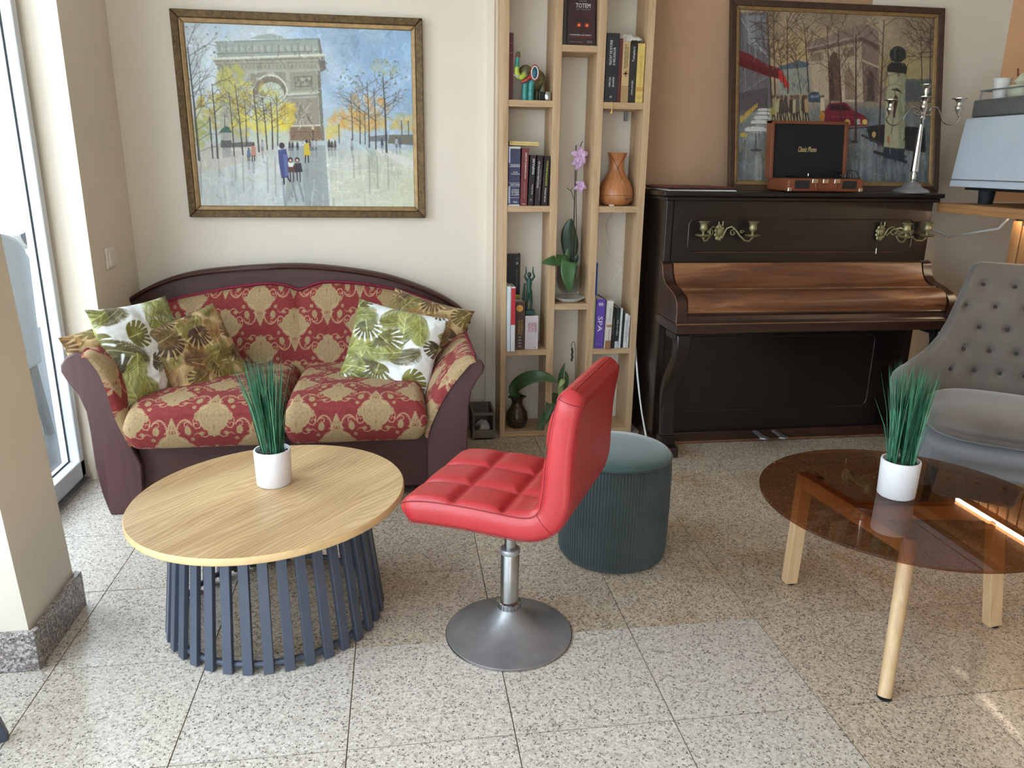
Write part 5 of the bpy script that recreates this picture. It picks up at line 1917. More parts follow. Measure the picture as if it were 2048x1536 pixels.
# key cover: concave top roll, ridge, bulging fall board
kx0, kx1 = PX0 + 0.055, PX1 - 0.055
cv1 = smooth_curve([(3.425, 0.895), (3.405, 0.895), (3.398, 0.875), (3.385, 0.845), (3.36, 0.815), (3.325, 0.800), (3.285, 0.797)], 24)
MB().prism([tuple(p) for p in cv1] + [(3.285, 0.780), (3.425, 0.780)], kx0, kx1, 'yz').build('fall_board_top', M['rosewood'], pn, 40)
MB().bx(kx0, kx1, 3.270, 3.288, 0.785, 0.800).build('ridge', M['worn_edge'], pn, bevel=0.004)
cv2 = smooth_curve([(3.275, 0.793), (3.245, 0.795), (3.215, 0.785), (3.195, 0.765), (3.188, 0.735), (3.190, 0.705)], 20)
MB().prism([tuple(p) for p in cv2] + [(3.275, 0.705)], kx0, kx1, 'yz').build('fall_board', M['rosewood'], pn, 40)
MB().prism([(3.42, 0.706), (3.192, 0.706), (3.186, 0.700), (3.190, 0.690), (3.186, 0.672), (3.178, 0.664), (3.178, 0.660), (3.42, 0.660)], kx0 - 0.03, kx1 + 0.03, 'yz').build('key_slip', M['rosewood_dark'], pn, 30)
MB().bx(PX0 + 0.0, PX1 - 0.0, 3.172, 3.44, 0.615, 0.660).build('key_bed', M['rosewood_dark'], pn, bevel=0.004)
MB().bx(PX0 + 0.002, PX1 - 0.002, 3.1705, 3.1735, 0.6565, 0.6605).build('worn_edge', M['worn_edge'], pn)
# cheeks with S-shaped outline
ck = smooth_curve([(3.44, 0.900), (3.405, 0.892), (3.395, 0.865), (3.375, 0.830), (3.335, 0.808), (3.275, 0.795), (3.215, 0.775), (3.182, 0.745), (3.176, 0.70), (3.176, 0.662)], 30)
for xa in (PX0 + 0.002, PX1 - 0.047):
    c = MB().prism([tuple(p) for p in ck] + [(3.44, 0.662)], xa, xa + 0.045, 'yz').build('cheek', M['rosewood_dark'], pn, 35)
    MB().tube([(xa + (0.0 if xa < 2 else 0.045), p[0], p[1]) for p in ck], 0.0022, 4).build('worn_edge', M['worn_edge'], c)
# console legs: S curve
lp = smooth_curve([(3.215, 0.60), (3.205, 0.55), (3.215, 0.49), (3.255, 0.43), (3.30, 0.38), (3.33, 0.32), (3.335, 0.26), (3.325, 0.20), (3.32, 0.14), (3.315, 0.09)], 26)
wd = np.interp(np.linspace(0, 1, 26), [0, 0.12, 0.4, 0.65, 0.85, 1], [0.075, 0.060, 0.055, 0.048, 0.040, 0.042])
for xc in (PX0 + 0.045, PX1 - 0.045):
    d = np.gradient(lp, axis=0)
    nn = np.stack([d[:, 1], -d[:, 0]], 1)
    nn /= np.linalg.norm(nn, axis=1)[:, None]
    a_ = lp + nn * wd[:, None] / 2
    b_ = lp - nn * wd[:, None] / 2
    lg = MB().prism([tuple(p) for p in a_] + [tuple(p) for p in b_[::-1]], xc - 0.032, xc + 0.032, 'yz').build('console_leg', M['ebony_v'], pn, 35, bevel=0.006)
    MB().bx(xc - 0.045, xc + 0.045, 3.19, 3.30, 0.585, 0.615).build('capital', M['ebony'], lg, bevel=0.006)
    MB().bx(xc - 0.036, xc + 0.036, 3.285, 3.35, 0.05, 0.10).build('foot_block', M['ebony'], lg, bevel=0.005)
    MB().bx(xc - 0.045, xc + 0.045, 3.255, 3.60, 0.0, 0.05).build('toe', M['rosewood_dark'], pn, bevel=0.006)
# lower panel, plinth, pedals
MB().bx(PX0 + 0.05, PX1 - 0.05, 3.455, 3.475, 0.06, 0.615).build('lower_panel', M['ebony'], pn)
MB().tube([(p, 3.4535, q) for p, q in round_rect(1.345, 2.325, 0.165, 0.535, 0.035)], 0.0035, 6, True).build('panel_bead', M['rosewood_dark'], pn, 60)
MB().bx(PX0 + 0.05, PX1 - 0.05, 3.435, 3.475, 0.005, 0.06).build('plinth', M['rosewood_dark'], pn, bevel=0.004)
MB().bx(PX0 + 0.05, PX1 - 0.05, 3.4335, 3.437, 0.004, 0.014).build('worn_edge', M['worn_edge'], pn)
for px in (1.735, 1.835):
    MB().prism([(px - 0.012, 3.46), (px - 0.012, 3.36), (px - 0.024, 3.33), (px, 3.315), (px + 0.024, 3.33), (px + 0.012, 3.36), (px + 0.012, 3.46)], 0.048, 0.058, 'xy').build('pedal', M['steel_dull'], pn, bevel=0.003)


def sconce(x, z, flip, spread):
    """two-armed swivelling piano candle bracket on a pierced backplate"""
    y = 3.432
    root = MB()
    for i in range(9):
        a = i * 0.7
        root.ell((x + 0.016 * math.cos(a), y - 0.006, z - 0.002 + 0.028 * math.sin(a)), (0.011, 0.006, 0.011), 8, 5)
    root.ell((x, y - 0.008, z), (0.018, 0.010, 0.020), 12, 8)
    root.tube([(x - 0.008, y - 0.012, z + 0.03), (x - 0.008, y - 0.012, z + 0.048)], 0.003, 6)
    root.tube([(x + 0.010, y - 0.014, z + 0.03), (x + 0.010, y - 0.014, z + 0.05)], 0.003, 6)
    bp = root.build('sconce_plate', M['brass'], pn, 60)
    for sx, yo, ln in spread:
        ar = MB()
        L_ = abs(ln)
        dr = 1 if ln > 0 else -1
        P_ = lambda u, w: (x + dr * u, y - 0.02 - yo * u / L_, z + w)
        ar.tube([P_(0.012, -0.012), P_(0.025, 0.018), P_(0.045, 0.028), P_(0.062, 0.016), P_(L_ * 0.6, -0.012), P_(L_ * 0.78, -0.034), P_(L_ * 0.92, -0.036), P_(L_, -0.022), P_(L_, -0.008)], 0.0042, 6)
        ar.tube([P_(0.055 + 0.018 * math.cos(t * 0.6) * (1 - t / 16), 0.0 + 0.018 * math.sin(t * 0.6) * (1 - t / 16)) for t in range(14)], 0.003, 6)
        ar.tube([P_(L_ * 0.66 + 0.010 * math.cos(t * 0.7) * (1 - t / 12), 0.004 + 0.010 * math.sin(t * 0.7) * (1 - t / 12)) for t in range(10)], 0.0025, 6)
        ao = ar.build('sconce_arm', M['brass'], pn, 60)
        c = P_(L_, 0)
        MB().lathe([(0.004, -0.020), (0.030, -0.014), (0.036, -0.008), (0.034, -0.006), (0.006, -0.010), (0.005, 0.0), (0.008, 0.008), (0.016, 0.014), (0.018, 0.024), (0.015, 0.030), (0.017, 0.044), (0.024, 0.050), (0.022, 0.052), (0.013, 0.050), (0.012, 0.020)], c, 20).build('candle_cup', M['brass'], ao, 50)


sconce(1.455, 1.033, 1, [(0, 0.03, 0.140), (0, 0.03, -0.095)])
sconce(2.255, 1.033, 1, [(0, 0.02, 0.215), (0, 0.09, 0.060)])
MB().tube([(2.247, 3.40, 1.195), (2.240, 3.41, 1.08), (2.238, 3.415, 0.96)], 0.0012, 5).build('hanging_cord', M['rubber'], pn)
MB().tube([(2.238, 3.415, 0.96), (2.238, 3.414, 0.935)], 0.0022, 6).build('cord_tip', M['white_paint'], pn)

# ------------------------------------------------------------------ things on the piano
painting('cafe_street_painting', 'walnut framed oil painting of a winter street with red awning leaning on the piano', 1.565, 2.660, 1.2145, 2.082, YW - 0.012, paint_cafe(), 0.048, M['walnut_frame'], M['gold_slip'], lean=0.165, depth=0.032)

M['tan_leather'] = plain('tan_leatherette', (122, 66, 40), 0.42, var=0.1, scale=10, bmp=0.2, bscale=300)
M['black_felt'] = plain('black_cloth_lining', (16, 15, 16), 0.8)
M['grille'] = plain('speaker_grille', (34, 28, 28), 0.7, bmp=0.8, bscale=500)
M['nickel'] = plain('polished_nickel', (212, 208, 200), 0.18, 1.0, var=0.06)
M['gold_ink'] = plain('gold_ink', (226, 196, 140), 0.4, var=0.04)
M['vinyl'] = plain('vinyl_black', (14, 14, 15), 0.25)
rx0, rx1, ry0, ry1, rz0 = 1.752, 2.122, 3.405, 3.615, 1.2145
rp = thing('record_player', ((rx0 + rx1) / 2, 3.5, rz0), 'tan suitcase record player with open black lined lid on the piano', 'record player')
MB().bx(rx0, rx1, ry0, ry1, rz0 + 0.004, rz0 + 0.062).build('case_body', M['tan_leather'], rp, bevel=0.008)
MB().bx(rx0 + 0.012, rx1 - 0.012, ry0 + 0.012, ry1 - 0.012, rz0 + 0.062, rz0 + 0.066).build('deck', M['vinyl'], rp)
MB().lathe([(0.001, 0.066), (0.10, 0.066), (0.101, 0.069), (0.10, 0.071), (0.001, 0.071)], (rx0 + 0.15, (ry0 + ry1) / 2, rz0), 48, caps=False).build('platter', M['vinyl'], rp, 40)
MB().lathe([(0.003, 0.07), (0.003, 0.082), (0.001, 0.083)], (rx0 + 0.15, (ry0 + ry1) / 2, rz0), 10).build('spindle', M['nickel'], rp, 40)
MB().tube([(rx1 - 0.05, ry1 - 0.05, rz0 + 0.07), (rx1 - 0.05, ry1 - 0.05, rz0 + 0.088), (rx1 - 0.055, ry0 + 0.10, rz0 + 0.085), (rx1 - 0.09, ry0 + 0.05, rz0 + 0.078)], 0.0035, 6).build('tonearm', M['vinyl'], rp, 60)
for k, dx in enumerate((-0.02, 0.008)):
    MB().lathe([(0.006, 0.064), (0.006, 0.082)], (rx1 - 0.055 + dx, ry0 + 0.035, rz0), 10).build('knob', M['vinyl'], rp, 40)
# lid leans back a little
lt = 0.035
lz0, lz1 = rz0 + 0.055, rz0 + 0.318


def lidpt(x, z, d):
    return V(x, ry1 - 0.012 + lt * (z - lz0) / (lz1 - lz0) - d, z)


lx0, lx1 = rx0 - 0.018, rx1 - 0.002
lm = MB()
for q in (((lx0, lz0), (lx0 + 0.016, lz1)), ((lx1 - 0.016, lz0), (lx1, lz1)), ((lx0, lz1 - 0.014), (lx1, lz1))):
    (a, b), (c, d_) = q
    vs = [lidpt(a, b, 0), lidpt(c, b, 0), lidpt(c, b, 0.05), lidpt(a, b, 0.05), lidpt(a, d_, 0), lidpt(c, d_, 0), lidpt(c, d_, 0.05), lidpt(a, d_, 0.05)]
    lm.add(vs, [(3, 2, 1, 0), (4, 5, 6, 7), (0, 1, 5, 4), (1, 2, 6, 5), (2, 3, 7, 6), (3, 0, 4, 7)])
lm.add([lidpt(lx0, lz0, 0.0), lidpt(lx1, lz0, 0.0), lidpt(lx1, lz1, 0.0), lidpt(lx0, lz1, 0.0), lidpt(lx0, lz0, -0.006), lidpt(lx1, lz0, -0.006), lidpt(lx1, lz1, -0.006), lidpt(lx0, lz1, -0.006)], [(0, 1, 2, 3), (7, 6, 5, 4), (0, 4, 5, 1), (1, 5, 6, 2), (2, 6, 7, 3), (3, 7, 4, 0)])
lid = lm.build('lid', M['tan_leather'], rp, bevel=0.004)
MB().add([lidpt(lx0 + 0.014, lz0, 0.038), lidpt(lx1 - 0.014, lz0, 0.038), lidpt(lx1 - 0.014, lz1 - 0.012, 0.038), lidpt(lx0 + 0.014, lz1 - 0.012, 0.038), lidpt(lx0 + 0.014, lz0, 0.004), lidpt(lx1 - 0.014, lz0, 0.004), lidpt(lx1 - 0.014, lz1 - 0.012, 0.004), lidpt(lx0 + 0.014, lz1 - 0.012, 0.004)], [(0, 1, 2, 3), (7, 6, 5, 4), (0, 4, 5, 1), (1, 5, 6, 2), (2, 6, 7, 3), (3, 7, 4, 0)]).build('lid_lining', M['black_felt'], lid)
lettering('Classic Phono', lidpt((lx0 + lx1) / 2 - 0.005, (lz0 + lz1) / 2 + 0.005, 0.0388), (1, 0, 0), (0, lt, lz1 - lz0), 0.024, M['gold_ink'], lid, fit=0.092, shear=0.4)
for a, b in ((rx0 + 0.035, rx0 + 0.105), (rx1 - 0.105, rx1 - 0.035)):
    MB().bx(a, b, ry0 - 0.002, ry0 + 0.002, rz0 + 0.016, rz0 + 0.052).build('speaker_grille', M['grille'], rp)
for cx in (rx0 + 0.128, rx0 + 0.180, rx0 + 0.236):
    MB().bx(cx - 0.014, cx + 0.014, ry0 - 0.006, ry0 + 0.001, rz0 + 0.040, rz0 + 0.060).build('latch', M['nickel'], rp, bevel=0.002)
hx0, hx1 = rx0 + 0.132, rx0 + 0.232
MB().tube([(hx0, ry0 - 0.004, rz0 + 0.040), (hx0, ry0 - 0.008, rz0 + 0.018), (hx0 + 0.01, ry0 - 0.010, rz0 + 0.012), (hx1 - 0.01, ry0 - 0.010, rz0 + 0.012), (hx1, ry0 - 0.008, rz0 + 0.018), (hx1, ry0 - 0.004, rz0 + 0.040)], 0.0035, 6).build('handle', M['tan_leather'], rp, 60)
for cx in (rx0 + 0.001, rx1 - 0.021):
    MB().bx(cx, cx + 0.020, ry0 - 0.003, ry0 + 0.012, rz0 + 0.003, rz0 + 0.021).build('corner_cap', M['nickel'], rp, bevel=0.003)
MB().tube([(rx1 - 0.045, ry0 + 0.09, rz0 + 0.07), (rx1 - 0.03, ry0 + 0.09, rz0 + 0.10), (rx1 + 0.005, ry0 + 0.08, rz0 + 0.095), (rx1 + 0.02, ry0 + 0.06, rz0 + 0.05), (rx1 + 0.012, ry0 + 0.05, rz0 + 0.015), (rx1 + 0.001, ry0 + 0.05, rz0 + 0.012)], 0.002, 6).build('cable', M['rubber'], rp, 60)

# five-light candelabra
CX, CY = 2.405, 3.462
ca_ = thing('candelabra', (CX, CY, 1.2145), 'tall silver five light candelabra with scrolled arms on the piano', 'candelabra')
b0 = 1.2145
MB().lathe([(0.078, 0.0), (0.080, 0.006), (0.074, 0.014), (0.055, 0.022), (0.042, 0.028), (0.036, 0.040), (0.020, 0.050), (0.011, 0.056)], (CX, CY, b0), 40).build('foot', M['steel_dull'], ca_, 50)
MB().lathe([(0.010, 0.055), (0.014, 0.062), (0.010, 0.070), (0.013, 0.078), (0.009, 0.088), (0.010, 0.096)], (CX, CY, b0), 24).build('knop', M['nickel'], ca_, 50)
MB().lathe([(0.017, 0.095), (0.0185, 0.100), (0.0125, 0.22), (0.0085, 0.325), (0.008, 0.33)], (CX, CY, b0), 12).build('stem', M['nickel'], ca_, 25)
MB().lathe([(0.010, 0.328), (0.013, 0.337), (0.009, 0.347), (0.013, 0.36), (0.010, 0.375), (0.008, 0.385), (0.013, 0.397), (0.008, 0.41)], (CX, CY, b0), 24).build('hub', M['nickel'], ca_, 50)
cup = [(0.004, -0.014), (0.008, -0.004), (0.014, 0.006), (0.016, 0.016), (0.010, 0.026), (0.012, 0.038), (0.018, 0.047), (0.033, 0.052), (0.033, 0.0545), (0.012, 0.053), (0.010, 0.02)]
MB().lathe([(0.006, 0.41), (0.010, 0.425), (0.007, 0.437), (0.013, 0.449), (0.011, 0.461), (0.015, 0.471), (0.032, 0.478), (0.032, 0.4805), (0.010, 0.479)], (CX, CY, b0), 24).build('candle_cup', M['nickel'], ca_, 50)
for k in range(4):
    a = math.radians(-35 + 90 * k)
    d = V(math.cos(a), math.sin(a), 0)
    o_ = V(CX, CY, b0 + 0.348)
    pts = [o_ + d * r + V(0, 0, z) for r, z in ((0.008, 0.0), (0.026, 0.000), (0.034, 0.012), (0.024, 0.018), (0.032, 0.032), (0.056, 0.030), (0.072, 0.004), (0.084, -0.024), (0.108, -0.042), (0.136, -0.036), (0.150, -0.014), (0.142, -0.004), (0.140, 0.006))]
    ar = MB().tube([tuple(p) for p in smooth_curve([tuple(p) for p in pts], 44)], 0.0042, 6).build('arm', M['nickel'], ca_, 60)
    c = o_ + d * 0.140 + V(0, 0, 0.016)
    MB().lathe(cup, c, 20).build('candle_cup', M['nickel'], ar, 50)

# record sleeves lying at the left end of the lid
M['sleeve_white'] = plain('white_sleeve', (206, 200, 190), 0.6)
M['sleeve_red'] = plain('dark_red_sleeve', (96, 40, 34), 0.5, var=0.4, scale=25)
M['sleeve_dark'] = plain('dark_sleeve', (44, 36, 36), 0.5, var=0.4, scale=25)
for k, (nm, m, dx, dy, dr, lab) in enumerate((('record_sleeve', 'sleeve_white', 0.012, 0.0, -3, 'white edged record sleeve at the bottom of the small stack on the piano'), ('record_sleeve', 'sleeve_dark', -0.004, 0.006, 2, 'dark record sleeve in the middle of the small stack on the piano'), ('record_sleeve', 'sleeve_red', -0.010, 0.004, 5, 'dark red record sleeve on top of the small stack on the piano'))):
    R_ = Matrix.Translation(V(1.355 + dx, 3.575 + dy, b0 + k * 0.0065)) @ Matrix.Rotation(math.radians(dr), 4, 'Z')
    t = thing(nm, (1.355 + dx, 3.575 + dy, b0 + k * 0.0065), lab, 'record', 'record sleeves on the piano')
    MB().bx(-0.155, 0.155, -0.155, 0.155, 0.0005, 0.006, R_).build('sleeve', M[m], t, bevel=0.001)
    MB().bx(-0.05, 0.05, -0.05, 0.05, 0.006, 0.0063, R_).build('cover_print', M['sleeve_dark' if m != 'sleeve_dark' else 'sleeve_red'], t)

# ------------------------------------------------------------------ bar counter, lamp strip, coffee machine
M['counter_oak'] = wood('counter_oak', [(150, 104, 62), (176, 128, 82), (192, 146, 98)], 'y', 1.0, 0.45, bmp=0.04)
M['slat_oak'] = wood('slat_oak', [(140, 98, 60), (166, 122, 80), (182, 140, 98)], 'z', 1.0, 0.5, bmp=0.04)
M['led'] = emit('led_strip_glow', (1.0, 0.82, 0.56, 1), 20.0)
bc = thing('bar_counter', (2.95, 2.2, 0), 'bar counter with oak top and vertical slat front at right', 'counter')
MB().bx(2.555, 3.25, 0.6, 3.470, 1.128, 1.170).build('counter_top', M['counter_oak'], bc, bevel=0.005)
MB().bx(2.845, 3.25, 0.6, 3.30, 0.0, 1.128).build('carcass', M['black_felt'], bc)
yy = 0.62
while yy < 3.26:
    MB().bx(2.812, 2.845, yy, yy + 0.052, 0.02, 1.10).build('front_slat', M['slat_oak'], bc, bevel=0.003)
    yy += 0.062
for yb in (2.95, 2.2, 1.4):
    MB().bx(2.60, 2.745, yb, yb + 0.03, 1.100, 1.128).build('bracket', M['counter_oak'], bc, bevel=0.003)
ls = thing('led_strip', (2.777, 2.0, 1.112), 'glowing warm lamp strip under the edge of the bar top', 'lamp')
MB().bx(2.762, 2.792, 0.7, 3.257, 1.122, 1.128).build('channel', M['nickel'], ls)
MB().bx(2.768, 2.786, 0.7, 3.257, 1.114, 1.122).build('diffuser', M['led'], ls)

M['machine_panel'] = plain('pale_blue_enamel', (196, 204, 214), 0.35, var=0.03)
M['machine_steel'] = plain('brushed_steel', (150, 152, 154), 0.35, 0.8, var=0.1, scale=60)
cmx = thing('coffee_machine', (2.85, 3.1, 1.17), 'pale grey blue espresso machine with steel cup tray on the bar', 'coffee machine')
MB().prism([(2.625, 1.245), (2.655, 1.555), (2.668, 1.555), (2.66, 1.245)], 2.72, 3.50, 'xz').build('back_panel', M['machine_panel'], cmx, bevel=0.004)
MB().bx(2.6215, 2.6245, 2.73, 3.49, 1.276, 1.280).build('panel_groove', M['machine_steel'], cmx)
MB().bx(2.668, 3.16, 2.74, 3.48, 1.245, 1.56).build('body', M['machine_steel'], cmx, bevel=0.01)
MB().bx(2.672, 3.14, 2.745, 3.49, 1.56, 1.635).build('cup_warmer', M['machine_steel'], cmx, bevel=0.006)
MB().bx(2.665, 3.10, 2.74, 3.44, 1.232, 1.246).build('under_tray', M['rubber'], cmx)
for fx in (2.72, 3.08):
    for fy in (2.80, 3.36):
        MB().lathe([(0.030, 0.0), (0.036, 0.062)], (fx, fy, 1.170), 20).build('foot', M['rubber'], cmx, 40)
rl = MB()
for y_ in (2.78, 3.10, 3.47):
    rl.tube([(2.69, y_, 1.635), (2.69, y_, 1.675)], 0.004, 6)
rl.tube([(2.69, 2.76, 1.675), (2.69, 3.475, 1.675), (2.76, 3.48, 1.675)], 0.004, 6)
rl.build('tray_rail', M['steel_dull'], cmx, 60)
MB().tube([(2.74, 3.10, 1.232), (2.76, 3.13, 1.19), (2.80, 3.12, 1.178), (2.82, 3.05, 1.178), (2.80, 2.98, 1.185), (2.80, 2.95, 1.232)], 0.006, 6).build('power_cable', M['rubber'], cmx, 60)
M['cup'] = plain('white_cup', (222, 220, 214), 0.35)
M['sage_cup'] = plain('pale_sage_cup', (202, 204, 178), 0.4)
cup_prof = [(0.001, 0.0), (0.028, 0.0), (0.032, 0.006), (0.037, 0.088), (0.036, 0.090), (0.033, 0.086), (0.029, 0.01), (0.001, 0.008)]
t = thing('cup', (2.755, 3.43, 1.6355), 'tall white paper cup on the tray of the coffee machine', 'cup', 'cups on the coffee machine')
MB().lathe(cup_prof, (2.755, 3.43, 1.6355), 32, caps=False).build('wall', M['cup'], t, 45)
MB().lathe([(0.035, 0.084), (0.0385, 0.087), (0.0385, 0.091), (0.035, 0.092)], (2.755, 3.43, 1.6355), 32).build('rim', M['cup'], t, 45)
t = thing('bowl_cup', (2.765, 3.325, 1.6355), 'low pale sage cup with spoon on the tray of the coffee machine', 'cup', 'cups on the coffee machine')
MB().lathe([(0.001, 0.0), (0.03, 0.0), (0.046, 0.012), (0.053, 0.052), (0.051, 0.053), (0.044, 0.016), (0.001, 0.008)], (2.765, 3.325, 1.6355), 32, caps=False).build('wall', M['sage_cup'], t, 45)
MB().lathe([(0.001, 0.055), (0.02, 0.055), (0.03, 0.07), (0.012, 0.10), (0.001, 0.105)], (2.765, 3.325, 1.6355), 20, caps=False).build('lid', M['sage_cup'], t, 45)
MB().tube([(2.775, 3.35, 1.68), (2.785, 3.385, 1.765)], 0.004, 6).build('spoon', M['tan_leather'], t, 60)
t = thing('copper_spoon', (2.89, 3.18, 1.6355), 'copper coloured stirring spoon resting by the cups', 'spoon')
MB().tube([(2.89, 3.24, 1.66), (2.89, 3.16, 1.70)], 0.004, 6).build('handle', M['tan_leather'], t, 60)
MB().ell((2.89, 3.25, 1.652), (0.012, 0.016, 0.008), 12, 8).build('bowl', M['tan_leather'], t, 60)
MB().tube([(2.66, 3.80, 1.30), (2.68, 3.80, 1.2), (2.72, 3.78, 1.04), (2.86, 3.74, 0.985), (2.80, 3.34, 1.06), (2.777, 3.262, 1.12)], 0.006, 8).build('bar_cable', M['white_paint'], None, 60)
tag(bpy.data.objects['bar_cable'], 'white cable drooping below the end of the bar top', 'cable')
MB().tube([(2.62, 3.795, 1.75), (2.615, 3.80, 1.5), (2.64, 3.80, 1.3), (2.63, 3.80, 1.1)], 0.005, 6).build('wall_cable', M['white_paint'], None, 60)
tag(bpy.data.objects['wall_cable'], 'thin white cable running down the wall beside the walnut framed painting', 'cable')

# ------------------------------------------------------------------ bookshelf
SF, SB = 3.62, 3.812
bs_ = thing('bookshelf', (0.815, 3.72, 0), 'tall open bookshelf of light oak laminate with staggered shelves', 'bookshelf')
for a, b in ((0.474, 0.500), (0.700, 0.735), (0.897, 0.933), (1.122, 1.153)):
    MB().bx(a, b, SF, SB, 0, 2.45).build('upright', M['shelf_oak'], bs_, bevel=0.0015)
for a, b, zs in ((0.500, 0.700, (0.03, 0.449, 1.135, 1.596, 2.11, 2.45)), (0.735, 0.897, (0.03, 0.673, 1.830, 2.45)), (0.933, 1.122, (0.03, 0.448, 1.135, 1.596, 2.11, 2.45))):
    for z in zs:
        MB().bx(a, b, SF + 0.002, SB - 0.002, z - 0.028, z).build('shelf_board', M['shelf_oak_x'], bs_, bevel=0.0012)
MB().bx(1.085, 1.100, SB - 0.02, SB, 1.525, 1.566).build('wall_bracket', M['steel_dull'], bs_)
BK = {}


def bmat(c, r=0.5):
    k = (c, r)
    if k not in BK:
        BK[k] = plain('book_cover_%d' % len(BK), c, r, var=0.08, scale=20)
    return BK[k]


M['pages'] = plain('book_pages', (222, 214, 196), 0.9, var=0.1, scale=80)
M['ink_white'] = plain('white_ink', (232, 230, 226), 0.5, var=0.02)
M['ink_black'] = plain('black_ink', (36, 30, 28), 0.5, var=0.02)
M['ink_yellow'] = plain('yellow_ink', (224, 216, 70), 0.5, var=0.02)
M['ink_red'] = plain('red_ink', (168, 44, 36), 0.5, var=0.02)
M['ink_gold'] = plain('dull_gold_ink', (180, 140, 70), 0.5, var=0.02)
M['ink_grey'] = plain('grey_ink', (150, 142, 140), 0.5, var=0.02)
SHELF_GRP = {}


def book(x0, x1, z, h, d, c, label, yf=SF + 0.012, tilt=0.0, texts=(), bands=(), group='books on the shelf', name='book'):
    """upright book, spine to the room; texts: (string, up 0..1, across, letter height, ink, length along spine)"""
    w = x1 - x0
    t = thing(name, ((x0 + x1) / 2, yf + d / 2, z), label, 'book', group)
    Mx = Matrix.Translation(V((x0 + x1) / 2, yf, z)) @ Matrix.Rotation(math.radians(tilt), 4, 'Y')
    cv_ = MB()
    cv_.bx(-w / 2, w / 2, 0, 0.004, 0, h, Mx)
    cv_.bx(-w / 2, -w / 2 + 0.0025, 0.002, d, 0, h, Mx)
    cv_.bx(w / 2 - 0.0025, w / 2, 0.002, d, 0, h, Mx)
    co = cv_.build('cover', bmat(c), t, bevel=0.001)
    MB().bx(-w / 2 + 0.0028, w / 2 - 0.0028, 0.0045, d - 0.004, 0.002, h - 0.004, Mx).build('pages', M['pages'], t)
    for z0, z1, cc in bands:
        MB().bx(-w / 2 + 0.0005, w / 2 - 0.0005, -0.0008, 0.001, z0 * h, z1 * h, Mx).build('spine_band', bmat(cc), t)
    R3 = Mx.to_3x3()
    for s, up, ac_, lh, ink, ln in texts:
        if ln < 0:      # set across the spine
            lettering(s, Mx @ V(ac_ * w, -0.0014, up * h), R3 @ V(1, 0, 0), R3 @ V(0, 0, 1), lh, M[ink], t, fit=-ln)
        elif ln >= 1:   # reads downwards
            lettering(s, Mx @ V(ac_ * w, -0.0014, up * h), R3 @ V(0, 0, -1), R3 @ V(1, 0, 0), lh, M[ink], t, fit=ln - 1)
        else:           # reads upwards
            lettering(s, Mx @ V(ac_ * w, -0.0014, up * h), R3 @ V(0, 0, 1), R3 @ V(-1, 0, 0), lh, M[ink], t, fit=ln)
    return t


# upper right cell
Z3 = 1.596
navy_book = book(0.938, 0.998, Z3, 0.290, 0.15, (40, 40, 48), 'thick dark navy book with white title, leftmost in the upper right cell', texts=[('TRATAT DE ISTORIE', 0.72, -0.13, 0.011, 'ink_white', 0.105), ('A RELIGIILOR', 0.67, 0.14, 0.010, 'ink_white', 0.075), ('MIRCEA', 0.30, -0.13, 0.008, 'ink_white', 0.04), ('ELIADE', 0.30, 0.14, 0.008, 'ink_white', 0.04), ('H', 0.08, 0.0, 0.010, 'ink_white', -0.008)])
MB().tube([(0.972, SF + 0.010, Z3 + 0.002), (0.973, SF - 0.003, Z3 - 0.002), (0.973, SF - 0.004, Z3 - 0.03), (0.970, SF - 0.004, Z3 - 0.050)], [0.0015, 0.0015, 0.0025, 0.006], 6).build('ribbon', bmat((206, 176, 100)), navy_book, 60)
book(0.999, 1.014, Z3, 0.270, 0.14, (92, 36, 32), 'narrow dark red book between navy book and parchment book with red cross')
book(1.015, 1.049, Z3, 0.258, 0.14, (190, 160, 114), 'parchment coloured book with a red cross on the spine', texts=[('EVANGHELIILE', 0.76, -0.15, 0.009, 'ink_black', 0.10), ('TEMPLIERILOR', 0.74, 0.16, 0.007, 'ink_black', 0.09), ('+', 0.48, 0.0, 0.022, 'ink_red', -0.022), ('+', 0.48, 0.0, 0.020, 'ink_red', -0.016)], bands=[(0.0, 0.28, (168, 136, 92))])
book(1.050, 1.082, Z3, 0.250, 0.14, (40, 36, 34), 'black book titled Templarii in the upper right cell', texts=[('Templarii', 0.82, 0.0, 0.013, 'ink_white', 0.062), ('DAN JONES', 0.26, 0.0, 0.009, 'ink_white', 0.06)], tilt=0.4)
book(1.084, 1.118, Z3, 0.252, 0.14, (212, 184, 104), 'yellow book at the right end of the upper right cell', texts=[('IISUS', 0.70, 0.0, 0.014, 'ink_gold', 0.05), ('dinaintea lui', 0.42, 0.02, 0.007, 'ink_gold', 0.07), ('COLIN', 0.11, 0.0, 0.006, 'ink_gold', -0.022), ('WILSON', 0.08, 0.0, 0.006, 'ink_gold', -0.022)], bands=[(0.20, 0.27, (190, 150, 70))])
pl = thing('plastic_bag', (1.05, 3.70, Z3 + 0.262), 'crumpled clear plastic bag lying on top of the upper right books', 'bag')
n = 40
u, v = np.meshgrid(np.linspace(0, 1, n), np.linspace(0, 1, n), indexing='ij')
nz = vnoise(n, n, 7, 77, 3)
P = np.stack([0.985 + 0.125 * u, 3.645 + 0.11 * v, Z3 + 0.264 + 0.035 * np.sin(np.pi * u) ** 0.5 * np.sin(np.pi * v) ** 0.5 + (nz - 0.5) * 0.018], -1)
M['plastic'] = plain('milky_plastic_film', (206, 198, 190), 0.25, var=0.1)
grid_obj('film_top', P, M['plastic'], pl)
P2 = P.copy()
P2[..., 2] = np.minimum(P[..., 2] - 0.002, Z3 + 0.266)
grid_obj('film_base', P2[::-1], M['plastic'], pl)

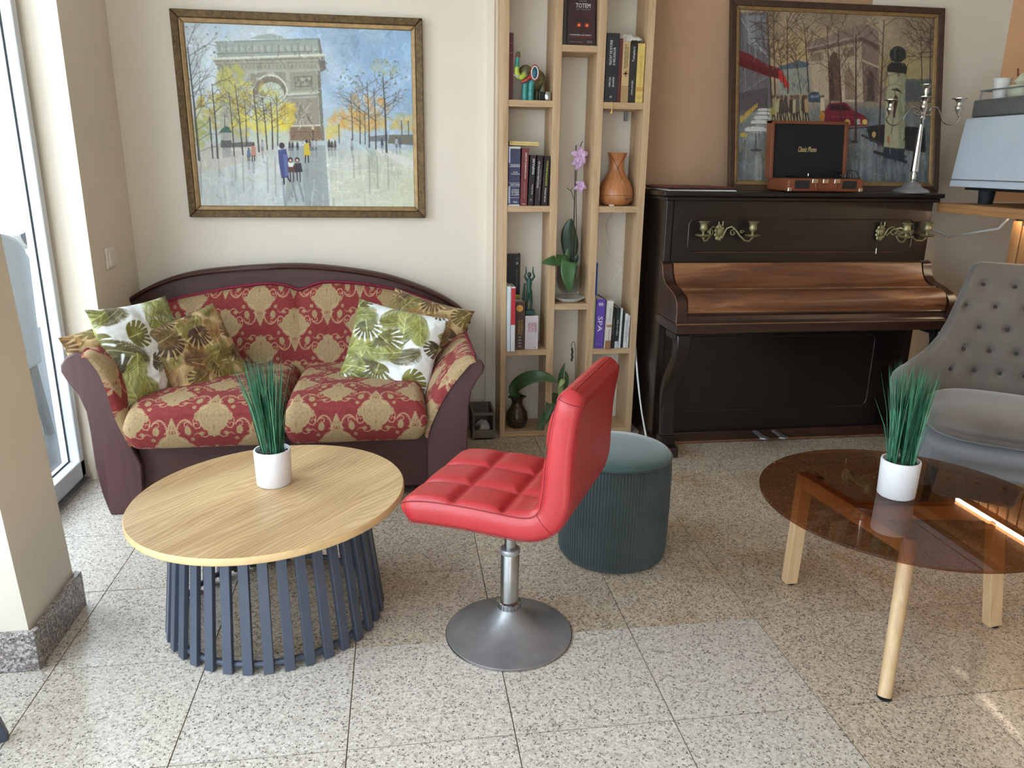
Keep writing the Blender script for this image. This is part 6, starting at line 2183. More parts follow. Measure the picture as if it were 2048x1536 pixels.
# upper left cell: red book, elephant, candle holder
Z1 = 1.596
book(0.502, 0.522, Z1, 0.278, 0.15, (96, 34, 38), 'dark red book standing behind the painted elephant', yf=SF + 0.03, bands=[(0.84, 0.855, (150, 90, 80)), (0.70, 0.71, (150, 90, 80))])
M['eleph'] = plain('painted_olive_glaze', (98, 92, 58), 0.35, var=0.6, scale=70)
M['eleph_teal'] = plain('painted_teal_glaze', (58, 140, 132), 0.3, var=0.35, scale=60)
M['eleph_red'] = plain('painted_red_band', (168, 60, 58), 0.35, var=0.3, scale=120)
M['eleph_lime'] = plain('painted_lime_glaze', (186, 200, 80), 0.35, var=0.2, scale=40)
M['eleph_blue'] = plain('painted_blue_glaze', (40, 92, 110), 0.25, var=0.6, scale=80)
ey = SF + 0.055
el = thing('elephant_figurine', (0.60, ey, Z1), 'painted elephant figurine with raised turquoise trunk in the upper left cell', 'figurine')
MB().ell((0.628, ey + 0.02, Z1 + 0.092), (0.052, 0.036, 0.046), 20, 14).build('body', M['eleph'], el, 60)
MB().ell((0.582, ey - 0.005, Z1 + 0.118), (0.034, 0.030, 0.034), 18, 12).build('head', M['eleph'], el, 60)
for q, (lx, ly) in enumerate(((0.578, ey - 0.012), (0.604, ey - 0.018), (0.640, ey + 0.035), (0.662, ey + 0.015))):
    MB().tube([(lx, ly, Z1 + 0.0005), (lx, ly, Z1 + 0.02), (lx + 0.002, ly, Z1 + 0.06), (lx + 0.004, ly + 0.004, Z1 + 0.09)], [0.0155, 0.013, 0.014, 0.016], 14).build('leg', M['eleph_teal'] if q < 2 else M['eleph'], el, 60)
MB().tube([(0.572, ey - 0.022, Z1 + 0.108), (0.556, ey - 0.030, Z1 + 0.095), (0.544, ey - 0.032, Z1 + 0.100), (0.538, ey - 0.032, Z1 + 0.118), (0.538, ey - 0.030, Z1 + 0.138)], [0.015, 0.013, 0.012, 0.0115, 0.0105], 12).build('trunk_base', M['eleph_lime'], el, 60)
MB().tube([(0.538, ey - 0.030, Z1 + 0.136), (0.540, ey - 0.029, Z1 + 0.16), (0.542, ey - 0.028, Z1 + 0.185)], [0.0105, 0.009, 0.008], 12).build('trunk', M['eleph_teal'], el, 60)
MB().ell((0.543, ey - 0.028, Z1 + 0.193), (0.010, 0.010, 0.010), 12, 8).build('trunk_tip', M['eleph'], el, 60)
MB().tube([(0.532, ey - 0.028, Z1 + 0.182), (0.542, ey - 0.038, Z1 + 0.182), (0.552, ey - 0.028, Z1 + 0.182), (0.542, ey - 0.018, Z1 + 0.182)], 0.003, 6, True).build('trunk_ring', M['eleph_red'], el, 60)
MB().tube([(0.560, ey - 0.030, Z1 + 0.078), (0.578, ey - 0.034, Z1 + 0.082), (0.596, ey - 0.034, Z1 + 0.096), (0.606, ey - 0.030, Z1 + 0.108)], 0.008, 10).build('collar', M['eleph_red'], el, 60)
Re = Matrix.Rotation(math.radians(-8), 3, 'Y')
for k in range(26):
    a = 2 * math.pi * k / 26
    MB().ell((0.618 + 0.019 * math.cos(a), ey - 0.037, Z1 + 0.116 + 0.032 * math.sin(a)), (0.0035, 0.003, 0.0035), 6, 4).build('ear_bead', M['eleph_red'], el, 60)
MB().tube([(0.618 + 0.0145 * math.cos(2 * math.pi * i / 28), ey - 0.040, Z1 + 0.116 + 0.027 * math.sin(2 * math.pi * i / 28)) for i in range(28)], 0.003, 6, True).build('ear_rim', M['cup'], el, 60)
MB().ell((0.618, ey - 0.034, Z1 + 0.116), (0.013, 0.006, 0.025), 16, 10).build('ear', M['eleph_blue'], el, 60)
MB().tube([(0.560, ey - 0.030, Z1 + 0.10), (0.535, ey - 0.05, Z1 + 0.098), (0.520, ey - 0.055, Z1 + 0.104)], [0.005, 0.004, 0.001], 8).build('tusk', M['cup'], el, 60)
t = thing('candle_jar', (0.680, SF + 0.04, Z1), 'small dark candle jar with silver front beside the elephant', 'candle')
MB().lathe([(0.015, 0.0), (0.017, 0.003), (0.017, 0.036), (0.015, 0.038)], (0.680, SF + 0.028, Z1 + 0.0005), 24).build('jar', M['steel'], t, 45)
MB().bx(0.641, 0.664, SF + 0.02, SF + 0.05, Z1 + 0.0005, Z1 + 0.038).build('box', M['vinyl'], t, bevel=0.002)

# middle left cell
Z2 = 1.135
blue_book = book(0.504, 0.558, Z2, 0.262, 0.15, (58, 58, 88), 'thick blue book with white banded spine in the middle left cell', bands=[(0.965, 0.999, (206, 206, 190)), (0.70, 0.705, (206, 206, 216)), (0.66, 0.665, (206, 206, 216)), (0.385, 0.39, (206, 206, 216)), (0.33, 0.335, (206, 206, 216)), (0.135, 0.14, (206, 206, 216)), (0.0, 0.02, (206, 210, 210))], texts=[('O NOUA', 0.27, 0.1, 0.008, 'ink_white', -0.034), ('ISTORIE', 0.23, 0.1, 0.008, 'ink_white', -0.034), ('A LUMII', 0.19, 0.1, 0.008, 'ink_white', -0.034), ('PETER', 0.57, 0.1, 0.005, 'ink_white', -0.02), ('FRANKOPAN', 0.54, 0.1, 0.006, 'ink_white', -0.04), ('DRUMURILE', 0.68, 0.08, 0.007, 'ink_white', -0.042), ('MATASII', 0.36, 0.08, 0.007, 'ink_white', -0.042), ('TREI', 0.06, 0.1, 0.007, 'ink_white', -0.02)])
MB().bx(0.5035, 0.513, SF + 0.0105, SF + 0.0125, Z2 + 0.01, Z2 + 0.085).bx(0.5035, 0.512, SF + 0.0105, SF + 0.0125, Z2 + 0.19, Z2 + 0.255).build('spine_band', bmat((176, 186, 210)), blue_book)
book(0.561, 0.592, Z2, 0.255, 0.15, (118, 46, 48), 'dark red book with pale title in the middle left cell', tilt=1.2, texts=[('NOILE FRAGMENTE ALE IUBIRII', 0.70, 0.1, 0.007, 'ink_white', 0.115), ('PAOLO GIORDANO', 0.28, 0.05, 0.006, 'ink_grey', 0.075), ('TREI', 0.03, 0, 0.004, 'ink_white', -0.014)])
book(0.597, 0.622, Z2, 0.226, 0.14, (36, 26, 28), 'black book titled Manipulare in the middle left cell', tilt=2.2, texts=[('MANIPULARE', 0.78, 0.12, 0.010, 'ink_white', 0.07), ('Kevin Dutton', 0.33, 0.1, 0.006, 'ink_white', 0.045), ('o', 0.12, 0, 0.012, 'ink_grey', -0.012)])
book(0.628, 0.654, Z2, 0.226, 0.14, (44, 28, 34), 'black book with grey subtitle, second from the upright in the middle left cell', tilt=2.6, texts=[('MANIPULAREA NOASTRA CEA', 0.62, -0.16, 0.007, 'ink_white', 0.12), ('Armand Farrachi   MAREA AMAGIRE', 0.42, 0.2, 0.005, 'ink_grey', 0.14)])
book(0.660, 0.686, Z2, 0.223, 0.14, (34, 24, 24), 'black book with yellow title next to the upright in the middle left cell', tilt=2.8, texts=[('BUNE PRACTICI DE OPINIE PUBLICA', 0.66, 0.08, 0.007, 'ink_yellow', 0.11), ('WALTER LIPPMANN', 0.22, 0.06, 0.007, 'ink_white', 0.065)])
t = thing('wooden_bar', (0.575, SF + 0.05, Z2 + 0.266), 'pale yellow wooden bar laid on top of the blue and red books', 'wooden bar')
Rr = Matrix.Translation(V(0.575, SF + 0.04, Z2 + 0.2665)) @ Matrix.Rotation(math.radians(1.6), 4, 'Y')
MB().bx(-0.068, 0.068, -0.028, 0.05, 0.0, 0.009, Rr).build('lower_board', bmat((206, 178, 116)), t, bevel=0.001)
MB().bx(-0.068, 0.068, -0.026, 0.05, 0.0095, 0.018, Rr).build('upper_board', bmat((212, 186, 124)), t, bevel=0.001)

# lower left cell
Z4 = 0.449
book(0.502, 0.517, Z4 + 0.0005, 0.315, 0.16, (214, 220, 222), 'tall thin white magazine at the left end of the lower left cell', yf=SF - 0.025, name='magazine')
t = book(0.519, 0.540, Z4 + 0.0005, 0.312, 0.16, (222, 222, 222), 'tall white magazine with red upper half in the lower left cell', yf=SF - 0.025, name='magazine', bands=[(0.42, 0.985, (186, 40, 50))])
book(0.508, 0.582, Z4 + 0.0005, 0.452, 0.06, (34, 30, 34), 'tall black box book at the back of the lower left cell', yf=SF + 0.115, bands=[(0.52, 0.56, (190, 176, 60))], texts=[('o', 0.90, 0.28, 0.012, 'ink_white', -0.012), ('o', 0.945, 0.28, 0.008, 'ink_grey', -0.008), ('O ISTORIE A CULTURII', 0.72, 0.28, 0.006, 'ink_grey', 0.10)])
brown_book = book(0.545, 0.592, Z4 + 0.0005, 0.238, 0.10, (74, 48, 38), 'thick brown book with a round golden emblem in the lower left cell', yf=SF + 0.008, bands=[(0.97, 0.99, (110, 74, 52)), (0.03, 0.05, (110, 74, 52))], texts=[('Istorii', 0.47, -0.12, 0.013, 'ink_gold', 0.065), ('magice', 0.47, 0.18, 0.013, 'ink_gold', 0.075), ('IIII', 0.17, 0.0, 0.014, 'ink_grey', 0.05)])
MB().lathe([(0.001, 0.0), (0.0165, 0.0), (0.0165, 0.0015), (0.001, 0.0015)], (0.566, SF + 0.0068, Z4 + 0.205), 24, Matrix.Rotation(math.pi / 2, 3, 'X'), caps=False).build('emblem', bmat((206, 148, 66)), brown_book, 40)
book(0.595, 0.660, Z4 + 0.0005, 0.166, 0.13, (206, 192, 196), 'pale pink book with red title under the green figurine', yf=SF + 0.012, texts=[('SCRISORI', 0.66, -0.2, 0.012, 'ink_red', 0.045), ('CATRE', 0.66, 0.05, 0.012, 'ink_red', 0.045), ('NIMENI', 0.66, 0.28, 0.010, 'ink_red', 0.045), ('o', 0.06, 0.25, 0.008, 'ink_black', -0.008)])
M['verdigris'] = plain('green_bronze', (44, 76, 66), 0.5, 0.2, var=0.3, scale=40)
zb = Z4 + 0.168
fg = thing('dancer_figurine', (0.622, SF + 0.05, zb), 'slender green bronze figurine with raised arms on the pale pink book', 'figurine')
fx, fy = 0.618, SF + 0.045
MB().bx(fx - 0.024, fx + 0.026, fy - 0.02, fy + 0.025, zb, zb + 0.022).build('plinth', M['verdigris'], fg, bevel=0.003)
sk_ = MB()
sk_.tube([(fx + 0.008, fy, zb + 0.02), (fx + 0.010, fy, zb + 0.06), (fx + 0.004, fy, zb + 0.105), (fx, fy, zb + 0.118)], [0.005, 0.007, 0.010, 0.012], 10)
sk_.tube([(fx - 0.014, fy + 0.006, zb + 0.02), (fx - 0.012, fy, zb + 0.06), (fx - 0.007, fy, zb + 0.105), (fx - 0.003, fy, zb + 0.118)], [0.005, 0.007, 0.010, 0.012], 10)
sk_.tube([(fx - 0.002, fy, zb + 0.108), (fx - 0.002, fy, zb + 0.13), (fx - 0.002, fy, zb + 0.155), (fx - 0.002, fy, zb + 0.172), (fx - 0.002, fy, zb + 0.182)], [0.014, 0.011, 0.014, 0.010, 0.005], 12)
for s_ in (-1, 1):
    sk_.tube([(fx - 0.002 + s_ * 0.012, fy, zb + 0.166), (fx - 0.002 + s_ * 0.024, fy - 0.004, zb + 0.185), (fx - 0.002 + s_ * 0.016, fy - 0.004, zb + 0.205), (fx - 0.002 + s_ * 0.017, fy, zb + 0.232)], [0.006, 0.005, 0.004, 0.002], 8)
sk_.ell((fx - 0.002, fy, zb + 0.193), (0.010, 0.011, 0.013), 12, 8)
sk_.tube([(fx - 0.024, fy + 0.01, zb + 0.02), (fx - 0.026, fy + 0.01, zb + 0.09), (fx - 0.022, fy + 0.008, zb + 0.15)], [0.004, 0.007, 0.005], 8)
sk_.build('figure', M['verdigris'], fg, 60)

# lower right cell
Z5 = 0.448
book(0.936, 0.975, Z5 + 0.0005, 0.405, 0.05, (32, 88, 186), 'tall blue book standing at the back of the lower right cell', yf=SF + 0.13)
book(0.9345, 0.940, Z5 + 0.0005, 0.25, 0.15, (150, 164, 120), 'thin green and white booklet beside the purple spa book', yf=SF + 0.006, name='booklet')
book(0.942, 0.985, Z5 + 0.0005, 0.246, 0.15, (92, 62, 150), 'purple book with SPA on its spine', yf=SF + 0.004, tilt=0.6, texts=[('SPA', 0.50, 0.0, 0.022, 'ink_white', 1.075), ('88', 0.90, 0.0, 0.016, 'ink_white', -0.022), ('NATIONAL', 0.09, 0, 0.007, 'ink_grey', -0.03)])
book(0.990, 1.018, Z5 + 0.0005, 0.240, 0.16, (214, 204, 192), 'white and brown book leaning on the purple spa book', yf=SF - 0.012, tilt=1.6, bands=[(0.0, 0.18, (150, 106, 76)), (0.46, 0.51, (176, 130, 84))], texts=[('TRATAMENT CORPORAL', 0.30, 0.05, 0.006, 'ink_black', 1.055), ('MASAJ', 0.72, 0.0, 0.008, 'ink_grey', 1.06)])
book(1.021, 1.040, Z5 + 0.0005, 0.198, 0.14, (40, 36, 34), 'narrow black book left of the dark green spine in the lower right cell', yf=SF + 0.004, tilt=1.2, texts=[('TOATE ZILELE', 0.55, 0.0, 0.006, 'ink_grey', 0.08)])
book(1.043, 1.062, Z5 + 0.0005, 0.200, 0.14, (38, 52, 40), 'dark green spined book with white foot in the lower right cell', yf=SF + 0.006, tilt=1.2, bands=[(0.0, 0.17, (196, 200, 206))], texts=[('Vila cu suflet', 0.52, 0.0, 0.007, 'ink_white', 1.08)])
book(1.064, 1.074, Z5 + 0.0005, 0.199, 0.14, (216, 214, 210), 'thin white book beside the dark green spine in the lower right cell', yf=SF + 0.004, tilt=1.2)
book(1.076, 1.087, Z5 + 0.0005, 0.182, 0.14, (40, 40, 40), 'thin black book between two white spines in the lower right cell', yf=SF + 0.008, tilt=1.2)
book(1.089, 1.104, Z5 + 0.0005, 0.172, 0.14, (220, 216, 210), 'white book with dark lettering near the right upright in the lower right cell', yf=SF + 0.008, tilt=1.2, texts=[('Printesa Urbana', 0.5, 0.0, 0.006, 'ink_black', 0.10)])
book(1.106, 1.115, Z5 + 0.0005, 0.164, 0.14, (212, 202, 208), 'last small white book against the right upright in the lower right cell', yf=SF + 0.008, tilt=1.2, texts=[('Mama', 0.5, 0.0, 0.005, 'ink_red', 0.05)])

# framed poster in the top middle cell, dark books behind
Z6 = 1.830
ps = thing('poster_frame', (0.825, SF + 0.03, Z6), 'dark framed poster reading TOTEM with two glowing eyes in the top middle cell', 'poster')
ptl = 0.06
MB().prism([(SF + 0.018, Z6 + 0.0005), (SF + 0.030, Z6 + 0.0005), (SF + 0.030 + ptl * 0.5, Z6 + 0.255), (SF + 0.018 + ptl * 0.5, Z6 + 0.255)], 0.760, 0.888, 'yz').build('frame', bmat((44, 34, 44), 0.35), ps, bevel=0.002)
M['poster'] = plain('dark_maroon_print', (58, 34, 34), 0.4, var=0.35, scale=14)
MB().prism([(SF + 0.0172 + ptl * 0.5 * 0.02, Z6 + 0.006), (SF + 0.0195 + ptl * 0.5 * 0.02, Z6 + 0.006), (SF + 0.0195 + ptl * 0.5 * 0.98, Z6 + 0.249), (SF + 0.0172 + ptl * 0.5 * 0.98, Z6 + 0.249)], 0.766, 0.882, 'yz').build('print', M['poster'], ps)
pp = lambda x, z: V(x, SF + 0.0166 + ptl * 0.5 * z / 0.255, Z6 + z)
updir = (0, ptl * 0.5, 0.255)
lettering('TOTEM', pp(0.831, 0.166), (1, 0, 0), updir, 0.018, M['ink_white'], ps, fit=0.066)
lettering('OF TRUTH', pp(0.831, 0.150), (1, 0, 0), updir, 0.006, M['ink_grey'], ps, fit=0.062)
lettering('ESCAPE', pp(0.831, 0.184), (1, 0, 0), updir, 0.006, M['ink_grey'], ps, fit=0.034)
lettering('A FUI PRIZONIERUL, DAR CE PERICOL', pp(0.820, 0.044), (1, 0, 0), updir, 0.006, M['ink_white'], ps, fit=0.100)
lettering('UN JOC DE MISTER CARE TE VA PROVOCA', pp(0.826, 0.035), (1, 0, 0), updir, 0.005, M['ink_red'], ps, fit=0.108)
lettering('REZERVARI SI INFORMATII', pp(0.800, 0.015), (1, 0, 0), updir, 0.004, M['ink_grey'], ps, fit=0.06)
lettering('oo', pp(0.862, 0.017), (1, 0, 0), updir, 0.010, M['ink_grey'], ps, fit=0.024)
M['eye'] = plain('glowing_orange_print', (255, 150, 90), 0.4, var=0.1)
M['eye_halo'] = plain('dark_red_print', (150, 36, 26), 0.4, var=0.2, scale=40)
for ex in (0.813, 0.849):
    c = pp(ex, 0.085)
    R_ = Matrix.Rotation(math.pi / 2, 3, 'X')
    MB().lathe([(0.001, 0), (0.011, 0), (0.011, 0.0003), (0.001, 0.0003)], c, 20, R_, caps=False).build('eye_halo', M['eye_halo'], ps)
    MB().lathe([(0.001, 0), (0.005, 0), (0.005, 0.0006), (0.001, 0.0006)], c + V(0, -0.0002, 0), 16, R_, caps=False).build('eye', M['eye'], ps)
MB().tube([pp(0.795 + 0.0095 * i, 0.122 + 0.006 * math.sin(i * 1.9)) + V(0, -0.0004, 0) for i in range(8)], 0.0006, 4).build('print_line', M['eye_halo'], ps)
book(0.738, 0.757, Z6 + 0.0005, 0.225, 0.13, (52, 46, 40), 'dark patterned book left of the framed poster', yf=SF + 0.02)

# aroma diffuser
M['diffuser'] = wood('diffuser_wood_grain', [(168, 104, 62), (190, 124, 78), (204, 142, 94)], 'z', 1.6, 0.35, bmp=0.0, dist=4, var=0.15)
dx, dy, dz = 1.036, 3.715, 1.1355
df = thing('aroma_diffuser', (dx, dy, dz), 'vase shaped wood grain aroma diffuser in the right column', 'diffuser')
MB().lathe([(0.001, 0.0), (0.055, 0.0), (0.066, 0.006), (0.079, 0.022), (0.0835, 0.040), (0.084, 0.0485)], (dx, dy, dz), 48, caps=False).build('base', M['diffuser'], df, 60)
MB().lathe([(0.0835, 0.0495), (0.0835, 0.058), (0.080, 0.078), (0.070, 0.102), (0.055, 0.126), (0.041, 0.150), (0.034, 0.172), (0.033, 0.190), (0.036, 0.212), (0.043, 0.232), (0.048, 0.243), (0.045, 0.243), (0.034, 0.215), (0.030, 0.19)], (dx, dy, dz), 48, caps=False).build('upper_shell', M['diffuser'], df, 60)
M['diff_line'] = plain('dark_seam', (96, 56, 34), 0.5)
MB().tube([(dx + 0.0838 * math.cos(2 * math.pi * i / 60), dy + 0.0838 * math.sin(2 * math.pi * i / 60), dz + 0.049) for i in range(60)], 0.001, 5, True).build('seam', M['diff_line'], df)
rr2 = lambda z: np.interp(z, [0.058, 0.078, 0.102, 0.126, 0.150, 0.172, 0.19, 0.212, 0.232], [0.0835, 0.080, 0.070, 0.055, 0.041, 0.034, 0.033, 0.036, 0.043]) + 0.0008
def on_shell(a, z):
    return (dx + rr2(z) * math.cos(math.radians(a)), dy + rr2(z) * math.sin(math.radians(a)), dz + z)
MB().tube([on_shell(-150, 0.232), on_shell(-128, 0.205), on_shell(-108, 0.185), on_shell(-95, 0.172), on_shell(-84, 0.15), on_shell(-76, 0.12)], 0.0014, 5).tube([on_shell(-40, 0.232), on_shell(-66, 0.205), on_shell(-84, 0.188), on_shell(-95, 0.172)], 0.0014, 5).build('leaf_seam', M['diff_line'], df)
MB().bx(dx + 0.028, dx + 0.064, dy - 0.078, dy - 0.066, dz + 0.027, dz + 0.036).build('badge', M['diff_line'], df)
MB().bx(dx - 0.045, dx - 0.022, dy - 0.066, dy - 0.05, dz + 0.0, dz + 0.006).build('foot_tab', M['switch'], df)
cbl = MB().tube([tuple(p) for p in smooth_curve([(1.055, 3.80, 1.10), (1.02, 3.80, 1.03), (1.045, 3.79, 0.95), (1.03, 3.78, 0.90), (1.075, 3.76, 0.845), (1.095, 3.75, 0.825), (1.06, 3.75, 0.77), (1.05, 3.76, 0.73), (1.075, 3.78, 0.66), (1.09, 3.79, 0.60)], 60)], 0.0022, 6).build('diffuser_cable', M['white_paint'], None, 60)
tag(cbl, 'thin white cable hanging below the aroma diffuser in the right column', 'cable')
cbl = MB().tube([tuple(p) for p in smooth_curve([(1.162, 3.66, 0.45), (1.165, 3.60, 0.30), (1.168, 3.52, 0.16), (1.175, 3.45, 0.05), (1.178, 3.42, 0.006), (1.172, 3.3, 0.006)], 40)], 0.0045, 6).build('floor_cable', M['white_paint'], None, 60)
tag(cbl, 'beige cable hanging down beside the left end of the piano', 'cable')

# orchid in a footed glass on a saucer
ox, oy, oz = 0.822, 3.700, 0.6735
M['clear'] = pane_mat('clear_glass', (0.95, 0.97, 0.96, 1))
t = thing('saucer', (ox, oy, oz), 'white saucer under the orchid glass in the middle column', 'saucer')
MB().lathe([(0.001, 0.002), (0.045, 0.0), (0.050, 0.004), (0.076, 0.019), (0.078, 0.021), (0.075, 0.022), (0.048, 0.008), (0.001, 0.007)], (ox, oy, oz + 0.0005), 48, caps=False).build('dish', M['cup'], t, 50)
t = thing('orchid_glass', (ox, oy, oz + 0.009), 'clear glass vessel holding the orchid on the saucer', 'glass')
MB().lathe([(0.001, 0.0), (0.034, 0.0), (0.036, 0.004), (0.012, 0.012), (0.012, 0.020), (0.040, 0.035), (0.060, 0.062), (0.066, 0.10), (0.064, 0.15), (0.066, 0.175), (0.063, 0.175), (0.061, 0.15), (0.063, 0.10), (0.057, 0.065), (0.038, 0.040), (0.001, 0.032)], (ox, oy, oz + 0.0095), 40, caps=False).build('bowl', M['clear'], t, 60)
M['orch_leaf'] = plain('orchid_leaf', (66, 102, 60), 0.35, var=0.25, scale=12)
M['orch_leaf_dk'] = plain('dark_orchid_leaf', (44, 66, 50), 0.3, var=0.25, scale=12)
M['orch_pet'] = plain('lilac_petal', (206, 170, 206), 0.5, var=0.2, scale=60)
M['stem'] = plain('plant_stem', (84, 74, 46), 0.5, var=0.2)
M['stake'] = plain('dark_stake', (48, 34, 30), 0.5)
M['root'] = plain('dry_roots', (146, 126, 108), 0.8, var=0.3)


def leaf(name, mat, parent, pts, w, up=(0, 0, 1), fold=0.25, n=22, th=0.0012):
    """leaf along a curve with a folded midrib; closed thin body"""
    C3 = smooth_curve(pts, n)
    T_ = np.gradient(C3, axis=0)
    T_ /= np.linalg.norm(T_, axis=1)[:, None]
    U_ = np.array(up, float)
    S_ = np.cross(T_, U_)
    S_ /= np.linalg.norm(S_, axis=1)[:, None] + 1e-9
    N_ = np.cross(S_, T_)
    tt_ = np.linspace(0, 1, n)
    wd_ = w * np.sin(np.pi * np.clip(tt_ * 0.96 + 0.03, 0, 1)) ** 0.6 * (1 - 0.25 * tt_)
    q = np.linspace(-1, 1, 9)
    P_ = C3[:, None] + S_[:, None] * (q[None, :, None] * wd_[:, None, None] / 2) + N_[:, None] * (np.abs(q)[None, :, None] ** 1.3 * fold * wd_[:, None, None] / 2)
    P_2 = P_ - N_[:, None] * th
    loop = np.concatenate([P_, P_2[:, ::-1]], 1)
    return grid_obj(name, loop, mat, parent, wrap_v=True)


oc = thing('orchid', (ox, oy, oz + 0.05), 'lilac orchid with broad leaves on a dark stake in the middle column', 'plant')
bz_ = oz + 0.185
leaf('leaf', M['orch_leaf_dk'], oc, [(ox + 0.005, oy, bz_), (ox - 0.002, oy - 0.005, bz_ + 0.08), (ox - 0.012, oy - 0.01, bz_ + 0.15), (ox - 0.006, oy - 0.012, bz_ + 0.215)], 0.095, up=(0, 1, 0.1))
leaf('leaf', M['orch_leaf'], oc, [(ox - 0.005, oy - 0.01, bz_), (ox - 0.05, oy - 0.05, bz_ + 0.02), (ox - 0.10, oy - 0.095, bz_ + 0.024), (ox - 0.16, oy - 0.115, bz_ + 0.020)], 0.066, up=(0, -0.95, 0.35), fold=0.1)
leaf('leaf', M['orch_leaf'], oc, [(ox - 0.012, oy - 0.015, bz_ + 0.01), (ox - 0.022, oy - 0.065, bz_ + 0.015), (ox - 0.025, oy - 0.085, bz_ - 0.05), (ox - 0.015, oy - 0.082, bz_ - 0.125)], 0.088, up=(0, -1, 0.35), fold=0.12)
leaf('leaf', M['orch_leaf'], oc, [(ox - 0.014, oy - 0.01, bz_), (ox - 0.022, oy - 0.02, bz_ + 0.03), (ox - 0.016, oy - 0.02, bz_ + 0.075)], 0.034, up=(0, 1, 0.1))
leaf('leaf', M['orch_leaf_dk'], oc, [(ox + 0.012, oy, bz_ - 0.01), (ox + 0.026, oy - 0.01, bz_ + 0.02), (ox + 0.032, oy - 0.012, bz_ + 0.045)], 0.03, up=(0, 1, 0.1))
rt = MB()
g = random.Random(4)
for k in range(16):
    a = g.uniform(0, 6.28)
    r_ = g.uniform(0.02, 0.045)
    rt.tube([(ox + 0.01, oy, bz_ - 0.005), (ox + 0.01 + r_ * math.cos(a) * 0.8, oy + r_ * math.sin(a) * 0.8, bz_ - 0.012 - g.uniform(0, 0.02)), (ox + r_ * math.cos(a), oy + r_ * math.sin(a), bz_ - g.uniform(0.03, 0.09))], 0.0035, 6)
rt.build('roots', M['root'], oc, 60)
sx, sy = ox + 0.014, oy - 0.005
MB().tube([(sx - 0.002, sy, oz + 0.10), (sx - 0.004, sy, oz + 0.42), (sx - 0.006, sy, oz + 0.735)], 0.0028, 6).build('stake', M['stake'], oc, 60)
MB().tube([tuple(p) for p in smooth_curve([(sx + 0.004, sy, bz_), (sx + 0.010, sy, oz + 0.32), (sx + 0.002, sy - 0.004, oz + 0.50), (sx, sy - 0.004, oz + 0.60), (sx + 0.006, sy - 0.006, oz + 0.69), (sx + 0.016, sy - 0.008, oz + 0.74), (sx + 0.024, sy - 0.008, oz + 0.752)], 40)], 0.0022, 6).build('flower_stem', M['stem'], oc, 60)
MB().tube([(sx - 0.004, sy - 0.004, oz + 0.475), (sx - 0.018, sy - 0.006, oz + 0.515), (sx - 0.024, sy - 0.006, oz + 0.528), (sx - 0.045, sy - 0.006, oz + 0.542)], 0.0018, 6).tube([(sx - 0.024, sy - 0.006, oz + 0.528), (sx - 0.018, sy - 0.008, oz + 0.546)], 0.0014, 5).build('side_shoot', M['stem'], oc, 60)
for k, (cx, cz, sc_) in enumerate(((sx + 0.010, oz + 0.690, 1.15), (sx + 0.002, oz + 0.655, 0.8), (sx + 0.018, oz + 0.552, 0.85))):
    fo = MB().ell((cx, sy - 0.018, cz), (0.006 * sc_, 0.008, 0.006 * sc_), 10, 6).build('blossom', M['orch_pet'], oc, 60)
    for q in range(5):
        a = math.radians(90 + 72 * q + k * 20)
        d_ = np.array((math.cos(a), 0, math.sin(a))) * 0.034 * sc_
        c0 = np.array((cx, sy - 0.016, cz))
        leaf('petal', M['orch_pet'], fo, [tuple(c0 + d_ * 0.1), tuple(c0 + d_ * 0.6 + np.array((0, -0.006, 0))), tuple(c0 + d_ * 1.1 + np.array((0, 0.006, -0.004)))], 0.026 * sc_, up=(0, -1, 0.05), fold=0.15, n=10)
for zz in (0.335, 0.655):
    MB().bx(sx - 0.010, sx + 0.010, sy - 0.004, sy + 0.004, oz + zz, oz + zz + 0.003).build('clip', M['stake'], oc)

# bottom cells: bronze vase with a big leaf, potted greenery, drooping stalk
M['vase'] = plain('speckled_bronze_vase', (70, 60, 50), 0.28, 0.45, var=0.6, scale=90)
vx, vy = 0.572, 3.70
t = thing('bronze_vase', (vx, vy, 0.03), 'dark mottled bronze vase on the bottom shelf at left', 'vase')
MB().lathe([(0.001, 0.0), (0.040, 0.0), (0.046, 0.008), (0.056, 0.045), (0.052, 0.075), (0.034, 0.105), (0.026, 0.125), (0.030, 0.145), (0.040, 0.160), (0.037, 0.161), (0.022, 0.13), (0.001, 0.12)], (vx, vy, 0.0305), 32, caps=False).build('body', M['vase'], t, 50)
for k in range(6):
    a = 2 * math.pi * k / 6
    MB().ell((vx + 0.036 * math.cos(a), vy + 0.036 * math.sin(a), 0.188), (0.011, 0.011, 0.006), 10, 6).build('fluted_lip', M['vase'], t, 60)
M['leaf_green'] = plain('glossy_green_leaf', (70, 96, 60), 0.35, var=0.25, scale=9)
lv = thing('vase_leaf', (vx, vy, 0.15), 'large green leaf arching right out of the bronze vase', 'leaf')
leaf('blade', M['leaf_green'], lv, [(vx, vy - 0.002, 0.165), (vx - 0.015, vy - 0.03, 0.24), (vx + 0.03, vy - 0.085, 0.30), (vx + 0.10, vy - 0.125, 0.325), (vx + 0.175, vy - 0.13, 0.30)], 0.085, up=(-0.2, -0.75, 0.6), fold=0.25)
MB().tube([(vx, vy, 0.10), (vx, vy - 0.001, 0.168)], 0.004, 6).build('stalk', M['stem'], lv, 60)
pt_ = thing('floor_plant', (0.80, 3.70, 0.03), 'leafy plant with pale and green leaves on the bottom shelf behind the red chair', 'plant')
M['terracotta'] = plain('dark_plant_pot', (58, 52, 46), 0.5)
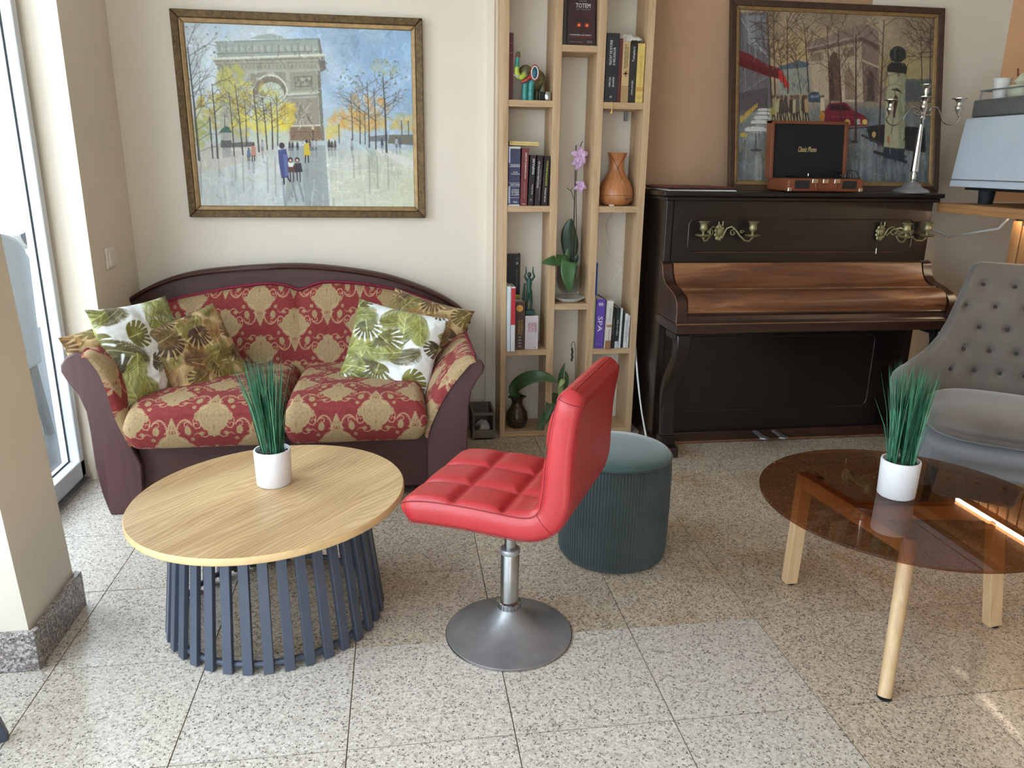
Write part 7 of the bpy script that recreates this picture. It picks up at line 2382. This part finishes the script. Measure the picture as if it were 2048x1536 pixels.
MB().lathe([(0.001, 0.0), (0.045, 0.0), (0.060, 0.10), (0.064, 0.105), (0.058, 0.105), (0.052, 0.09), (0.001, 0.088)], (0.80, 3.70, 0.0305), 32, caps=False).build('pot', M['terracotta'], pt_, 50)
M['leaf_pale'] = plain('pale_leaf', (176, 190, 128), 0.45, var=0.2)
for pts, w_, m_ in ((((0.80, 3.70, 0.12), (0.79, 3.68, 0.22), (0.785, 3.66, 0.30), (0.80, 3.65, 0.37)), 0.035, 'leaf_green'), (((0.80, 3.70, 0.12), (0.81, 3.68, 0.22), (0.815, 3.66, 0.29), (0.805, 3.65, 0.33)), 0.03, 'leaf_green'), (((0.80, 3.69, 0.12), (0.785, 3.66, 0.24), (0.79, 3.63, 0.285), (0.765, 3.60, 0.26)), 0.035, 'leaf_pale'), (((0.80, 3.69, 0.12), (0.76, 3.66, 0.18), (0.73, 3.62, 0.17), (0.70, 3.58, 0.10)), 0.07, 'leaf_green'), (((0.80, 3.69, 0.12), (0.83, 3.66, 0.2), (0.86, 3.62, 0.17), (0.87, 3.60, 0.12)), 0.06, 'leaf_green'), (((0.79, 3.68, 0.10), (0.74, 3.64, 0.13), (0.69, 3.60, 0.09), (0.66, 3.57, 0.05)), 0.06, 'leaf_green')):
    leaf('leaf', M[m_], pt_, pts, w_, up=(0.0, -0.8, 0.5))
sk2 = thing('dried_stalk', (0.86, 3.68, 0.13), 'thin dried stalk with a drooping withered flower in the middle column', 'stalk')
MB().tube([tuple(p) for p in smooth_curve([(0.862, 3.68, 0.135), (0.862, 3.675, 0.30), (0.856, 3.67, 0.44), (0.846, 3.665, 0.475), (0.834, 3.66, 0.465), (0.836, 3.658, 0.440)], 30)], 0.0016, 6).build('stem', M['stem'], sk2, 60)
for k in range(5):
    MB().ell((0.837 + 0.003 * (k % 2), 3.657, 0.438 - 0.013 * k), (0.0055, 0.005, 0.010), 8, 6).build('withered_bud', M['stake'], sk2, 60)

# cardboard crate behind the right sofa arm
M['crate'] = plain('grey_crate', (112, 100, 90), 0.8, var=0.15)
M['crate_dark'] = plain('crate_inside', (52, 44, 40), 0.9)
cr = thing('crate', (0.375, 3.70, 0), 'grey open box with papers on the floor between sofa and bookshelf', 'box')
MB().bx(0.335, 0.345, 3.60, 3.79, 0, 0.14).bx(0.437, 0.447, 3.60, 3.79, 0, 0.14).bx(0.345, 0.437, 3.78, 3.79, 0, 0.14).bx(0.345, 0.437, 3.60, 3.79, 0, 0.01).bx(0.345, 0.437, 3.60, 3.61, 0, 0.05).bx(0.345, 0.437, 3.60, 3.61, 0.125, 0.14).build('frame', M['crate'], cr, bevel=0.002)
for k in range(3):
    R_ = Matrix.Translation(V(0.385 + 0.012 * k, 3.66 + 0.02 * k, 0.012)) @ Matrix.Rotation(math.radians(20 - 25 * k), 4, 'Y') @ Matrix.Rotation(math.radians(12 * k), 4, 'Z')
    MB().bx(-0.02, 0.025, -0.03, 0.03, 0.012, 0.050, R_).build('paper', M['sleeve_white'], cr)

# metal stool of which one foot stands in the picture at the lower left
ns = thing('metal_stool', (-1.14, 1.60, 0), 'dark blue grey metal stool by the pier, mostly outside the left edge', 'stool')
MB().lathe([(0.001, 0.43), (0.15, 0.43), (0.155, 0.435), (0.155, 0.45), (0.15, 0.455), (0.001, 0.455)], (-1.14, 1.60, 0), 40, caps=False).build('seat', M['navy_steel'], ns, 45)
for a in (25, 115, 205, 295):
    c_, s_ = math.cos(math.radians(a)), math.sin(math.radians(a))
    MB().beam((-1.14 + 0.195 * c_, 1.60 + 0.195 * s_, 0.0), (-1.14 + 0.11 * c_, 1.60 + 0.11 * s_, 0.43), 0.03, 0.03, up=(c_, s_, 0)).build('leg', M['navy_steel'], ns, bevel=0.002)
